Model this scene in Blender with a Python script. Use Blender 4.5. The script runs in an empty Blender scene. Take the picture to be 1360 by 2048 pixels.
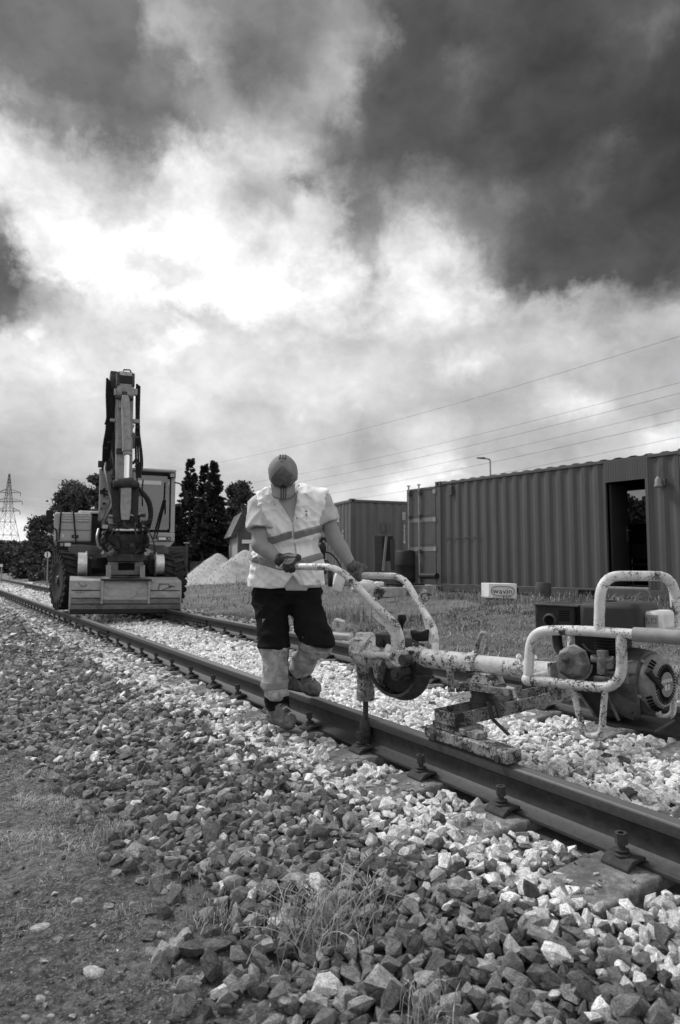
import bpy, bmesh, math, random
import numpy as np
from mathutils import Vector, Matrix, noise
R = math.radians
scene = bpy.context.scene
COL = scene.collection
random.seed(7); rng = np.random.default_rng(7)

# ------------------------------------------------------------------ camera
FPX, HORIZ, CAMZ = 1365.0, 1130.0, 1.08
PITCH = math.atan((HORIZ - 1024) / FPX)
cam = bpy.data.cameras.new('camera'); camo = bpy.data.objects.new('camera', cam); COL.objects.link(camo)
camo.location = (0, 0, CAMZ); camo.rotation_euler = (R(90) + PITCH, 0, 0)
cam.sensor_fit = 'VERTICAL'; cam.sensor_height = 36.0; cam.sensor_width = 24.0; cam.lens = 36.0 * FPX / 2048
cam.clip_start = 0.05; cam.clip_end = 6000
cam.dof.use_dof = True; cam.dof.focus_distance = 3.9; cam.dof.aperture_fstop = 4.5
scene.camera = camo
scene.view_settings.view_transform = 'Standard'; scene.view_settings.look = 'None'
EXPO = 0.6
scene.view_settings.exposure = EXPO; scene.view_settings.gamma = 1.0
scene.view_settings.use_curve_mapping = False
scene.cycles.max_bounces = 6; scene.cycles.transparent_max_bounces = 8

CAM = Vector((0, 0, CAMZ))
def ray(px, py):
    x = (px - 680) / FPX; u = (1024 - py) / FPX
    return Vector((x, math.cos(PITCH) - u * math.sin(PITCH), math.sin(PITCH) + u * math.cos(PITCH)))
def P(px, py, Z):                       # world point at depth Y = Z
    d = ray(px, py); return CAM + d * (Z / d.y)
def G(px, py, z=0.0):                   # world point at height z
    d = ray(px, py); return CAM + d * ((z - CAMZ) / d.z)
def onplane(px, py, p0, n):
    d = ray(px, py); return CAM + d * ((Vector(p0) - CAM).dot(Vector(n)) / d.dot(Vector(n)))

# ------------------------------------------------------------------ sun and sky
SUN_AZ, SUN_EL = R(-58), R(47)           # azimuth from +Y towards +X
sl = bpy.data.lights.new('sun', 'SUN'); sl.energy = 2.1; sl.angle = R(12); sl.color = (1, 1, 1)
so = bpy.data.objects.new('sun', sl); COL.objects.link(so)
sd = Vector((math.sin(SUN_AZ) * math.cos(SUN_EL), math.cos(SUN_AZ) * math.cos(SUN_EL), math.sin(SUN_EL)))
so.rotation_euler = sd.to_track_quat('Z', 'Y').to_euler()

SKYY = [0, 80, 160, 240, 320, 400, 480, 530, 580, 620, 680, 760, 840, 900, 950, 1000, 1040, 1090]
SKYT = [
 [118,124,118,128,172,150,140,128,156,100, 85,100, 90, 82, 85, 92, 80],
 [132,124,112,120,186,176,134,132,156, 88, 80, 88, 85, 78, 80,105, 75],
 [150,128,112,112,138,158,132,132,168, 82, 80,102, 85, 75, 78, 80, 70],
 [190,165,150,112,112,145,180,165,162, 92, 82, 90, 85, 75, 75, 72, 62],
 [240,235,215,160,228,225,212,205,145, 92, 88, 92, 92, 82, 92, 78, 65],
 [232,240,235,215,235,225,212,228,205,160,150,125,110, 85, 85, 75, 72],
 [180,245,252,252,252,250,235,225,205,210,205,150,108, 82, 80, 92, 85],
 [125,245,255,252,230,240,228,228,245,238,228,200,118, 86, 80, 85, 95],
 [ 98,195,250,248,250,254,254,254,250,242,238,228,200,112, 92, 92,135],
 [115,180,225,232,238,235,235,240,246,226,215,206,205,195,188,190,192],
 [225,210,214,208,205,212,204,215,215,204,200,196,192,190,186,182,180],
 [208,212,212,205,205,214,205,216,206,195,190,186,196,180,180,180,176],
 [192,198,198,190,200,205,205,206,196,180,186,178,175,180,186,180,180],
 [176,182,184,184,190,194,196,196,182,176,186,175,170,175,180,186,200],
 [164,168,172,175,180,184,188,190,186,190,196,190,185,185,185,190,195],
 [158,164,168,172,178,182,188,195,212,220,215,200,190,190,190,190,190],
 [232,210,190,180,182,185,190,200,212,218,212,200,195,195,195,195,195],
 [244,225,195,185,185,188,192,200,210,212,208,200,195,195,195,195,195]]
TB = np.array(SKYT, float)
# single cloud masses: x, y, half-width, half-height, turn in degrees, tone
MASS = [(820,586,130,40,0,244),(940,600,90,24,0,228),(725,430,42,110,-8,118),(620,356,95,22,-32,128),(760,300,60,70,0,92),(255,225,80,75,20,112),(120,110,170,110,0,104),(545,90,110,70,0,122),(335,540,62,34,0,205),(165,350,52,22,18,198),
 (515,370,45,60,0,200),(230,395,60,30,20,215),(8,500,34,62,0,88),(10,570,36,70,0,95),(80,578,46,24,20,158),(310,50,45,38,0,196),(392,112,34,46,25,200),(285,135,26,30,0,150),(735,92,26,34,0,165),(697,180,20,66,12,165),
 (940,130,34,40,0,122),(868,388,60,20,-15,150),(985,392,66,26,0,125),(1192,338,58,16,-38,116),(1312,45,32,34,0,120),(805,482,54,36,-20,216),(870,520,60,26,-20,222),(1260,520,70,40,0,92),(1085,560,90,34,0,84),
 (312,705,40,24,0,250),(368,672,15,20,0,250),(920,708,52,22,-10,240),(1116,652,16,26,0,242),(622,700,26,18,0,248),(135,738,46,14,0,240),(1170,792,56,20,-12,230),(1085,812,70,14,-22,222),(882,922,38,26,0,246),(812,975,48,14,-8,246),
 (1332,872,36,26,0,242),(600,782,90,46,0,218),(352,800,84,50,0,216),(840,862,70,20,0,208),(335,640,150,16,0,192),(480,800,46,40,0,188),(1010,640,90,20,0,196),(720,700,60,30,0,196),(1050,740,60,40,0,188),(40,690,40,50,0,226),(60,620,40,24,0,176)]
def sky_val(px, py):
    px = min(max(px, 0), 1360); py = min(max(py, 0), 1090)
    c = px / 85.0; j = min(int(c), 15); fx = c - j
    i = 0
    while i < len(SKYY) - 2 and SKYY[i + 1] <= py: i += 1
    fy = min(1, (py - SKYY[i]) / (SKYY[i + 1] - SKYY[i]))
    v = (TB[i, j] * (1 - fx) + TB[i, j + 1] * fx) * (1 - fy) + (TB[i + 1, j] * (1 - fx) + TB[i + 1, j + 1] * fx) * fy
    for (x, y, rx, ry, tn, g) in MASS:
        t = R(tn); dx, dy = px - x, py - y; u = (dx * math.cos(t) + dy * math.sin(t)) / rx; w = (-dx * math.sin(t) + dy * math.cos(t)) / ry
        q = u * u + w * w
        if q < 2.6: v += (g - v) * 0.9 * max(0.0, 1 - q / 2.6) ** 1.2
    l = (v / 255.0) ** 2.2
    return l * (1.0 + 0.08 * max(0.0, (v - 225) / 30.0))

world = bpy.data.worlds.new('World'); scene.world = world; world.use_nodes = True
def build_sky():
    nt = world.node_tree; N = nt.nodes; L = nt.links
    for n in list(N): N.remove(n)
    def nd(t, **k):
        n = N.new(t)
        for a, b in k.items(): setattr(n, a, b)
        return n
    def math_(op, a, b=None, c=None, clamp=False):
        n = nd('ShaderNodeMath', operation=op, use_clamp=clamp)
        for i, v in enumerate((a, b, c)):
            if v is None: continue
            if isinstance(v, (int, float)): n.inputs[i].default_value = v
            else: L.new(v, n.inputs[i])
        return n.outputs[0]
    tc = nd('ShaderNodeTexCoord'); D = tc.outputs['Generated']
    sp = nd('ShaderNodeSeparateXYZ'); L.new(D, sp.inputs[0])
    X, Y, Z = sp.outputs
    # cloud-deck coordinates for the fine structure (perspective towards the horizon)
    zz = math_('ADD', math_('MAXIMUM', Z, 0.0), 0.22)
    cb = nd('ShaderNodeCombineXYZ'); L.new(math_('DIVIDE', X, zz), cb.inputs[0]); L.new(math_('DIVIDE', Y, zz), cb.inputs[1])
    def fbm(scale, detail, rough, vec, dist=0.0):
        n = nd('ShaderNodeTexNoise'); n.inputs['Scale'].default_value = scale; n.inputs['Detail'].default_value = detail
        n.inputs['Roughness'].default_value = rough; n.inputs['Distortion'].default_value = dist
        L.new(vec, n.inputs['Vector']); return n
    w1 = fbm(5.5, 8, 0.62, D, 0.0); w2 = fbm(17.0, 8, 0.68, D, 0.2)
    s1 = nd('ShaderNodeSeparateColor'); L.new(w1.outputs['Color'], s1.inputs[0])
    s2 = nd('ShaderNodeSeparateColor'); L.new(w2.outputs['Color'], s2.inputs[0])
    az = math_('ARCTAN2', X, Y); el = math_('ARCSINE', math_('MINIMUM', math_('MAXIMUM', Z, -1.0), 1.0))
    hor = math_('MINIMUM', math_('ADD', math_('MULTIPLY', math_('MAXIMUM', el, 0.0), 2.5), 0.15), 1.0)   # less warp near the horizon
    def warp(v, c1, c2, a1, a2):
        d = math_('ADD', math_('MULTIPLY', math_('SUBTRACT', c1, 0.5), a1), math_('MULTIPLY', math_('SUBTRACT', c2, 0.5), a2))
        return math_('ADD', v, math_('MULTIPLY', d, hor))
    azw = warp(az, s1.outputs[0], s2.outputs[0], 0.13, 0.095)
    elw = warp(el, s1.outputs[1], s2.outputs[1], 0.10, 0.085)
    A0, A1 = R(-31), R(31); NA = 32
    ELS = [0, 1.7, 3.2, 4.7, 6.3, 8, 9.7, 11.4, 13.2, 15, 16.8, 18.5, 20, 21.3, 22.6, 24, 25.5, 27, 28.6, 30.2, 31.8, 33.5, 35.3, 37.2, 39.2, 41.5, 45]
    fac = math_('DIVIDE', math_('SUBTRACT', azw, A0), A1 - A0, clamp=True)
    res = None
    for i, e in enumerate(ELS):
        cr = nd('ShaderNodeValToRGB'); ramp = cr.color_ramp; ramp.interpolation = 'EASE' if False else 'LINEAR'
        vals = []
        for j in range(NA):
            a = A0 + (A1 - A0) * j / (NA - 1)
            d = Vector((math.sin(a) * math.cos(R(e)), math.cos(a) * math.cos(R(e)), math.sin(R(e))))
            yy = d.y * math.cos(PITCH) + d.z * math.sin(PITCH); uu = -d.y * math.sin(PITCH) + d.z * math.cos(PITCH)
            vals.append(sky_val(680 + FPX * d.x / yy, 1024 - FPX * uu / yy))
        while len(ramp.elements) < NA: ramp.elements.new(0.5)
        for j in range(NA):
            ramp.elements[j].position = j / (NA - 1)
        for j in range(NA):
            v = vals[j] * 0.5; ramp.elements[j].color = (v, v, v, 1)
        L.new(fac, cr.inputs[0])
        if res is None: res = cr.outputs[0]; continue
        t = math_('DIVIDE', math_('SUBTRACT', elw, R(ELS[i - 1])), R(e - ELS[i - 1]), clamp=True)
        mx = nd('ShaderNodeMix', data_type='RGBA'); L.new(t, mx.inputs[0]); L.new(res, mx.inputs[6]); L.new(cr.outputs[0], mx.inputs[7])
        res = mx.outputs[2]
    view = math_('MULTIPLY', math_('POWER', math_('MULTIPLY', res, 2.0), 1.10), 1.19 * 2 ** -EXPO)
    # billow detail: soft sheets high up, heaped cumulus edges lower down
    st = nd('ShaderNodeMapping'); st.inputs['Scale'].default_value = (1, 1, 1.35); L.new(D, st.inputs[0])
    b1 = fbm(6.0, 9, 0.60, st.outputs[0], 0.1); b2 = fbm(17.0, 8, 0.58, st.outputs[0], 0.3)
    wv = nd('ShaderNodeVectorMath', operation='MULTIPLY_ADD'); L.new(b2.outputs['Color'], wv.inputs[0]); wv.inputs[1].default_value = (0.10, 0.10, 0.10); L.new(st.outputs[0], wv.inputs[2])
    vo = nd('ShaderNodeTexVoronoi', feature='SMOOTH_F1'); vo.inputs['Scale'].default_value = 6.5; vo.inputs['Detail'].default_value = 2; vo.inputs['Roughness'].default_value = 0.6; vo.inputs['Smoothness'].default_value = 0.25; L.new(wv.outputs[0], vo.inputs['Vector'])
    puff = nd('ShaderNodeMapRange', interpolation_type='SMOOTHSTEP'); L.new(vo.outputs['Distance'], puff.inputs[0])
    for k_, v_ in zip((1, 2, 3, 4), (0.22, 0.60, 0.34, -0.16)): puff.inputs[k_].default_value = v_
    low = nd('ShaderNodeMapRange', interpolation_type='SMOOTHSTEP'); L.new(el, low.inputs[0])
    for k_, v_ in zip((1, 2, 3, 4), (R(15), R(25), 1.0, 0.25)): low.inputs[k_].default_value = v_
    det = math_('ADD', math_('MULTIPLY', math_('SUBTRACT', b1.outputs[0], 0.5), 1.55), math_('MULTIPLY', math_('SUBTRACT', b2.outputs[0], 0.5), 0.8))
    det = math_('ADD', det, math_('MULTIPLY', puff.outputs[0], low.outputs[0]))
    damp = nd('ShaderNodeMapRange', interpolation_type='SMOOTHSTEP'); L.new(el, damp.inputs[0])
    for k_, v_ in zip((1, 2, 3, 4), (R(13), R(24), 0.72, 1.0)): damp.inputs[k_].default_value = v_
    lift = nd('ShaderNodeMapRange', interpolation_type='SMOOTHSTEP'); L.new(el, lift.inputs[0])
    for k_, v_ in zip((1, 2, 3, 4), (R(14), R(21), 1.17, 0.99)): lift.inputs[k_].default_value = v_
    view = math_('MULTIPLY', view, math_('MAXIMUM', math_('ADD', math_('MULTIPLY', det, damp.outputs[0]), lift.outputs[0]), 0.4))
    # the rest of the overcast dome goes on in the same broken cloud
    g = fbm(1.5, 12, 0.6, D, 0.8)
    mr = nd('ShaderNodeMapRange'); L.new(g.outputs[0], mr.inputs[0])
    for k, v in zip((1, 2, 3, 4), (0.32, 0.68, 0.22, 0.92)): mr.inputs[k].default_value = v
    rest = mr.outputs[0]
    m1 = nd('ShaderNodeMapRange', interpolation_type='SMOOTHSTEP'); L.new(math_('ABSOLUTE', azw), m1.inputs[0])
    for k, v in zip((1, 2, 3, 4), (R(31), R(46), 1.0, 0.0)): m1.inputs[k].default_value = v
    m2 = nd('ShaderNodeMapRange', interpolation_type='SMOOTHSTEP'); L.new(elw, m2.inputs[0])
    for k, v in zip((1, 2, 3, 4), (R(42), R(56), 1.0, 0.0)): m2.inputs[k].default_value = v
    mask = math_('MULTIPLY', m1.outputs[0], m2.outputs[0])
    cloud = math_('ADD', math_('MULTIPLY', view, mask), math_('MULTIPLY', rest, math_('SUBTRACT', 1.0, mask)))
    sky = nd('ShaderNodeTexSky', sky_type='NISHITA'); sky.sun_disc = False
    sky.sun_elevation = SUN_EL; sky.sun_rotation = SUN_AZ
    bw = nd('ShaderNodeRGBToBW'); L.new(sky.outputs[0], bw.inputs[0])
    STR = 0.1
    tot = math_('ADD', math_('MULTIPLY', cloud, 0.97 / STR), math_('MULTIPLY', bw.outputs[0], 0.03))
    bg = nd('ShaderNodeBackground'); bg.inputs[1].default_value = STR; L.new(tot, bg.inputs[0])
    out = nd('ShaderNodeOutputWorld'); L.new(bg.outputs[0], out.inputs[0])
build_sky()
world.cycles.sampling_method = 'MANUAL'; world.cycles.sample_map_resolution = 512

# ------------------------------------------------------------------ materials (the place is seen in black and white)
MATS = {}
def new_mat(name):
    m = bpy.data.materials.new(name); m.use_nodes = True
    nt = m.node_tree; b = nt.nodes['Principled BSDF']; MATS[name] = m
    return m, nt, b
def nnode(nt, t, **k):
    n = nt.nodes.new(t)
    for a, v in k.items(): setattr(n, a, v)
    return n
def gcol(g): return (g, g, g, 1)
def coord(nt, sc=(1, 1, 1)):
    tc = nnode(nt, 'ShaderNodeTexCoord'); mp = nnode(nt, 'ShaderNodeMapping')
    nt.links.new(tc.outputs['Object'], mp.inputs[0]); mp.inputs['Scale'].default_value = sc
    return mp.outputs[0]
def nz(nt, vec, scale, detail=6, rough=0.6, dist=0.0):
    n = nnode(nt, 'ShaderNodeTexNoise'); nt.links.new(vec, n.inputs['Vector'])
    for k, v in (('Scale', scale), ('Detail', detail), ('Roughness', rough), ('Distortion', dist)): n.inputs[k].default_value = v
    return n.outputs[0]
def ramp(nt, fac, stops, interp='LINEAR'):
    n = nnode(nt, 'ShaderNodeValToRGB'); n.color_ramp.interpolation = interp
    e = n.color_ramp.elements
    while len(e) < len(stops): e.new(0.5)
    for i, (p, g) in enumerate(stops): e[i].position = p; e[i].color = gcol(g)
    nt.links.new(fac, n.inputs[0]); return n.outputs[0]
def mixc(nt, fac, a, b, mode='MIX'):
    n = nnode(nt, 'ShaderNodeMix', data_type='RGBA', blend_type=mode)
    for i, v in ((0, fac), (6, a), (7, b)):
        if isinstance(v, (int, float)): n.inputs[i].default_value = v if i == 0 else gcol(v)
        else: nt.links.new(v, n.inputs[i])
    return n.outputs[2]
def bump(nt, b, h, strength=0.3, dist=0.01):
    n = nnode(nt, 'ShaderNodeBump'); n.inputs['Strength'].default_value = strength; n.inputs['Distance'].default_value = dist
    nt.links.new(h, n.inputs['Height']); nt.links.new(n.outputs[0], b.inputs['Normal'])
def plain(name, g, var=0.25, scale=8, rough=0.7, metal=0.0, bmp=0.0, bdist=0.01, stretch=(1, 1, 1), dirt=0.0, dirtg=0.05, dscale=3, spec=0.5):
    m, nt, b = new_mat(name); v = coord(nt, stretch)
    f = nz(nt, v, scale, 8, 0.65)
    c = ramp(nt, f, [(0.28, g * (1 - var)), (0.72, g * (1 + var))])
    if dirt > 0:
        d = nz(nt, v, dscale, 10, 0.68, 0.4)
        c = mixc(nt, ramp(nt, d, [(0.60 - dirt * 0.30, 0), (0.76 - dirt * 0.30, min(1, dirt * 1.5))]), c, dirtg)
    nt.links.new(c, b.inputs['Base Color'])
    b.inputs['Roughness'].default_value = rough; b.inputs['Metallic'].default_value = metal; b.inputs['Specular IOR Level'].default_value = spec
    if bmp: bump(nt, b, f, bmp, bdist)
    return m
def chipped(name, g, under, amount=0.5, scale=22, rough=0.45, stretch=(1, 1, 1), grime=0.35):
    """old paint: flaked patches that cluster, small nicks, grime and handling dirt"""
    m, nt, b = new_mat(name); v = coord(nt, stretch)
    n1 = nz(nt, v, scale * 3.0, 9, 0.72, 1.2); n2 = nz(nt, v, scale * 0.40, 5, 0.6, 0.4); n3 = nz(nt, v, scale * 0.7, 9, 0.7, 0.5); n4 = nz(nt, v, scale * 5, 4, 0.6)
    th = nnode(nt, 'ShaderNodeMath', operation='MULTIPLY_ADD'); nt.links.new(n2, th.inputs[0]); th.inputs[1].default_value = 0.7; nt.links.new(n1, th.inputs[2])
    k = 1.06 - amount * 0.28
    n = nnode(nt, 'ShaderNodeMapRange'); nt.links.new(th.outputs[0], n.inputs[0]); n.inputs[1].default_value = k; n.inputs[2].default_value = k + 0.02; chip = n.outputs[0]
    nick = nnode(nt, 'ShaderNodeMapRange'); nt.links.new(n4, nick.inputs[0]); nick.inputs[1].default_value = 0.70; nick.inputs[2].default_value = 0.73
    mx = nnode(nt, 'ShaderNodeMath', operation='MAXIMUM'); nt.links.new(chip, mx.inputs[0]); nt.links.new(nick.outputs[0], mx.inputs[1]); chip = mx.outputs[0]
    paint = ramp(nt, n3, [(0.30, g * (1 - grime)), (0.48, g * (1 - grime * 0.35)), (0.62, g)])
    paint = mixc(nt, ramp(nt, n2, [(0.55, 0), (0.75, min(0.8, grime * 1.2))]), paint, g * 0.30)
    ru = ramp(nt, n1, [(0.3, under * 0.5), (0.8, under * 1.8)])
    nt.links.new(mixc(nt, chip, paint, ru), b.inputs['Base Color'])
    nt.links.new(ramp(nt, chip, [(0, rough), (1, 0.85)]), b.inputs['Roughness']); b.inputs['Specular IOR Level'].default_value = 0.4
    inv = nnode(nt, 'ShaderNodeMath', operation='SUBTRACT'); inv.inputs[0].default_value = 1.0; nt.links.new(chip, inv.inputs[1])
    bump(nt, b, inv.outputs[0], 0.5, 0.002)
    return m
M_rail = None
def make_mats():
    plain('dark_steel', 0.022, 0.4, 30, 0.7, 0.0, 0.2, 0.003, spec=0.25)
    plain('black_rubber', 0.016, 0.35, 20, 0.8, 0, 0.25, 0.004, spec=0.3)
    plain('tyre_rubber', 0.022, 0.45, 9, 0.9, 0, 0.3, 0.01, dirt=0.4, dirtg=0.055, spec=0.2)
    plain('hose_rubber', 0.012, 0.3, 30, 0.6, spec=0.25)
    plain('chrome', 0.75, 0.1, 40, 0.2, 0.9)
    plain('bare_steel', 0.55, 0.25, 25, 0.35, 0.7)
    plain('greasy_steel', 0.036, 0.7, 12, 0.55, 0.0, 0.5, 0.008, dirt=0.55, dirtg=0.010, dscale=7, spec=0.35)
    plain('iron_rust', 0.045, 0.6, 40, 0.8, 0.0, 0.5, 0.003, dirt=0.4, dirtg=0.02, dscale=20, spec=0.25)
    plain('exc_paint', 0.36, 0.10, 3, 0.5, 0, 0.0, dirt=0.22, dirtg=0.20, dscale=2)
    plain('exc_dark_paint', 0.10, 0.25, 4, 0.6, 0, 0.0, dirt=0.45, dirtg=0.035, dscale=3, spec=0.3)
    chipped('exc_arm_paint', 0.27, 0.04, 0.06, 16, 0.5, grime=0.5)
    chipped('bucket_paint', 0.30, 0.06, 0.10, 9, 0.55, (1, 1, 2.0), 0.5)
    chipped('machine_paint', 0.64, 0.035, 0.50, 30, 0.45, grime=0.30)
    chipped('machine_paint_worn', 0.55, 0.035, 0.64, 28, 0.5, grime=0.5)
    chipped('machine_grimy', 0.30, 0.02, 0.62, 22, 0.55, grime=0.75)
    chipped('trolley_paint', 0.28, 0.02, 0.72, 24, 0.6, grime=0.65)
    plain('engine_black', 0.014, 0.5, 12, 0.55, 0, 0.2, 0.004, dirt=0.35, dirtg=0.045, dscale=9, spec=0.3)
    plain('engine_grey', 0.075, 0.35, 10, 0.6, 0.0, 0.1, 0.004, dirt=0.5, dirtg=0.025, dscale=8, spec=0.3)
    plain('engine_tank', 0.036, 0.3, 8, 0.6, 0, 0.05, 0.003, dirt=0.3, dirtg=0.05, dscale=5, spec=0.25)
    plain('engine_alloy', 0.20, 0.4, 16, 0.5, 0.1, 0.2, 0.003, dirt=0.5, dirtg=0.03, dscale=12, spec=0.4)
    plain('engine_white', 0.62, 0.15, 10, 0.5, 0, 0, dirt=0.4, dirtg=0.25, dscale=9)
    plain('starter_grey', 0.20, 0.3, 20, 0.6, 0.0, dirt=0.4, dirtg=0.06, dscale=10, spec=0.3)
    plain('dark_hole', 0.006, 0.1, 10, 0.9, spec=0.1)
    plain('grip_rubber', 0.24, 0.3, 14, 0.75, 0, 0.1, 0.003, dirt=0.4, dirtg=0.14, dscale=12)
    plain('concrete', 0.20, 0.6, 26, 0.95, 0, 1.0, 0.014, dirt=0.55, dirtg=0.08, dscale=8, spec=0.2)
    plain('pale_concrete', 0.36, 0.2, 10, 0.9, 0, 0.4, 0.01, dirt=0.3, dirtg=0.2)
    plain('container_paint', 0.070, 0.16, 2.5, 0.5, 0, 0.05, 0.01, (3, 3, 0.35), dirt=0.35, dirtg=0.05, dscale=2.0)
    plain('container_frame', 0.07, 0.15, 4, 0.5, dirt=0.3, dirtg=0.05)
    plain('container_pale', 0.10, 0.15, 2.5, 0.55, 0, 0.05, 0.01, (3, 3, 0.35), dirt=0.4, dirtg=0.06, dscale=2.0)
    chipped('bucket_dirty', 0.15, 0.04, 0.30, 9, 0.7, (1, 1, 2.0), 0.6)
    plain('zinc', 0.30, 0.2, 10, 0.5, 0.4, dirt=0.3, dirtg=0.15)
    plain('door_stripe', 0.19, 0.1, 5, 0.6)
    plain('print_white', 0.7, 0.1, 30, 0.7)
    plain('print_grey', 0.32, 0.15, 30, 0.7)
    plain('print_black', 0.02, 0.1, 30, 0.6)
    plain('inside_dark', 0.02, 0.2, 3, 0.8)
    plain('box_white', 0.66, 0.1, 6, 0.7, dirt=0.3, dirtg=0.4)
    plain('sack_white', 0.62, 0.2, 9, 0.8, 0, 0.6, 0.02)
    plain('plastic_black', 0.011, 0.2, 4, 0.6, spec=0.25)
    plain('wood_grey', 0.20, 0.35, 10, 0.85, 0, 0.5, 0.006, (1, 1, 0.15))
    plain('wood_dark', 0.045, 0.4, 8, 0.85, 0, 0.5, 0.006, (0.2, 1, 1))
    plain('bark', 0.07, 0.4, 8, 0.9, 0, 0.6, 0.02)
    plain('house_wall', 0.30, 0.2, 5, 0.9, 0, 0.1, 0.01)
    plain('house_brick', 0.075, 0.3, 12, 0.9, 0, 0.1, 0.01)
    plain('roof_tile', 0.24, 0.3, 3, 0.75)
    plain('galv', 0.28, 0.2, 8, 0.5, 0.5)
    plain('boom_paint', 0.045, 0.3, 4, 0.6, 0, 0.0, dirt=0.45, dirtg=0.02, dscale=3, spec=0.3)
    plain('wire', 0.10, 0.1, 8, 0.6)
    plain('lens', 0.7, 0.1, 8, 0.15)
    # clothes and skin
    plain('vest_cloth', 0.80, 0.05, 6, 0.85, 0, 0.25, 0.012, dirt=0.34, dirtg=0.50, dscale=7)
    plain('tshirt_cloth', 0.44, 0.10, 14, 0.9, 0, 0.3, 0.008, dirt=0.40, dirtg=0.30, dscale=8)
    plain('reflective', 0.23, 0.12, 14, 0.45, 0.15, 0.15, 0.006)
    plain('trouser_dark', 0.009, 0.35, 12, 0.95, 0, 0.5, 0.012, spec=0.12)
    plain('trouser_pale', 0.40, 0.22, 9, 0.85, 0, 0.6, 0.014, dirt=0.62, dirtg=0.16, dscale=10)
    plain('trouser_band', 0.24, 0.12, 9, 0.6, 0, 0.3, 0.01, dirt=0.4, dirtg=0.15, dscale=9)
    plain('boot_leather', 0.15, 0.5, 18, 0.85, 0, 0.6, 0.008, dirt=0.55, dirtg=0.05, dscale=16)
    plain('boot_sole', 0.03, 0.3, 18, 0.85)
    plain('skin', 0.22, 0.12, 20, 0.55, 0, 0.1, 0.003)
    plain('hair', 0.03, 0.3, 60, 0.7)
    plain('glove', 0.012, 0.4, 25, 0.6, 0, 0.4, 0.006, dirt=0.4, dirtg=0.06, dscale=30)
    plain('glove_worn', 0.09, 0.5, 25, 0.7, 0, 0.4, 0.006, dirt=0.5, dirtg=0.03, dscale=26)
    plain('cap_cloth', 0.20, 0.14, 16, 0.9, 0, 0.3, 0.004, dirt=0.45, dirtg=0.15, dscale=14)
    plain('cap_panel', 0.085, 0.25, 20, 0.9, 0, 0.3, 0.004, dirt=0.4, dirtg=0.18, dscale=18)
    # rail steel: brown-grey web with a dark blotched band, dull running face
    m, nt, b = new_mat('rail_steel'); v = coord(nt); v2 = coord(nt, (1, 0.6, 1))
    n1 = nz(nt, v2, 60, 8, 0.7); n2 = nz(nt, v, 3, 5, 0.6); n3 = nz(nt, v, 24, 8, 0.7)
    c = ramp(nt, n1, [(0.25, 0.028), (0.75, 0.066)])
    sp = nnode(nt, 'ShaderNodeSeparateXYZ'); nt.links.new(v, sp.inputs[0])
    band = ramp(nt, sp.outputs[2], [(0.05, 0), (0.075, 0.9), (0.11, 1), (0.132, 0.5), (0.137, 0)])
    md = nnode(nt, 'ShaderNodeMath', operation='MULTIPLY'); nt.links.new(band, md.inputs[0]); nt.links.new(ramp(nt, n3, [(0.46, 0), (0.58, 1)]), md.inputs[1])
    c = mixc(nt, md.outputs[0], c, 0.028)
    top = ramp(nt, sp.outputs[2], [(0.1775, 0), (0.1795, 1)])
    c = mixc(nt, top, c, 0.14)
    nt.links.new(c, b.inputs['Base Color']); b.inputs['Metallic'].default_value = 0.35
    nt.links.new(ramp(nt, top, [(0, 0.62), (1, 0.42)]), b.inputs['Roughness']); bump(nt, b, n1, 0.25, 0.002)
    # stones: own tone per stone
    for nm, sc in (('stone', 1.0), ('stone_single', 0.038)):
        m, nt, b = new_mat(nm); v = coord(nt, (sc, sc, sc))
        oi = nnode(nt, 'ShaderNodeObjectInfo'); ad = nnode(nt, 'ShaderNodeVectorMath', operation='ADD'); nt.links.new(v, ad.inputs[0]); nt.links.new(oi.outputs['Location'], ad.inputs[1]); v = ad.outputs[0]
        at = nnode(nt, 'ShaderNodeAttribute', attribute_name='tone')
        f = nz(nt, v, 42, 10, 0.72, 0.3); f2 = nz(nt, v, 22, 6, 0.65); f3 = nz(nt, v, 210, 5, 0.7)
        c = mixc(nt, 1.0, at.outputs['Fac'], ramp(nt, f, [(0.28, 0.36), (0.5, 0.95), (0.72, 1.6)]), 'MULTIPLY')
        c = mixc(nt, 1.0, c, ramp(nt, f3, [(0.32, 0.5), (0.68, 1.42)]), 'MULTIPLY')
        c = mixc(nt, ramp(nt, f2, [(0.56, 0), (0.70, 0.24)]), c, 0.34)
        nt.links.new(c, b.inputs['Base Color']); b.inputs['Roughness'].default_value = 0.9; b.inputs['Specular IOR Level'].default_value = 0.2
        bump(nt, b, f, 0.9, 0.016)
    # gravel under the stones, soil, grass, foliage
    plain('ballast_fines', 0.075, 0.5, 40, 0.95, 0, 0.8, 0.02)
    m, nt, b = new_mat('soil'); v = coord(nt)
    a1 = nz(nt, v, 1.1, 8, 0.65, 0.5); a2 = nz(nt, v, 26, 10, 0.75); a3 = nz(nt, v, 90, 6, 0.7)
    c = ramp(nt, a2, [(0.34, 0.03), (0.5, 0.11), (0.66, 0.30)])
    c = mixc(nt, ramp(nt, a1, [(0.48, 0), (0.62, 0.8)]), c, ramp(nt, a2, [(0.36, 0.08), (0.64, 0.36)]))
    c = mixc(nt, ramp(nt, a3, [(0.54, 0), (0.62, 0.8)]), c, 0.36)
    nt.links.new(c, b.inputs['Base Color']); b.inputs['Roughness'].default_value = 0.95; b.inputs['Specular IOR Level'].default_value = 0.2
    bump(nt, b, a2, 1.0, 0.06)
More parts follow.
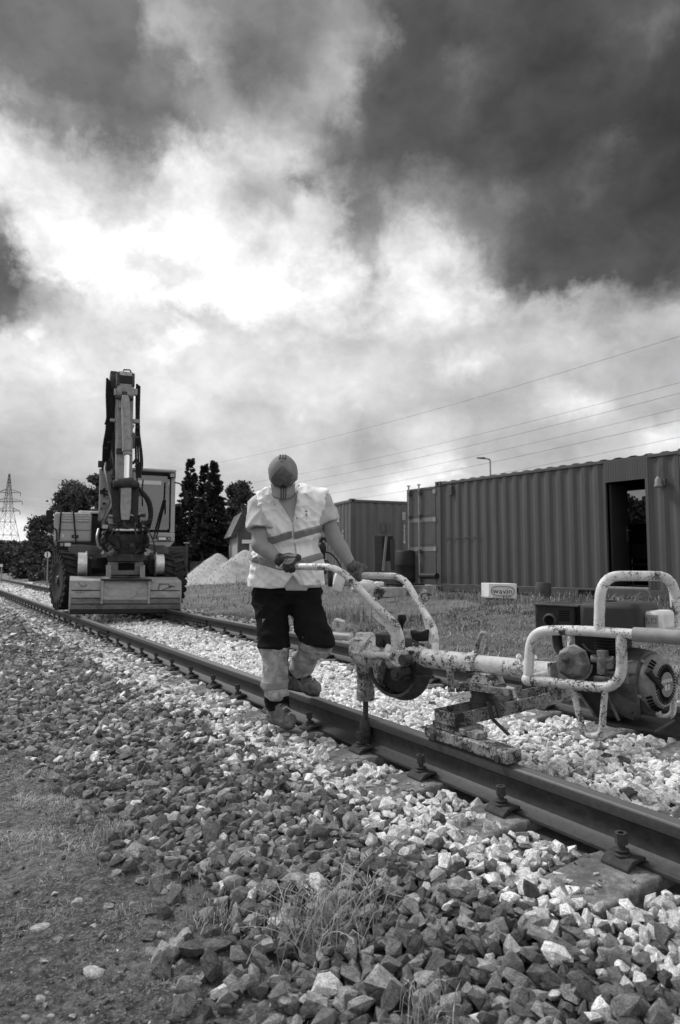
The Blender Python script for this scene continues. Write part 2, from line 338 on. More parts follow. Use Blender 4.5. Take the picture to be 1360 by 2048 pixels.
    for nm, gain, tr in (('grass_blade', 1.0, 0.25), ('leaf', 1.0, 0.2)):
        m, nt, b = new_mat(nm)
        at = nnode(nt, 'ShaderNodeAttribute', attribute_name='tone')
        nt.links.new(at.outputs['Fac'], b.inputs['Base Color']); b.inputs['Roughness'].default_value = 0.75; b.inputs['Specular IOR Level'].default_value = 0.2
    plain('sand_gravel', 0.36, 0.34, 22, 0.95, 0, 0.8, 0.03, dirt=0.3, dirtg=0.30, dscale=2)
    # glass
    m, nt, b = new_mat('glass'); b.inputs['Base Color'].default_value = gcol(0.8); b.inputs['Roughness'].default_value = 0.03
    tr = nnode(nt, 'ShaderNodeBsdfTransparent'); tr.inputs[0].default_value = gcol(0.6)
    mx = nnode(nt, 'ShaderNodeMixShader'); gl = nnode(nt, 'ShaderNodeBsdfGlossy'); gl.inputs['Roughness'].default_value = 0.03; gl.inputs[0].default_value = gcol(0.9)
    lw = nnode(nt, 'ShaderNodeFresnel'); lw.inputs[0].default_value = 1.5
    ad = nnode(nt, 'ShaderNodeMath', operation='MULTIPLY_ADD'); nt.links.new(lw.outputs[0], ad.inputs[0]); ad.inputs[1].default_value = 1.0; ad.inputs[2].default_value = 0.10
    nt.links.new(ad.outputs[0], mx.inputs[0]); nt.links.new(tr.outputs[0], mx.inputs[1]); nt.links.new(gl.outputs[0], mx.inputs[2])
    nt.links.new(mx.outputs[0], nt.nodes['Material Output'].inputs[0])
make_mats()

# ------------------------------------------------------------------ mesh helpers
class MB:
    def __init__(s): s.v = []; s.f = []
    def add(s, vs, fs):
        o = len(s.v); s.v += [tuple(v) for v in vs]; s.f += [tuple(i + o for i in f) for f in fs]; return s
    def box(s, lo, hi, M=None):
        x0, y0, z0 = lo; x1, y1, z1 = hi
        vs = [Vector(p) for p in ((x0,y0,z0),(x1,y0,z0),(x1,y1,z0),(x0,y1,z0),(x0,y0,z1),(x1,y0,z1),(x1,y1,z1),(x0,y1,z1))]
        if M is not None: vs = [M @ v for v in vs]
        return s.add(vs, [(0,3,2,1),(4,5,6,7),(0,1,5,4),(1,2,6,5),(2,3,7,6),(3,0,4,7)])
    def cbox(s, c, sz, M=None):
        c = Vector(c); h = Vector(sz) / 2
        if M is None: return s.box(c - h, c + h)
        T = Matrix.Translation(c) @ M.to_4x4()
        return s.box(-h, h, T)
    def bar(s, a, b, w, h=None, up=(0, 0, 1)):
        a = Vector(a); b = Vector(b); h = h or w; d = (b - a); l = d.length; d.normalize()
        u = Vector(up)
        if abs(d.dot(u)) > 0.98: u = Vector((1, 0, 0))
        sx = d.cross(u).normalized(); uz = sx.cross(d)
        M = Matrix((sx, d, uz)).transposed().to_4x4(); M.translation = a
        return s.box((-w / 2, 0, -h / 2), (w / 2, l, h / 2), M)
    def tube(s, pts, r, n=10, closed=False, cap=True):
        pts = [Vector(p) for p in pts]; m = len(pts)
        rs = r if isinstance(r, (list, tuple)) else [r] * m
        tang = []
        for i in range(m):
            a = pts[i - 1] if (i > 0 or closed) else pts[i]; b = pts[(i + 1) % m] if (i < m - 1 or closed) else pts[i]
            tang.append((b - a).normalized())
        t = tang[0]; ref = Vector((0, 0, 1)) if abs(t.z) < 0.9 else Vector((1, 0, 0))
        nx = (ref - t * ref.dot(t)).normalized(); vs = []
        for i in range(m):
            t = tang[i]; nx = (nx - t * nx.dot(t)).normalized(); ny = t.cross(nx)
            for k in range(n):
                a = 2 * math.pi * k / n; vs.append(pts[i] + (nx * math.cos(a) + ny * math.sin(a)) * rs[i])
        fs = []
        for i in range(m if closed else m - 1):
            j = (i + 1) % m
            for k in range(n):
                k2 = (k + 1) % n; fs.append((i * n + k, i * n + k2, j * n + k2, j * n + k))
        if cap and not closed: fs.append(tuple(range(n - 1, -1, -1))); fs.append(tuple((m - 1) * n + k for k in range(n)))
        return s.add(vs, fs)
    def cyl(s, a, b, r0, r1=None, n=20): return s.tube([a, b], [r0, r0 if r1 is None else r1], n)
    def lathe(s, prof, o, axis, n=24):
        o = Vector(o); ax = Vector(axis).normalized(); ref = Vector((0, 0, 1)) if abs(ax.z) < 0.9 else Vector((1, 0, 0))
        nx = (ref - ax * ref.dot(ax)).normalized(); ny = ax.cross(nx); vs = []; m = len(prof)
        for (r, h) in prof:
            for k in range(n):
                a = 2 * math.pi * k / n; vs.append(o + ax * h + (nx * math.cos(a) + ny * math.sin(a)) * max(r, 1e-4))
        fs = [(i * n + k, i * n + (k + 1) % n, (i + 1) * n + (k + 1) % n, (i + 1) * n + k) for i in range(m - 1) for k in range(n)]
        fs.append(tuple(range(n - 1, -1, -1))); fs.append(tuple((m - 1) * n + k for k in range(n)))
        return s.add(vs, fs)
    def ball(s, c, r, nu=16, nv=10):
        rv = Vector(r) if not isinstance(r, (int, float)) else Vector((r, r, r)); c = Vector(c); vs = []
        for i in range(1, nv):
            th = math.pi * i / nv
            for k in range(nu):
                a = 2 * math.pi * k / nu
                vs.append(c + Vector((rv.x * math.sin(th) * math.cos(a), rv.y * math.sin(th) * math.sin(a), rv.z * math.cos(th))))
        fs = [(i * nu + k, (i + 1) * nu + k, (i + 1) * nu + (k + 1) % nu, i * nu + (k + 1) % nu) for i in range(nv - 2) for k in range(nu)]
        t = len(vs); vs.append(c + Vector((0, 0, rv.z))); vs.append(c - Vector((0, 0, rv.z)))
        fs += [(t, k, (k + 1) % nu) for k in range(nu)] + [(t + 1, (nv - 2) * nu + (k + 1) % nu, (nv - 2) * nu + k) for k in range(nu)]
        return s.add(vs, fs)
    def prism(s, poly, d):              # 3-D polygon pushed along vector d
        poly = [Vector(p) for p in poly]; d = Vector(d); n = len(poly)
        vs = poly + [p + d for p in poly]
        fs = [tuple(range(n - 1, -1, -1)), tuple(range(n, 2 * n))] + [(i, (i + 1) % n, n + (i + 1) % n, n + i) for i in range(n)]
        return s.add(vs, fs)
    def build(s, name, mat, parent=None, bev=0.0, ang=38, flat=False, fix=True, loc=None, segs=2):
        me = bpy.data.meshes.new(name); me.from_pydata(s.v, [], s.f)
        if fix:
            bm = bmesh.new(); bm.from_mesh(me); bmesh.ops.recalc_face_normals(bm, faces=bm.faces); bm.to_mesh(me); bm.free()
        if not flat: me.shade_smooth(); me.set_sharp_from_angle(angle=R(ang))
        return link(name, me, mat, parent, bev, loc, segs)
def link(name, me, mat, parent=None, bev=0.0, loc=None, segs=2):
    o = bpy.data.objects.new(name, me); COL.objects.link(o)
    if mat is not None: me.materials.append(MATS[mat] if isinstance(mat, str) else mat)
    if parent is not None: o.parent = parent
    if loc is not None: o.location = loc
    if bev:
        md = o.modifiers.new('bevel', 'BEVEL'); md.width = bev; md.segments = segs; md.limit_method = 'ANGLE'; md.angle_limit = R(40)
        md.use_clamp_overlap = True
    return o
def tag(o, label=None, cat=None, group=None, kind=None):
    if label: o['label'] = label
    if cat: o['category'] = cat
    if group: o['group'] = group
    if kind: o['kind'] = kind
    return o
def thing(name, label, cat, loc=(0, 0, 0), rz=0.0, group=None):
    o = bpy.data.objects.new(name, None); COL.objects.link(o); o.location = loc; o.rotation_euler = (0, 0, rz)
    o.empty_display_size = 0.1
    return tag(o, label, cat, group)
def dup(root, loc, rz=None):
    r = root.copy(); COL.objects.link(r); r.location = loc
    if rz is not None: r.rotation_euler = (0, 0, rz)
    for ch in list(root.children):
        c = ch.copy(); COL.objects.link(c); c.parent = r
        for g in list(ch.children):
            d = g.copy(); COL.objects.link(d); d.parent = c
    return r
def fillet(pts, rad, n=5, closed=False):
    pts = [Vector(p) for p in pts]; m = len(pts); out = []
    rr = rad if isinstance(rad, (list, tuple)) else [rad] * m
    for i in range(m):
        if not closed and (i == 0 or i == m - 1): out.append(pts[i]); continue
        p = pts[i]; a = pts[i - 1] - p; b = pts[(i + 1) % m] - p
        d = min(rr[i], a.length * 0.48, b.length * 0.48); a = p + a.normalized() * d; b = p + b.normalized() * d
        for k in range(n + 1):
            t = k / n; out.append(a * (1 - t) ** 2 + p * 2 * t * (1 - t) + b * t * t)
    return out
def text(name, body, size, mat, parent, M, extr=0.0008, align='CENTER', sx=1.0):
    cu = bpy.data.curves.new(name, 'FONT'); cu.body = body; cu.size = size; cu.extrude = extr; cu.align_x = align; cu.align_y = 'CENTER'
    cu.resolution_u = 2; cu.materials.append(MATS[mat])
    tmp = bpy.data.objects.new(name, cu); me = bpy.data.meshes.new_from_object(tmp); bpy.data.objects.remove(tmp); bpy.data.curves.remove(cu)
    o = bpy.data.objects.new(name, me); COL.objects.link(o)
    if parent is not None: o.parent = parent
    o.matrix_local = M @ Matrix.Diagonal((sx, 1, 1, 1))
    return o
def face_M(o, x, n):                    # matrix with X along x and Z along n, at o
    x = Vector(x).normalized(); n = Vector(n).normalized(); y = n.cross(x).normalized(); x = y.cross(n)
    M = Matrix((x, y, n)).transposed().to_4x4(); M.translation = Vector(o); return M
def np_mesh(name, V, F, tone=None, smooth=False):
    me = bpy.data.meshes.new(name); nf, k = F.shape
    me.vertices.add(len(V)); me.vertices.foreach_set('co', np.asarray(V, np.float32).ravel())
    me.loops.add(nf * k); me.loops.foreach_set('vertex_index', F.astype(np.int32).ravel())
    me.polygons.add(nf); me.polygons.foreach_set('loop_start', np.arange(0, nf * k, k, dtype=np.int32))
    me.update(calc_edges=True)
    if tone is not None:
        a = me.attributes.new('tone', 'FLOAT', 'POINT'); a.data.foreach_set('value', np.asarray(tone, np.float32))
    if smooth: me.shade_smooth()
    else: me.polygons.foreach_set('use_smooth', np.zeros(nf, dtype=bool))
    return me
# ------------------------------------------------------------------ track frame: t across (to the right), s along (away), z up
PSI = R(31.0); CP, SP = math.cos(PSI), math.sin(PSI)
T_RAIL, GAUGE = 2.313, 1.507
CANT = math.atan(0.089 / 1.507)
def TS(t, s, z=0.0): return Vector((t * CP - s * SP, t * SP + s * CP, z))
def TSnp(t, s, z): return np.stack([t * CP - s * SP, t * SP + s * CP, z], axis=-1)
def toTS(p): return (p.x * CP + p.y * SP, -p.x * SP + p.y * CP)
KT = [-60, 0.35, 0.80, 1.25, 1.72, 4.30, 4.75, 5.3, 6.2, 9.5, 13, 70, 1500]
KZ = [-0.30, -0.235, -0.19, -0.115, -0.062, 0.088, 0.06, 0.05, 0.12, 0.43, 0.47, 0.50, 0.5]
def gz(t): return np.interp(t, KT, KZ)
def vnoise(x, y, seed=0):
    """cheap smooth value noise for arrays"""
    xi = np.floor(x).astype(np.int64); yi = np.floor(y).astype(np.int64); xf = x - xi; yf = y - yi
    def h(a, b):
        n = (a * 374761393 + b * 668265263 + seed * 974711) & 0x7fffffff
        n = ((n ^ (n >> 13)) * 1274126177) & 0x7fffffff
        return ((n ^ (n >> 16)) & 0xffff) / 65535.0
    u = xf * xf * (3 - 2 * xf); w = yf * yf * (3 - 2 * yf)
    return (h(xi, yi) * (1 - u) + h(xi + 1, yi) * u) * (1 - w) + (h(xi, yi + 1) * (1 - u) + h(xi + 1, yi + 1) * u) * w
def fbm2(x, y, o=4, seed=0):
    r = 0; a = 0.5
    for i in range(o): r = r + a * vnoise(x * 2 ** i, y * 2 ** i, seed + i); a *= 0.5
    return r
def proj(Pw):
    """px, py, depth of world points"""
    d = Pw - np.array([0, 0, CAMZ]); c, s_ = math.cos(PITCH), math.sin(PITCH)
    y = d[..., 1] * c + d[..., 2] * s_; u = -d[..., 1] * s_ + d[..., 2] * c
    y = np.where(y < 0.05, 0.05, y)
    return 680 + FPX * d[..., 0] / y, 1024 - FPX * u / y, y

def axis_pts(lo, hi, fine_lo, fine_hi, fine, grow=1.22):
    a = list(np.arange(fine_lo, fine_hi, fine)); st = fine; x = fine_hi
    while x < hi: a.append(x); st *= grow; x += st
    a.append(hi); st = fine; x = fine_lo - fine; b = []
    while x > lo: b.append(x); st *= grow; x -= st
    b.append(lo); return np.array(b[::-1] + a)
def sheet(name, ta, sa, zf, mat, kind='structure'):
    T, S = np.meshgrid(ta, sa); Z = zf(T, S); V = TSnp(T, S, Z).reshape(-1, 3)
    n, m = T.shape; i = np.arange(n * m).reshape(n, m)
    F = np.stack([i[:-1, :-1], i[:-1, 1:], i[1:, 1:], i[1:, :-1]], -1).reshape(-1, 4)
    o = link(name, np_mesh(name, V, F, smooth=True), mat); o['kind'] = kind; return o
def ground_z(T, S):
    z = gz(T)
    near = (T < 1.0) & (S > -2) & (S < 14)
    d = 0.040 * (fbm2(T * 2.5, S * 2.5, 4, 3) - 0.5) + 0.042 * (fbm2(T * 11, S * 11, 3, 9) - 0.47)
    z = z + np.where(T < 1.1, d, 0.0) + np.where(T > 4.8, 0.10 * (fbm2(T * 0.7, S * 0.7, 4, 5) - 0.5), 0)
    return z
BED0, BED1 = 0.95, 4.95
ground = sheet('ground', axis_pts(-1800, 1800, -2.2, 5.6, 0.035, 1.25), axis_pts(-300, 2500, 0.2, 5.2, 0.035, 1.22),
               lambda T, S: ground_z(T, S) - np.where((T > BED0) & (T < BED1) & (S > -6) & (S < 70), 0.05, 0.0), 'soil')
tag(ground, 'bare dark soil with scattered pebbles and dry grass beside the track')
ballast = sheet('ballast_bed', np.linspace(1.55, BED1, 60), np.linspace(-6, 70, 500), lambda T, S: gz(T) - 0.022, 'ballast_fines')
tag(ballast, 'bed of pale limestone ballast between and around the rails')
shoulder = sheet('ballast_shoulder', np.linspace(0.80, 1.549, 20), np.linspace(-6, 70, 500), lambda T, S: gz(T) - 0.022 - 0.03 * (T < 0.9), 'ballast_fines')
tag(shoulder, 'sloping bank of dark broken stone on the near side of the track')

# ------------------------------------------------------------------ rails
TRK = Matrix.Rotation(PSI, 4, 'Z') @ Matrix.Rotation(-CANT, 4, 'Y')
def track_obj(o, a, s, z=0.0):           # place an object in the canted track frame (a from the near rail's centre line)
    M = TRK.copy(); M.translation = TS(T_RAIL, s) + TRK @ Vector((a, 0, z)); o.matrix_world = M
prof = [(0.075, 0), (0.075, 0.012), (0.03, 0.024), (0.013, 0.036), (0.009, 0.055), (0.009, 0.105), (0.014, 0.120), (0.036, 0.134),
        (0.036, 0.163), (0.033, 0.172), (0.025, 0.1782), (0.012, 0.18)]
prof = prof + [(-x, z) for x, z in prof[::-1]]
def make_rail(label, a):
    mb = MB(); ss = [-6 + 1.0 * i for i in range(76)]; m = len(prof)
    for s_ in ss: mb.v += [(x, s_, z) for x, z in prof]
    for i in range(len(ss) - 1):
        for k in range(m): mb.f.append((i * m + k, i * m + (k + 1) % m, (i + 1) * m + (k + 1) % m, (i + 1) * m + k))
    mb.f.append(tuple(range(m))); mb.f.append(tuple((len(ss) - 1) * m + k for k in range(m)))
    r = mb.build('rail', 'rail_steel', ang=28)
    tag(r, label, 'rail'); track_obj(r, a, 0)
    for sg in (-1, 1):
        f = MB()
        f.prism([(sg * 0.011, 10.4, 0.03), (sg * 0.055, 10.4, 0.028), (sg * 0.060, 10.4, 0.036), (sg * 0.036, 10.4, 0.05), (sg * 0.034, 10.4, 0.108), (sg * 0.045, 10.4, 0.126), (sg * 0.014, 10.4, 0.121)], (0, 0.62, 0))
        fp = f.build('fishplate', 'iron_rust', r, 0.002)
        for k in range(4):
            b = MB(); y = 10.48 + k * 0.155
            b.cyl((sg * 0.03, y, 0.078), (sg * 0.062, y, 0.078), 0.021, n=6); b.cyl((sg * 0.06, y, 0.078), (sg * 0.078, y, 0.078), 0.012, n=8)
            b.build('bolt', 'iron_rust', fp, flat=True)
    return r
make_rail('near rail of the track, under the worker\'s raised boot and the trolley pad', 0.0)
make_rail('far rail of the track, running behind the worker and the wrench', GAUGE)

# ------------------------------------------------------------------ twin-block sleepers with clips and screws
def sleeper_proto():
    t = thing('sleeper', 'grey concrete twin-block sleeper bedded in ballast under both rails', 'sleeper', group='twin-block concrete sleepers under the track')
    for a in (0, GAUGE):
        mb = MB(); hw, hl = 0.145, 0.42
        # slightly tapered block with a sunk rail seat
        top = [(-hl, -0.012), (-0.13, 0.004), (-0.09, -0.001), (0.09, -0.001), (0.13, 0.004), (hl, -0.012)]
        pl = [(a + x, -hw + 0.012, z) for x, z in top] + [(a + hl + 0.03, -hw + 0.012, -0.2), (a - hl - 0.03, -hw + 0.012, -0.2)]
        mb.prism(pl, (0, 2 * hw - 0.024, 0)); mb.build('concrete_block', 'concrete', t, 0.012)
        for sg in (-1, 1):
            c = MB(); w = 0.058
            x = lambda d: a + sg * d
            c.prism([(x(0.052), -w, 0.020), (x(0.052), -w, 0.034), (x(0.088), -w, 0.040), (x(0.128), -w, 0.036), (x(0.158), -w, 0.014), (x(0.158), -w, 0.003),
                     (x(0.142), -w, 0.003), (x(0.120), -w, 0.020), (x(0.085), -w, 0.023)], (0, 2 * w, 0))
            cl = c.build('rail_clip', 'iron_rust', t, 0.003)
            b = MB(); bx = x(0.108)
            b.lathe([(0.027, 0.036), (0.030, 0.040), (0.027, 0.045)], (bx, 0, 0), (0, 0, 1), 16)
            b.lathe([(0.025, 0.048), (0.028, 0.052), (0.025, 0.057)], (bx, 0.002, 0), (0.08, 0.05, 1), 16)
            b.cyl((bx, 0, 0.03), (bx, 0, 0.085), 0.0125, n=12)
            b.cyl((bx, 0, 0.076), (bx, 0, 0.113), 0.0225, n=6)
            ring = [(0.0225, 0.113), (0.0225, 0.116), (0.013, 0.116), (0.012, 0.107), (0, 0.107)]
            b.lathe(ring, (bx, 0, 0), (0, 0, 1), 6)
            b.build('screw', 'iron_rust', cl, ang=30)
    mb = MB(); mb.box((0.40, -0.035, -0.15), (GAUGE - 0.40, 0.035, -0.08)); mb.build('tie_bar', 'iron_rust', t)
    return t
SL = [0.48, 1.08, 1.674, 2.286, 2.859, 3.43, 4.056, 4.67, 5.284, 5.84]
while SL[-1] < 33: SL.append(SL[-1] + 0.596)
slp = sleeper_proto(); sleepers = []
SLAB = {2: 'sleeper by the lower right edge of the photo, its screw standing clear',
        3: 'sleeper with a tall loose screw, next below the trolley pad end',
        4: 'sleeper beside the trolley pad, one back from the wrench socket',
        5: 'sleeper whose rail screw sits under the wrench socket',
        6: 'sleeper just right of the worker\'s planted boot',
        7: 'sleeper hidden partly under the worker\'s planted boot',
        8: 'sleeper just left of the worker\'s planted boot, its end bare of stones'}
for i, s_ in enumerate(SL):
    o = slp if i == 0 else dup(slp, (0, 0, 0)); track_obj(o, 0, s_ + random.uniform(-0.01, 0.01) * (i > 8))
    o.rotation_euler.z += random.uniform(-0.01, 0.01)
    if i in SLAB: o['label'] = SLAB[i]
    elif 8 < i < 23:
        o['label'] = '%s sleeper past the bare-ended one by the worker\'s boot, towards the excavator' % ('first second third fourth fifth sixth seventh eighth ninth tenth eleventh twelfth thirteenth fourteenth'.split()[i - 9])
    elif i >= 23: o['label'] = 'distant sleeper in the track under or beyond the excavator'
    else: o['label'] = 'sleeper at the near end of the track, by the lower right corner'
SLN = np.array(SL)

# ------------------------------------------------------------------ stones
def stone_variant(n, seed, block=0.35):
    r = np.random.default_rng(seed); pts = r.normal(size=(n, 3)); pts /= np.linalg.norm(pts, axis=1)[:, None]
    pts = np.sign(pts) * np.abs(pts) ** (1 - block); pts /= np.max(np.abs(pts)); pts *= r.uniform(0.72, 1.0, (n, 1)) * (1 + 0.22 * np.sin(pts @ r.normal(size=3) * 2.2 + r.uniform(0, 6)))[:, None]
    bm = bmesh.new()
    for p in pts: bm.verts.new(p)
    bmesh.ops.convex_hull(bm, input=bm.verts); loose = [v for v in bm.verts if not v.link_faces]
    bmesh.ops.delete(bm, geom=loose, context='VERTS'); bmesh.ops.triangulate(bm, faces=bm.faces)
    bm.verts.index_update(); V = np.array([v.co[:] for v in bm.verts]); F = np.array([[v.index for v in f.verts] for f in bm.faces]); bm.free()
    return V, F
VAR = [stone_variant(random.choice([14, 16, 18, 20]), 100 + i, random.uniform(0.1, 0.45)) for i in range(40)]
VLOW = [stone_variant(8, 300 + i, 0.3) for i in range(10)]
def rot_mats(n, tilt):
    a = rng.uniform(0, 2 * np.pi, n); b = rng.normal(0, tilt, n); c = rng.normal(0, tilt, n)
    ca, sa, cb, sb, cc, sc = np.cos(a), np.sin(a), np.cos(b), np.sin(b), np.cos(c), np.sin(c); z = np.zeros(n); o = np.ones(n)
    Rz = np.stack([ca, -sa, z, sa, ca, z, z, z, o], -1).reshape(n, 3, 3)
    Rx = np.stack([o, z, z, z, cb, -sb, z, sb, cb], -1).reshape(n, 3, 3)
    Ry = np.stack([cc, z, sc, z, o, z, -sc, z, cc], -1).reshape(n, 3, 3)
    return Rx @ Ry @ Rz
def merge_stones(name, pos, rad, tone, variants, parent, tilt=0.45, flat=(0.6, 0.95)):
    n = len(pos); Rm = rot_mats(n, tilt); sc = np.stack([rad, rad * rng.uniform(0.62, 0.92, n), rad * rng.uniform(flat[0] * 0.75, flat[1] * 0.8, n)], -1)
    k = rng.integers(0, len(variants), n); Vs = []; Fs = []; Ts = []; off = 0
    for i, (V, F) in enumerate(variants):
        idx = np.nonzero(k == i)[0]
        if not len(idx): continue
        W = np.einsum('nij,nvj->nvi', Rm[idx], V[None] * sc[idx][:, None, :]) + pos[idx][:, None, :]
        nv = len(V); Vs.append(W.reshape(-1, 3)); Ts.append(np.repeat(tone[idx], nv))
        Fs.append((F[None] + (np.arange(len(idx)) * nv)[:, None, None] + off).reshape(-1, 3)); off += nv * len(idx)
    o = link(name, np_mesh(name, np.concatenate(Vs), np.concatenate(Fs), np.concatenate(Ts)), 'stone', parent); o['kind'] = 'stuff'
    return o
def visible(Pw, m=160):
    x, y, d = proj(Pw); return (x > -m * 2) & (x < 1360 + m * 5) & (y < 2048 + m) & (y > 900) & (d > 0.6)
def scatter(t0, t1, s0, s1, cell):
    a = np.arange(t0, t1, cell); b = np.arange(s0, s1, cell); T, S = np.meshgrid(a, b)
    T = T.ravel() + rng.uniform(-.5, .5, T.size) * cell; S = S.ravel() + rng.uniform(-.5, .5, S.size) * cell
    return T, S
def bed_ok(t, s, low=False):
    """clear of the rails and (mostly) of the sleeper tops"""
    a = t - T_RAIL; on_rail = (np.abs(a) < 0.088) | (np.abs(a - GAUGE) < 0.088)
    ds = np.min(np.abs(s[:, None] - SLN[None]), axis=1)
    blk = (ds < 0.165) & ((np.abs(a) < 0.43) | (np.abs(a - GAUGE) < 0.43))
    keep = rng.uniform(size=len(t)) < np.clip((np.minimum(np.abs(a), np.abs(a - GAUGE)) - 0.17 + 0.35 * (fbm2(t * 3 + 9, s * 3, 2, 88) - 0.5)) * 5.0, 0.0, 0.92)
    near_foot = (np.abs(a) < 0.175) & (ds < 0.15) | (np.abs(a - GAUGE) < 0.175) & (ds < 0.17)
    return ~on_rail & ~near_foot & (~blk | keep)
WH_TONE, DK_TONE = (0.66, 0.92), (0.085, 0.33)
allT, allS, allZ, allR, allTone, allW = [], [], [], [], [], []
for (s0, s1, cell, rlo, rhi, nlay) in ((0.3, 6.0, 0.043, 0.020, 0.041, 2), (6.0, 12.0, 0.056, 0.026, 0.046, 2), (12.0, 24, 0.085, 0.040, 0.062, 1), (24, 45, 0.14, 0.065, 0.10, 1)):
    for lay in range(nlay):
        t, s = scatter(0.25, 5.15, s0, s1, cell * (1.0 if lay == 0 else 1.25))
        n = len(t); r = rng.uniform(rlo, rhi, n) * np.where(rng.uniform(size=n) < 0.07, 1.35, 1.0)
        nb = fbm2(t * 1.3, s * 0.9, 3, 21); nb2 = fbm2(t * 4, s * 3, 3, 31)
        edge = 0.93 + 0.35 * (nb2 - 0.45) + 0.25 * (nb - 0.45) - 0.38 * np.clip((s - 3.4) / 3.0, 0, 1)   # ragged toe of the bank
        far_edge = 4.75 + 1.1 * (nb - 0.45) + 0.5 * np.clip((s - 5) / 6, 0, 1)
        ok = (t > edge - 0.18) & (t < far_edge)
        thin = np.where(t < edge, 0.22, 1.0) * np.where(t > 4.35, 0.8 - 0.5 * np.clip((6 - s) / 4, 0, 1), 1.0)
        ok &= rng.uniform(size=n) < thin
        a = t - T_RAIL
        # white between the rails and out to the sleeper ends, dark on the bank, mixed patches further along
        pw = 1 / (1 + np.exp(-(t - (1.74 + 0.22 * (nb - 0.45))) / 0.07))
        patch = np.clip((nb2 * 0.6 + nb * 0.6 - 0.56) * 6, 0, 1) * np.clip((s - 3.6) / 1.5, 0, 1) * np.clip((t - 0.75) / 0.4, 0.25, 1)
        pw = np.maximum(pw, 0.62 * patch); pw = np.where(t > 4.5, 0.35, pw); pw = np.where((t > 1.6) & (t < 2.2), np.minimum(pw, 0.88), pw); pw = np.clip(pw, 0.035, 0.975)
        big = np.where(pw < 0.5, 1.14, 1.0); r = r * big
        ok &= bed_ok(t, s) | (t < 1.85)
        # stones stay off the sleeper ends on the near side except where they spill
        w = rng.uniform(size=n) < pw
        mid = rng.uniform(size=n)
        tone = np.where(w, rng.uniform(*WH_TONE, n), DK_TONE[0] + (DK_TONE[1] - DK_TONE[0]) * rng.uniform(size=n) ** 1.7)
        tone = np.where(mid < 0.07, rng.uniform(0.20, 0.42, n), tone)
        tone = np.where(w & (t < 2.25), tone * rng.uniform(0.70, 1.0, n), tone)
        far_lift = np.clip((s - 5) / 8, 0, 1) * (~w)
        tone = tone + far_lift * 0.05
        z = gz(t) + (rng.uniform(-0.40, 0.25, n) if lay == 0 else rng.uniform(0.1, 0.65, n)) * r
        z = np.where((np.abs(a) < 0.17) | (np.abs(a - GAUGE) < 0.17), z - 0.012, z)
        for L_, v in ((allT, t), (allS, s), (allZ, z), (allR, r), (allTone, tone), (allW, w)): L_.append(v[ok])
t, s, z, r, tone, w = [np.concatenate(x) for x in (allT, allS, allZ, allR, allTone, allW)]
pos = TSnp(t, s, z); vis = visible(pos); pos, r, tone, w, t, s = pos[vis], r[vis], tone[vis], w[vis], t[vis], s[vis]
px, py, dep = proj(pos); size = r / dep
inpic = (px > 0) & (px < 1360) & (py > 0) & (py < 2048)
TONES_W = [0.50, 0.62, 0.74, 0.86]; TONES_D = [0.095, 0.13, 0.17, 0.23, 0.32]
def stone_data(V, F, g, nm='stone'):
    me = np_mesh(nm, V, F, np.full(len(V), g)); me.materials.append(MATS['stone_single']); return me
def single_stones(idx, tones, parent):
    data = {}
    for i in idx:
        k = int(rng.integers(0, len(VAR))); g = tones[int(np.argmin([abs(x - tone[i]) for x in tones]))]
        if (k, g) not in data: data[(k, g)] = stone_data(*VAR[k], g)
        o = bpy.data.objects.new('stone', data[(k, g)]); COL.objects.link(o); o.parent = parent
        o.location = pos[i]; rr = r[i]
        o.scale = (rr, rr * rng.uniform(0.62, 0.92), rr * rng.uniform(0.5, 0.76))
        o.rotation_euler = (rng.normal(0, 0.45), rng.normal(0, 0.45), rng.uniform(0, 6.28))
used = np.zeros(len(r), bool)
onbed = t > 1.55
for par, sel, tones in ((ballast, onbed, TONES_W + TONES_D), (shoulder, ~onbed, TONES_W + TONES_D)):
    cand = np.nonzero(sel & inpic)[0]; cand = cand[np.argsort(-size[cand])][:300]; used[cand] = True
    single_stones(cand, tones, par)
    rest = np.nonzero(sel & ~used)[0]; nearm = dep[rest] < 9
    merge_stones('ballast_stones', pos[rest][nearm], r[rest][nearm], tone[rest][nearm], VAR, par)
    merge_stones('ballast_stones', pos[rest][~nearm], r[rest][~nearm], tone[rest][~nearm], VLOW, par)

# small chips lying on the sleeper tops
cs, ct = [], []
for s_ in SL:
    if s_ > 7: break
    for a0 in (0.0, GAUGE):
        k_ = 70; aa = rng.uniform(0.12, 0.46, k_) * rng.choice([-1, 1], k_); cs.append(s_ + rng.uniform(-0.15, 0.15, k_)); ct.append(T_RAIL + a0 + aa)
ct, cs = np.concatenate(ct), np.concatenate(cs); cz = (ct - T_RAIL) * math.tan(CANT) + 0.002
cp_ = TSnp(ct, cs, cz); merge_stones('ballast_chips', cp_, 0.003 + 0.013 * rng.uniform(size=len(ct)) ** 2.5, rng.uniform(0.12, 0.6, len(ct)), VLOW, ballast)

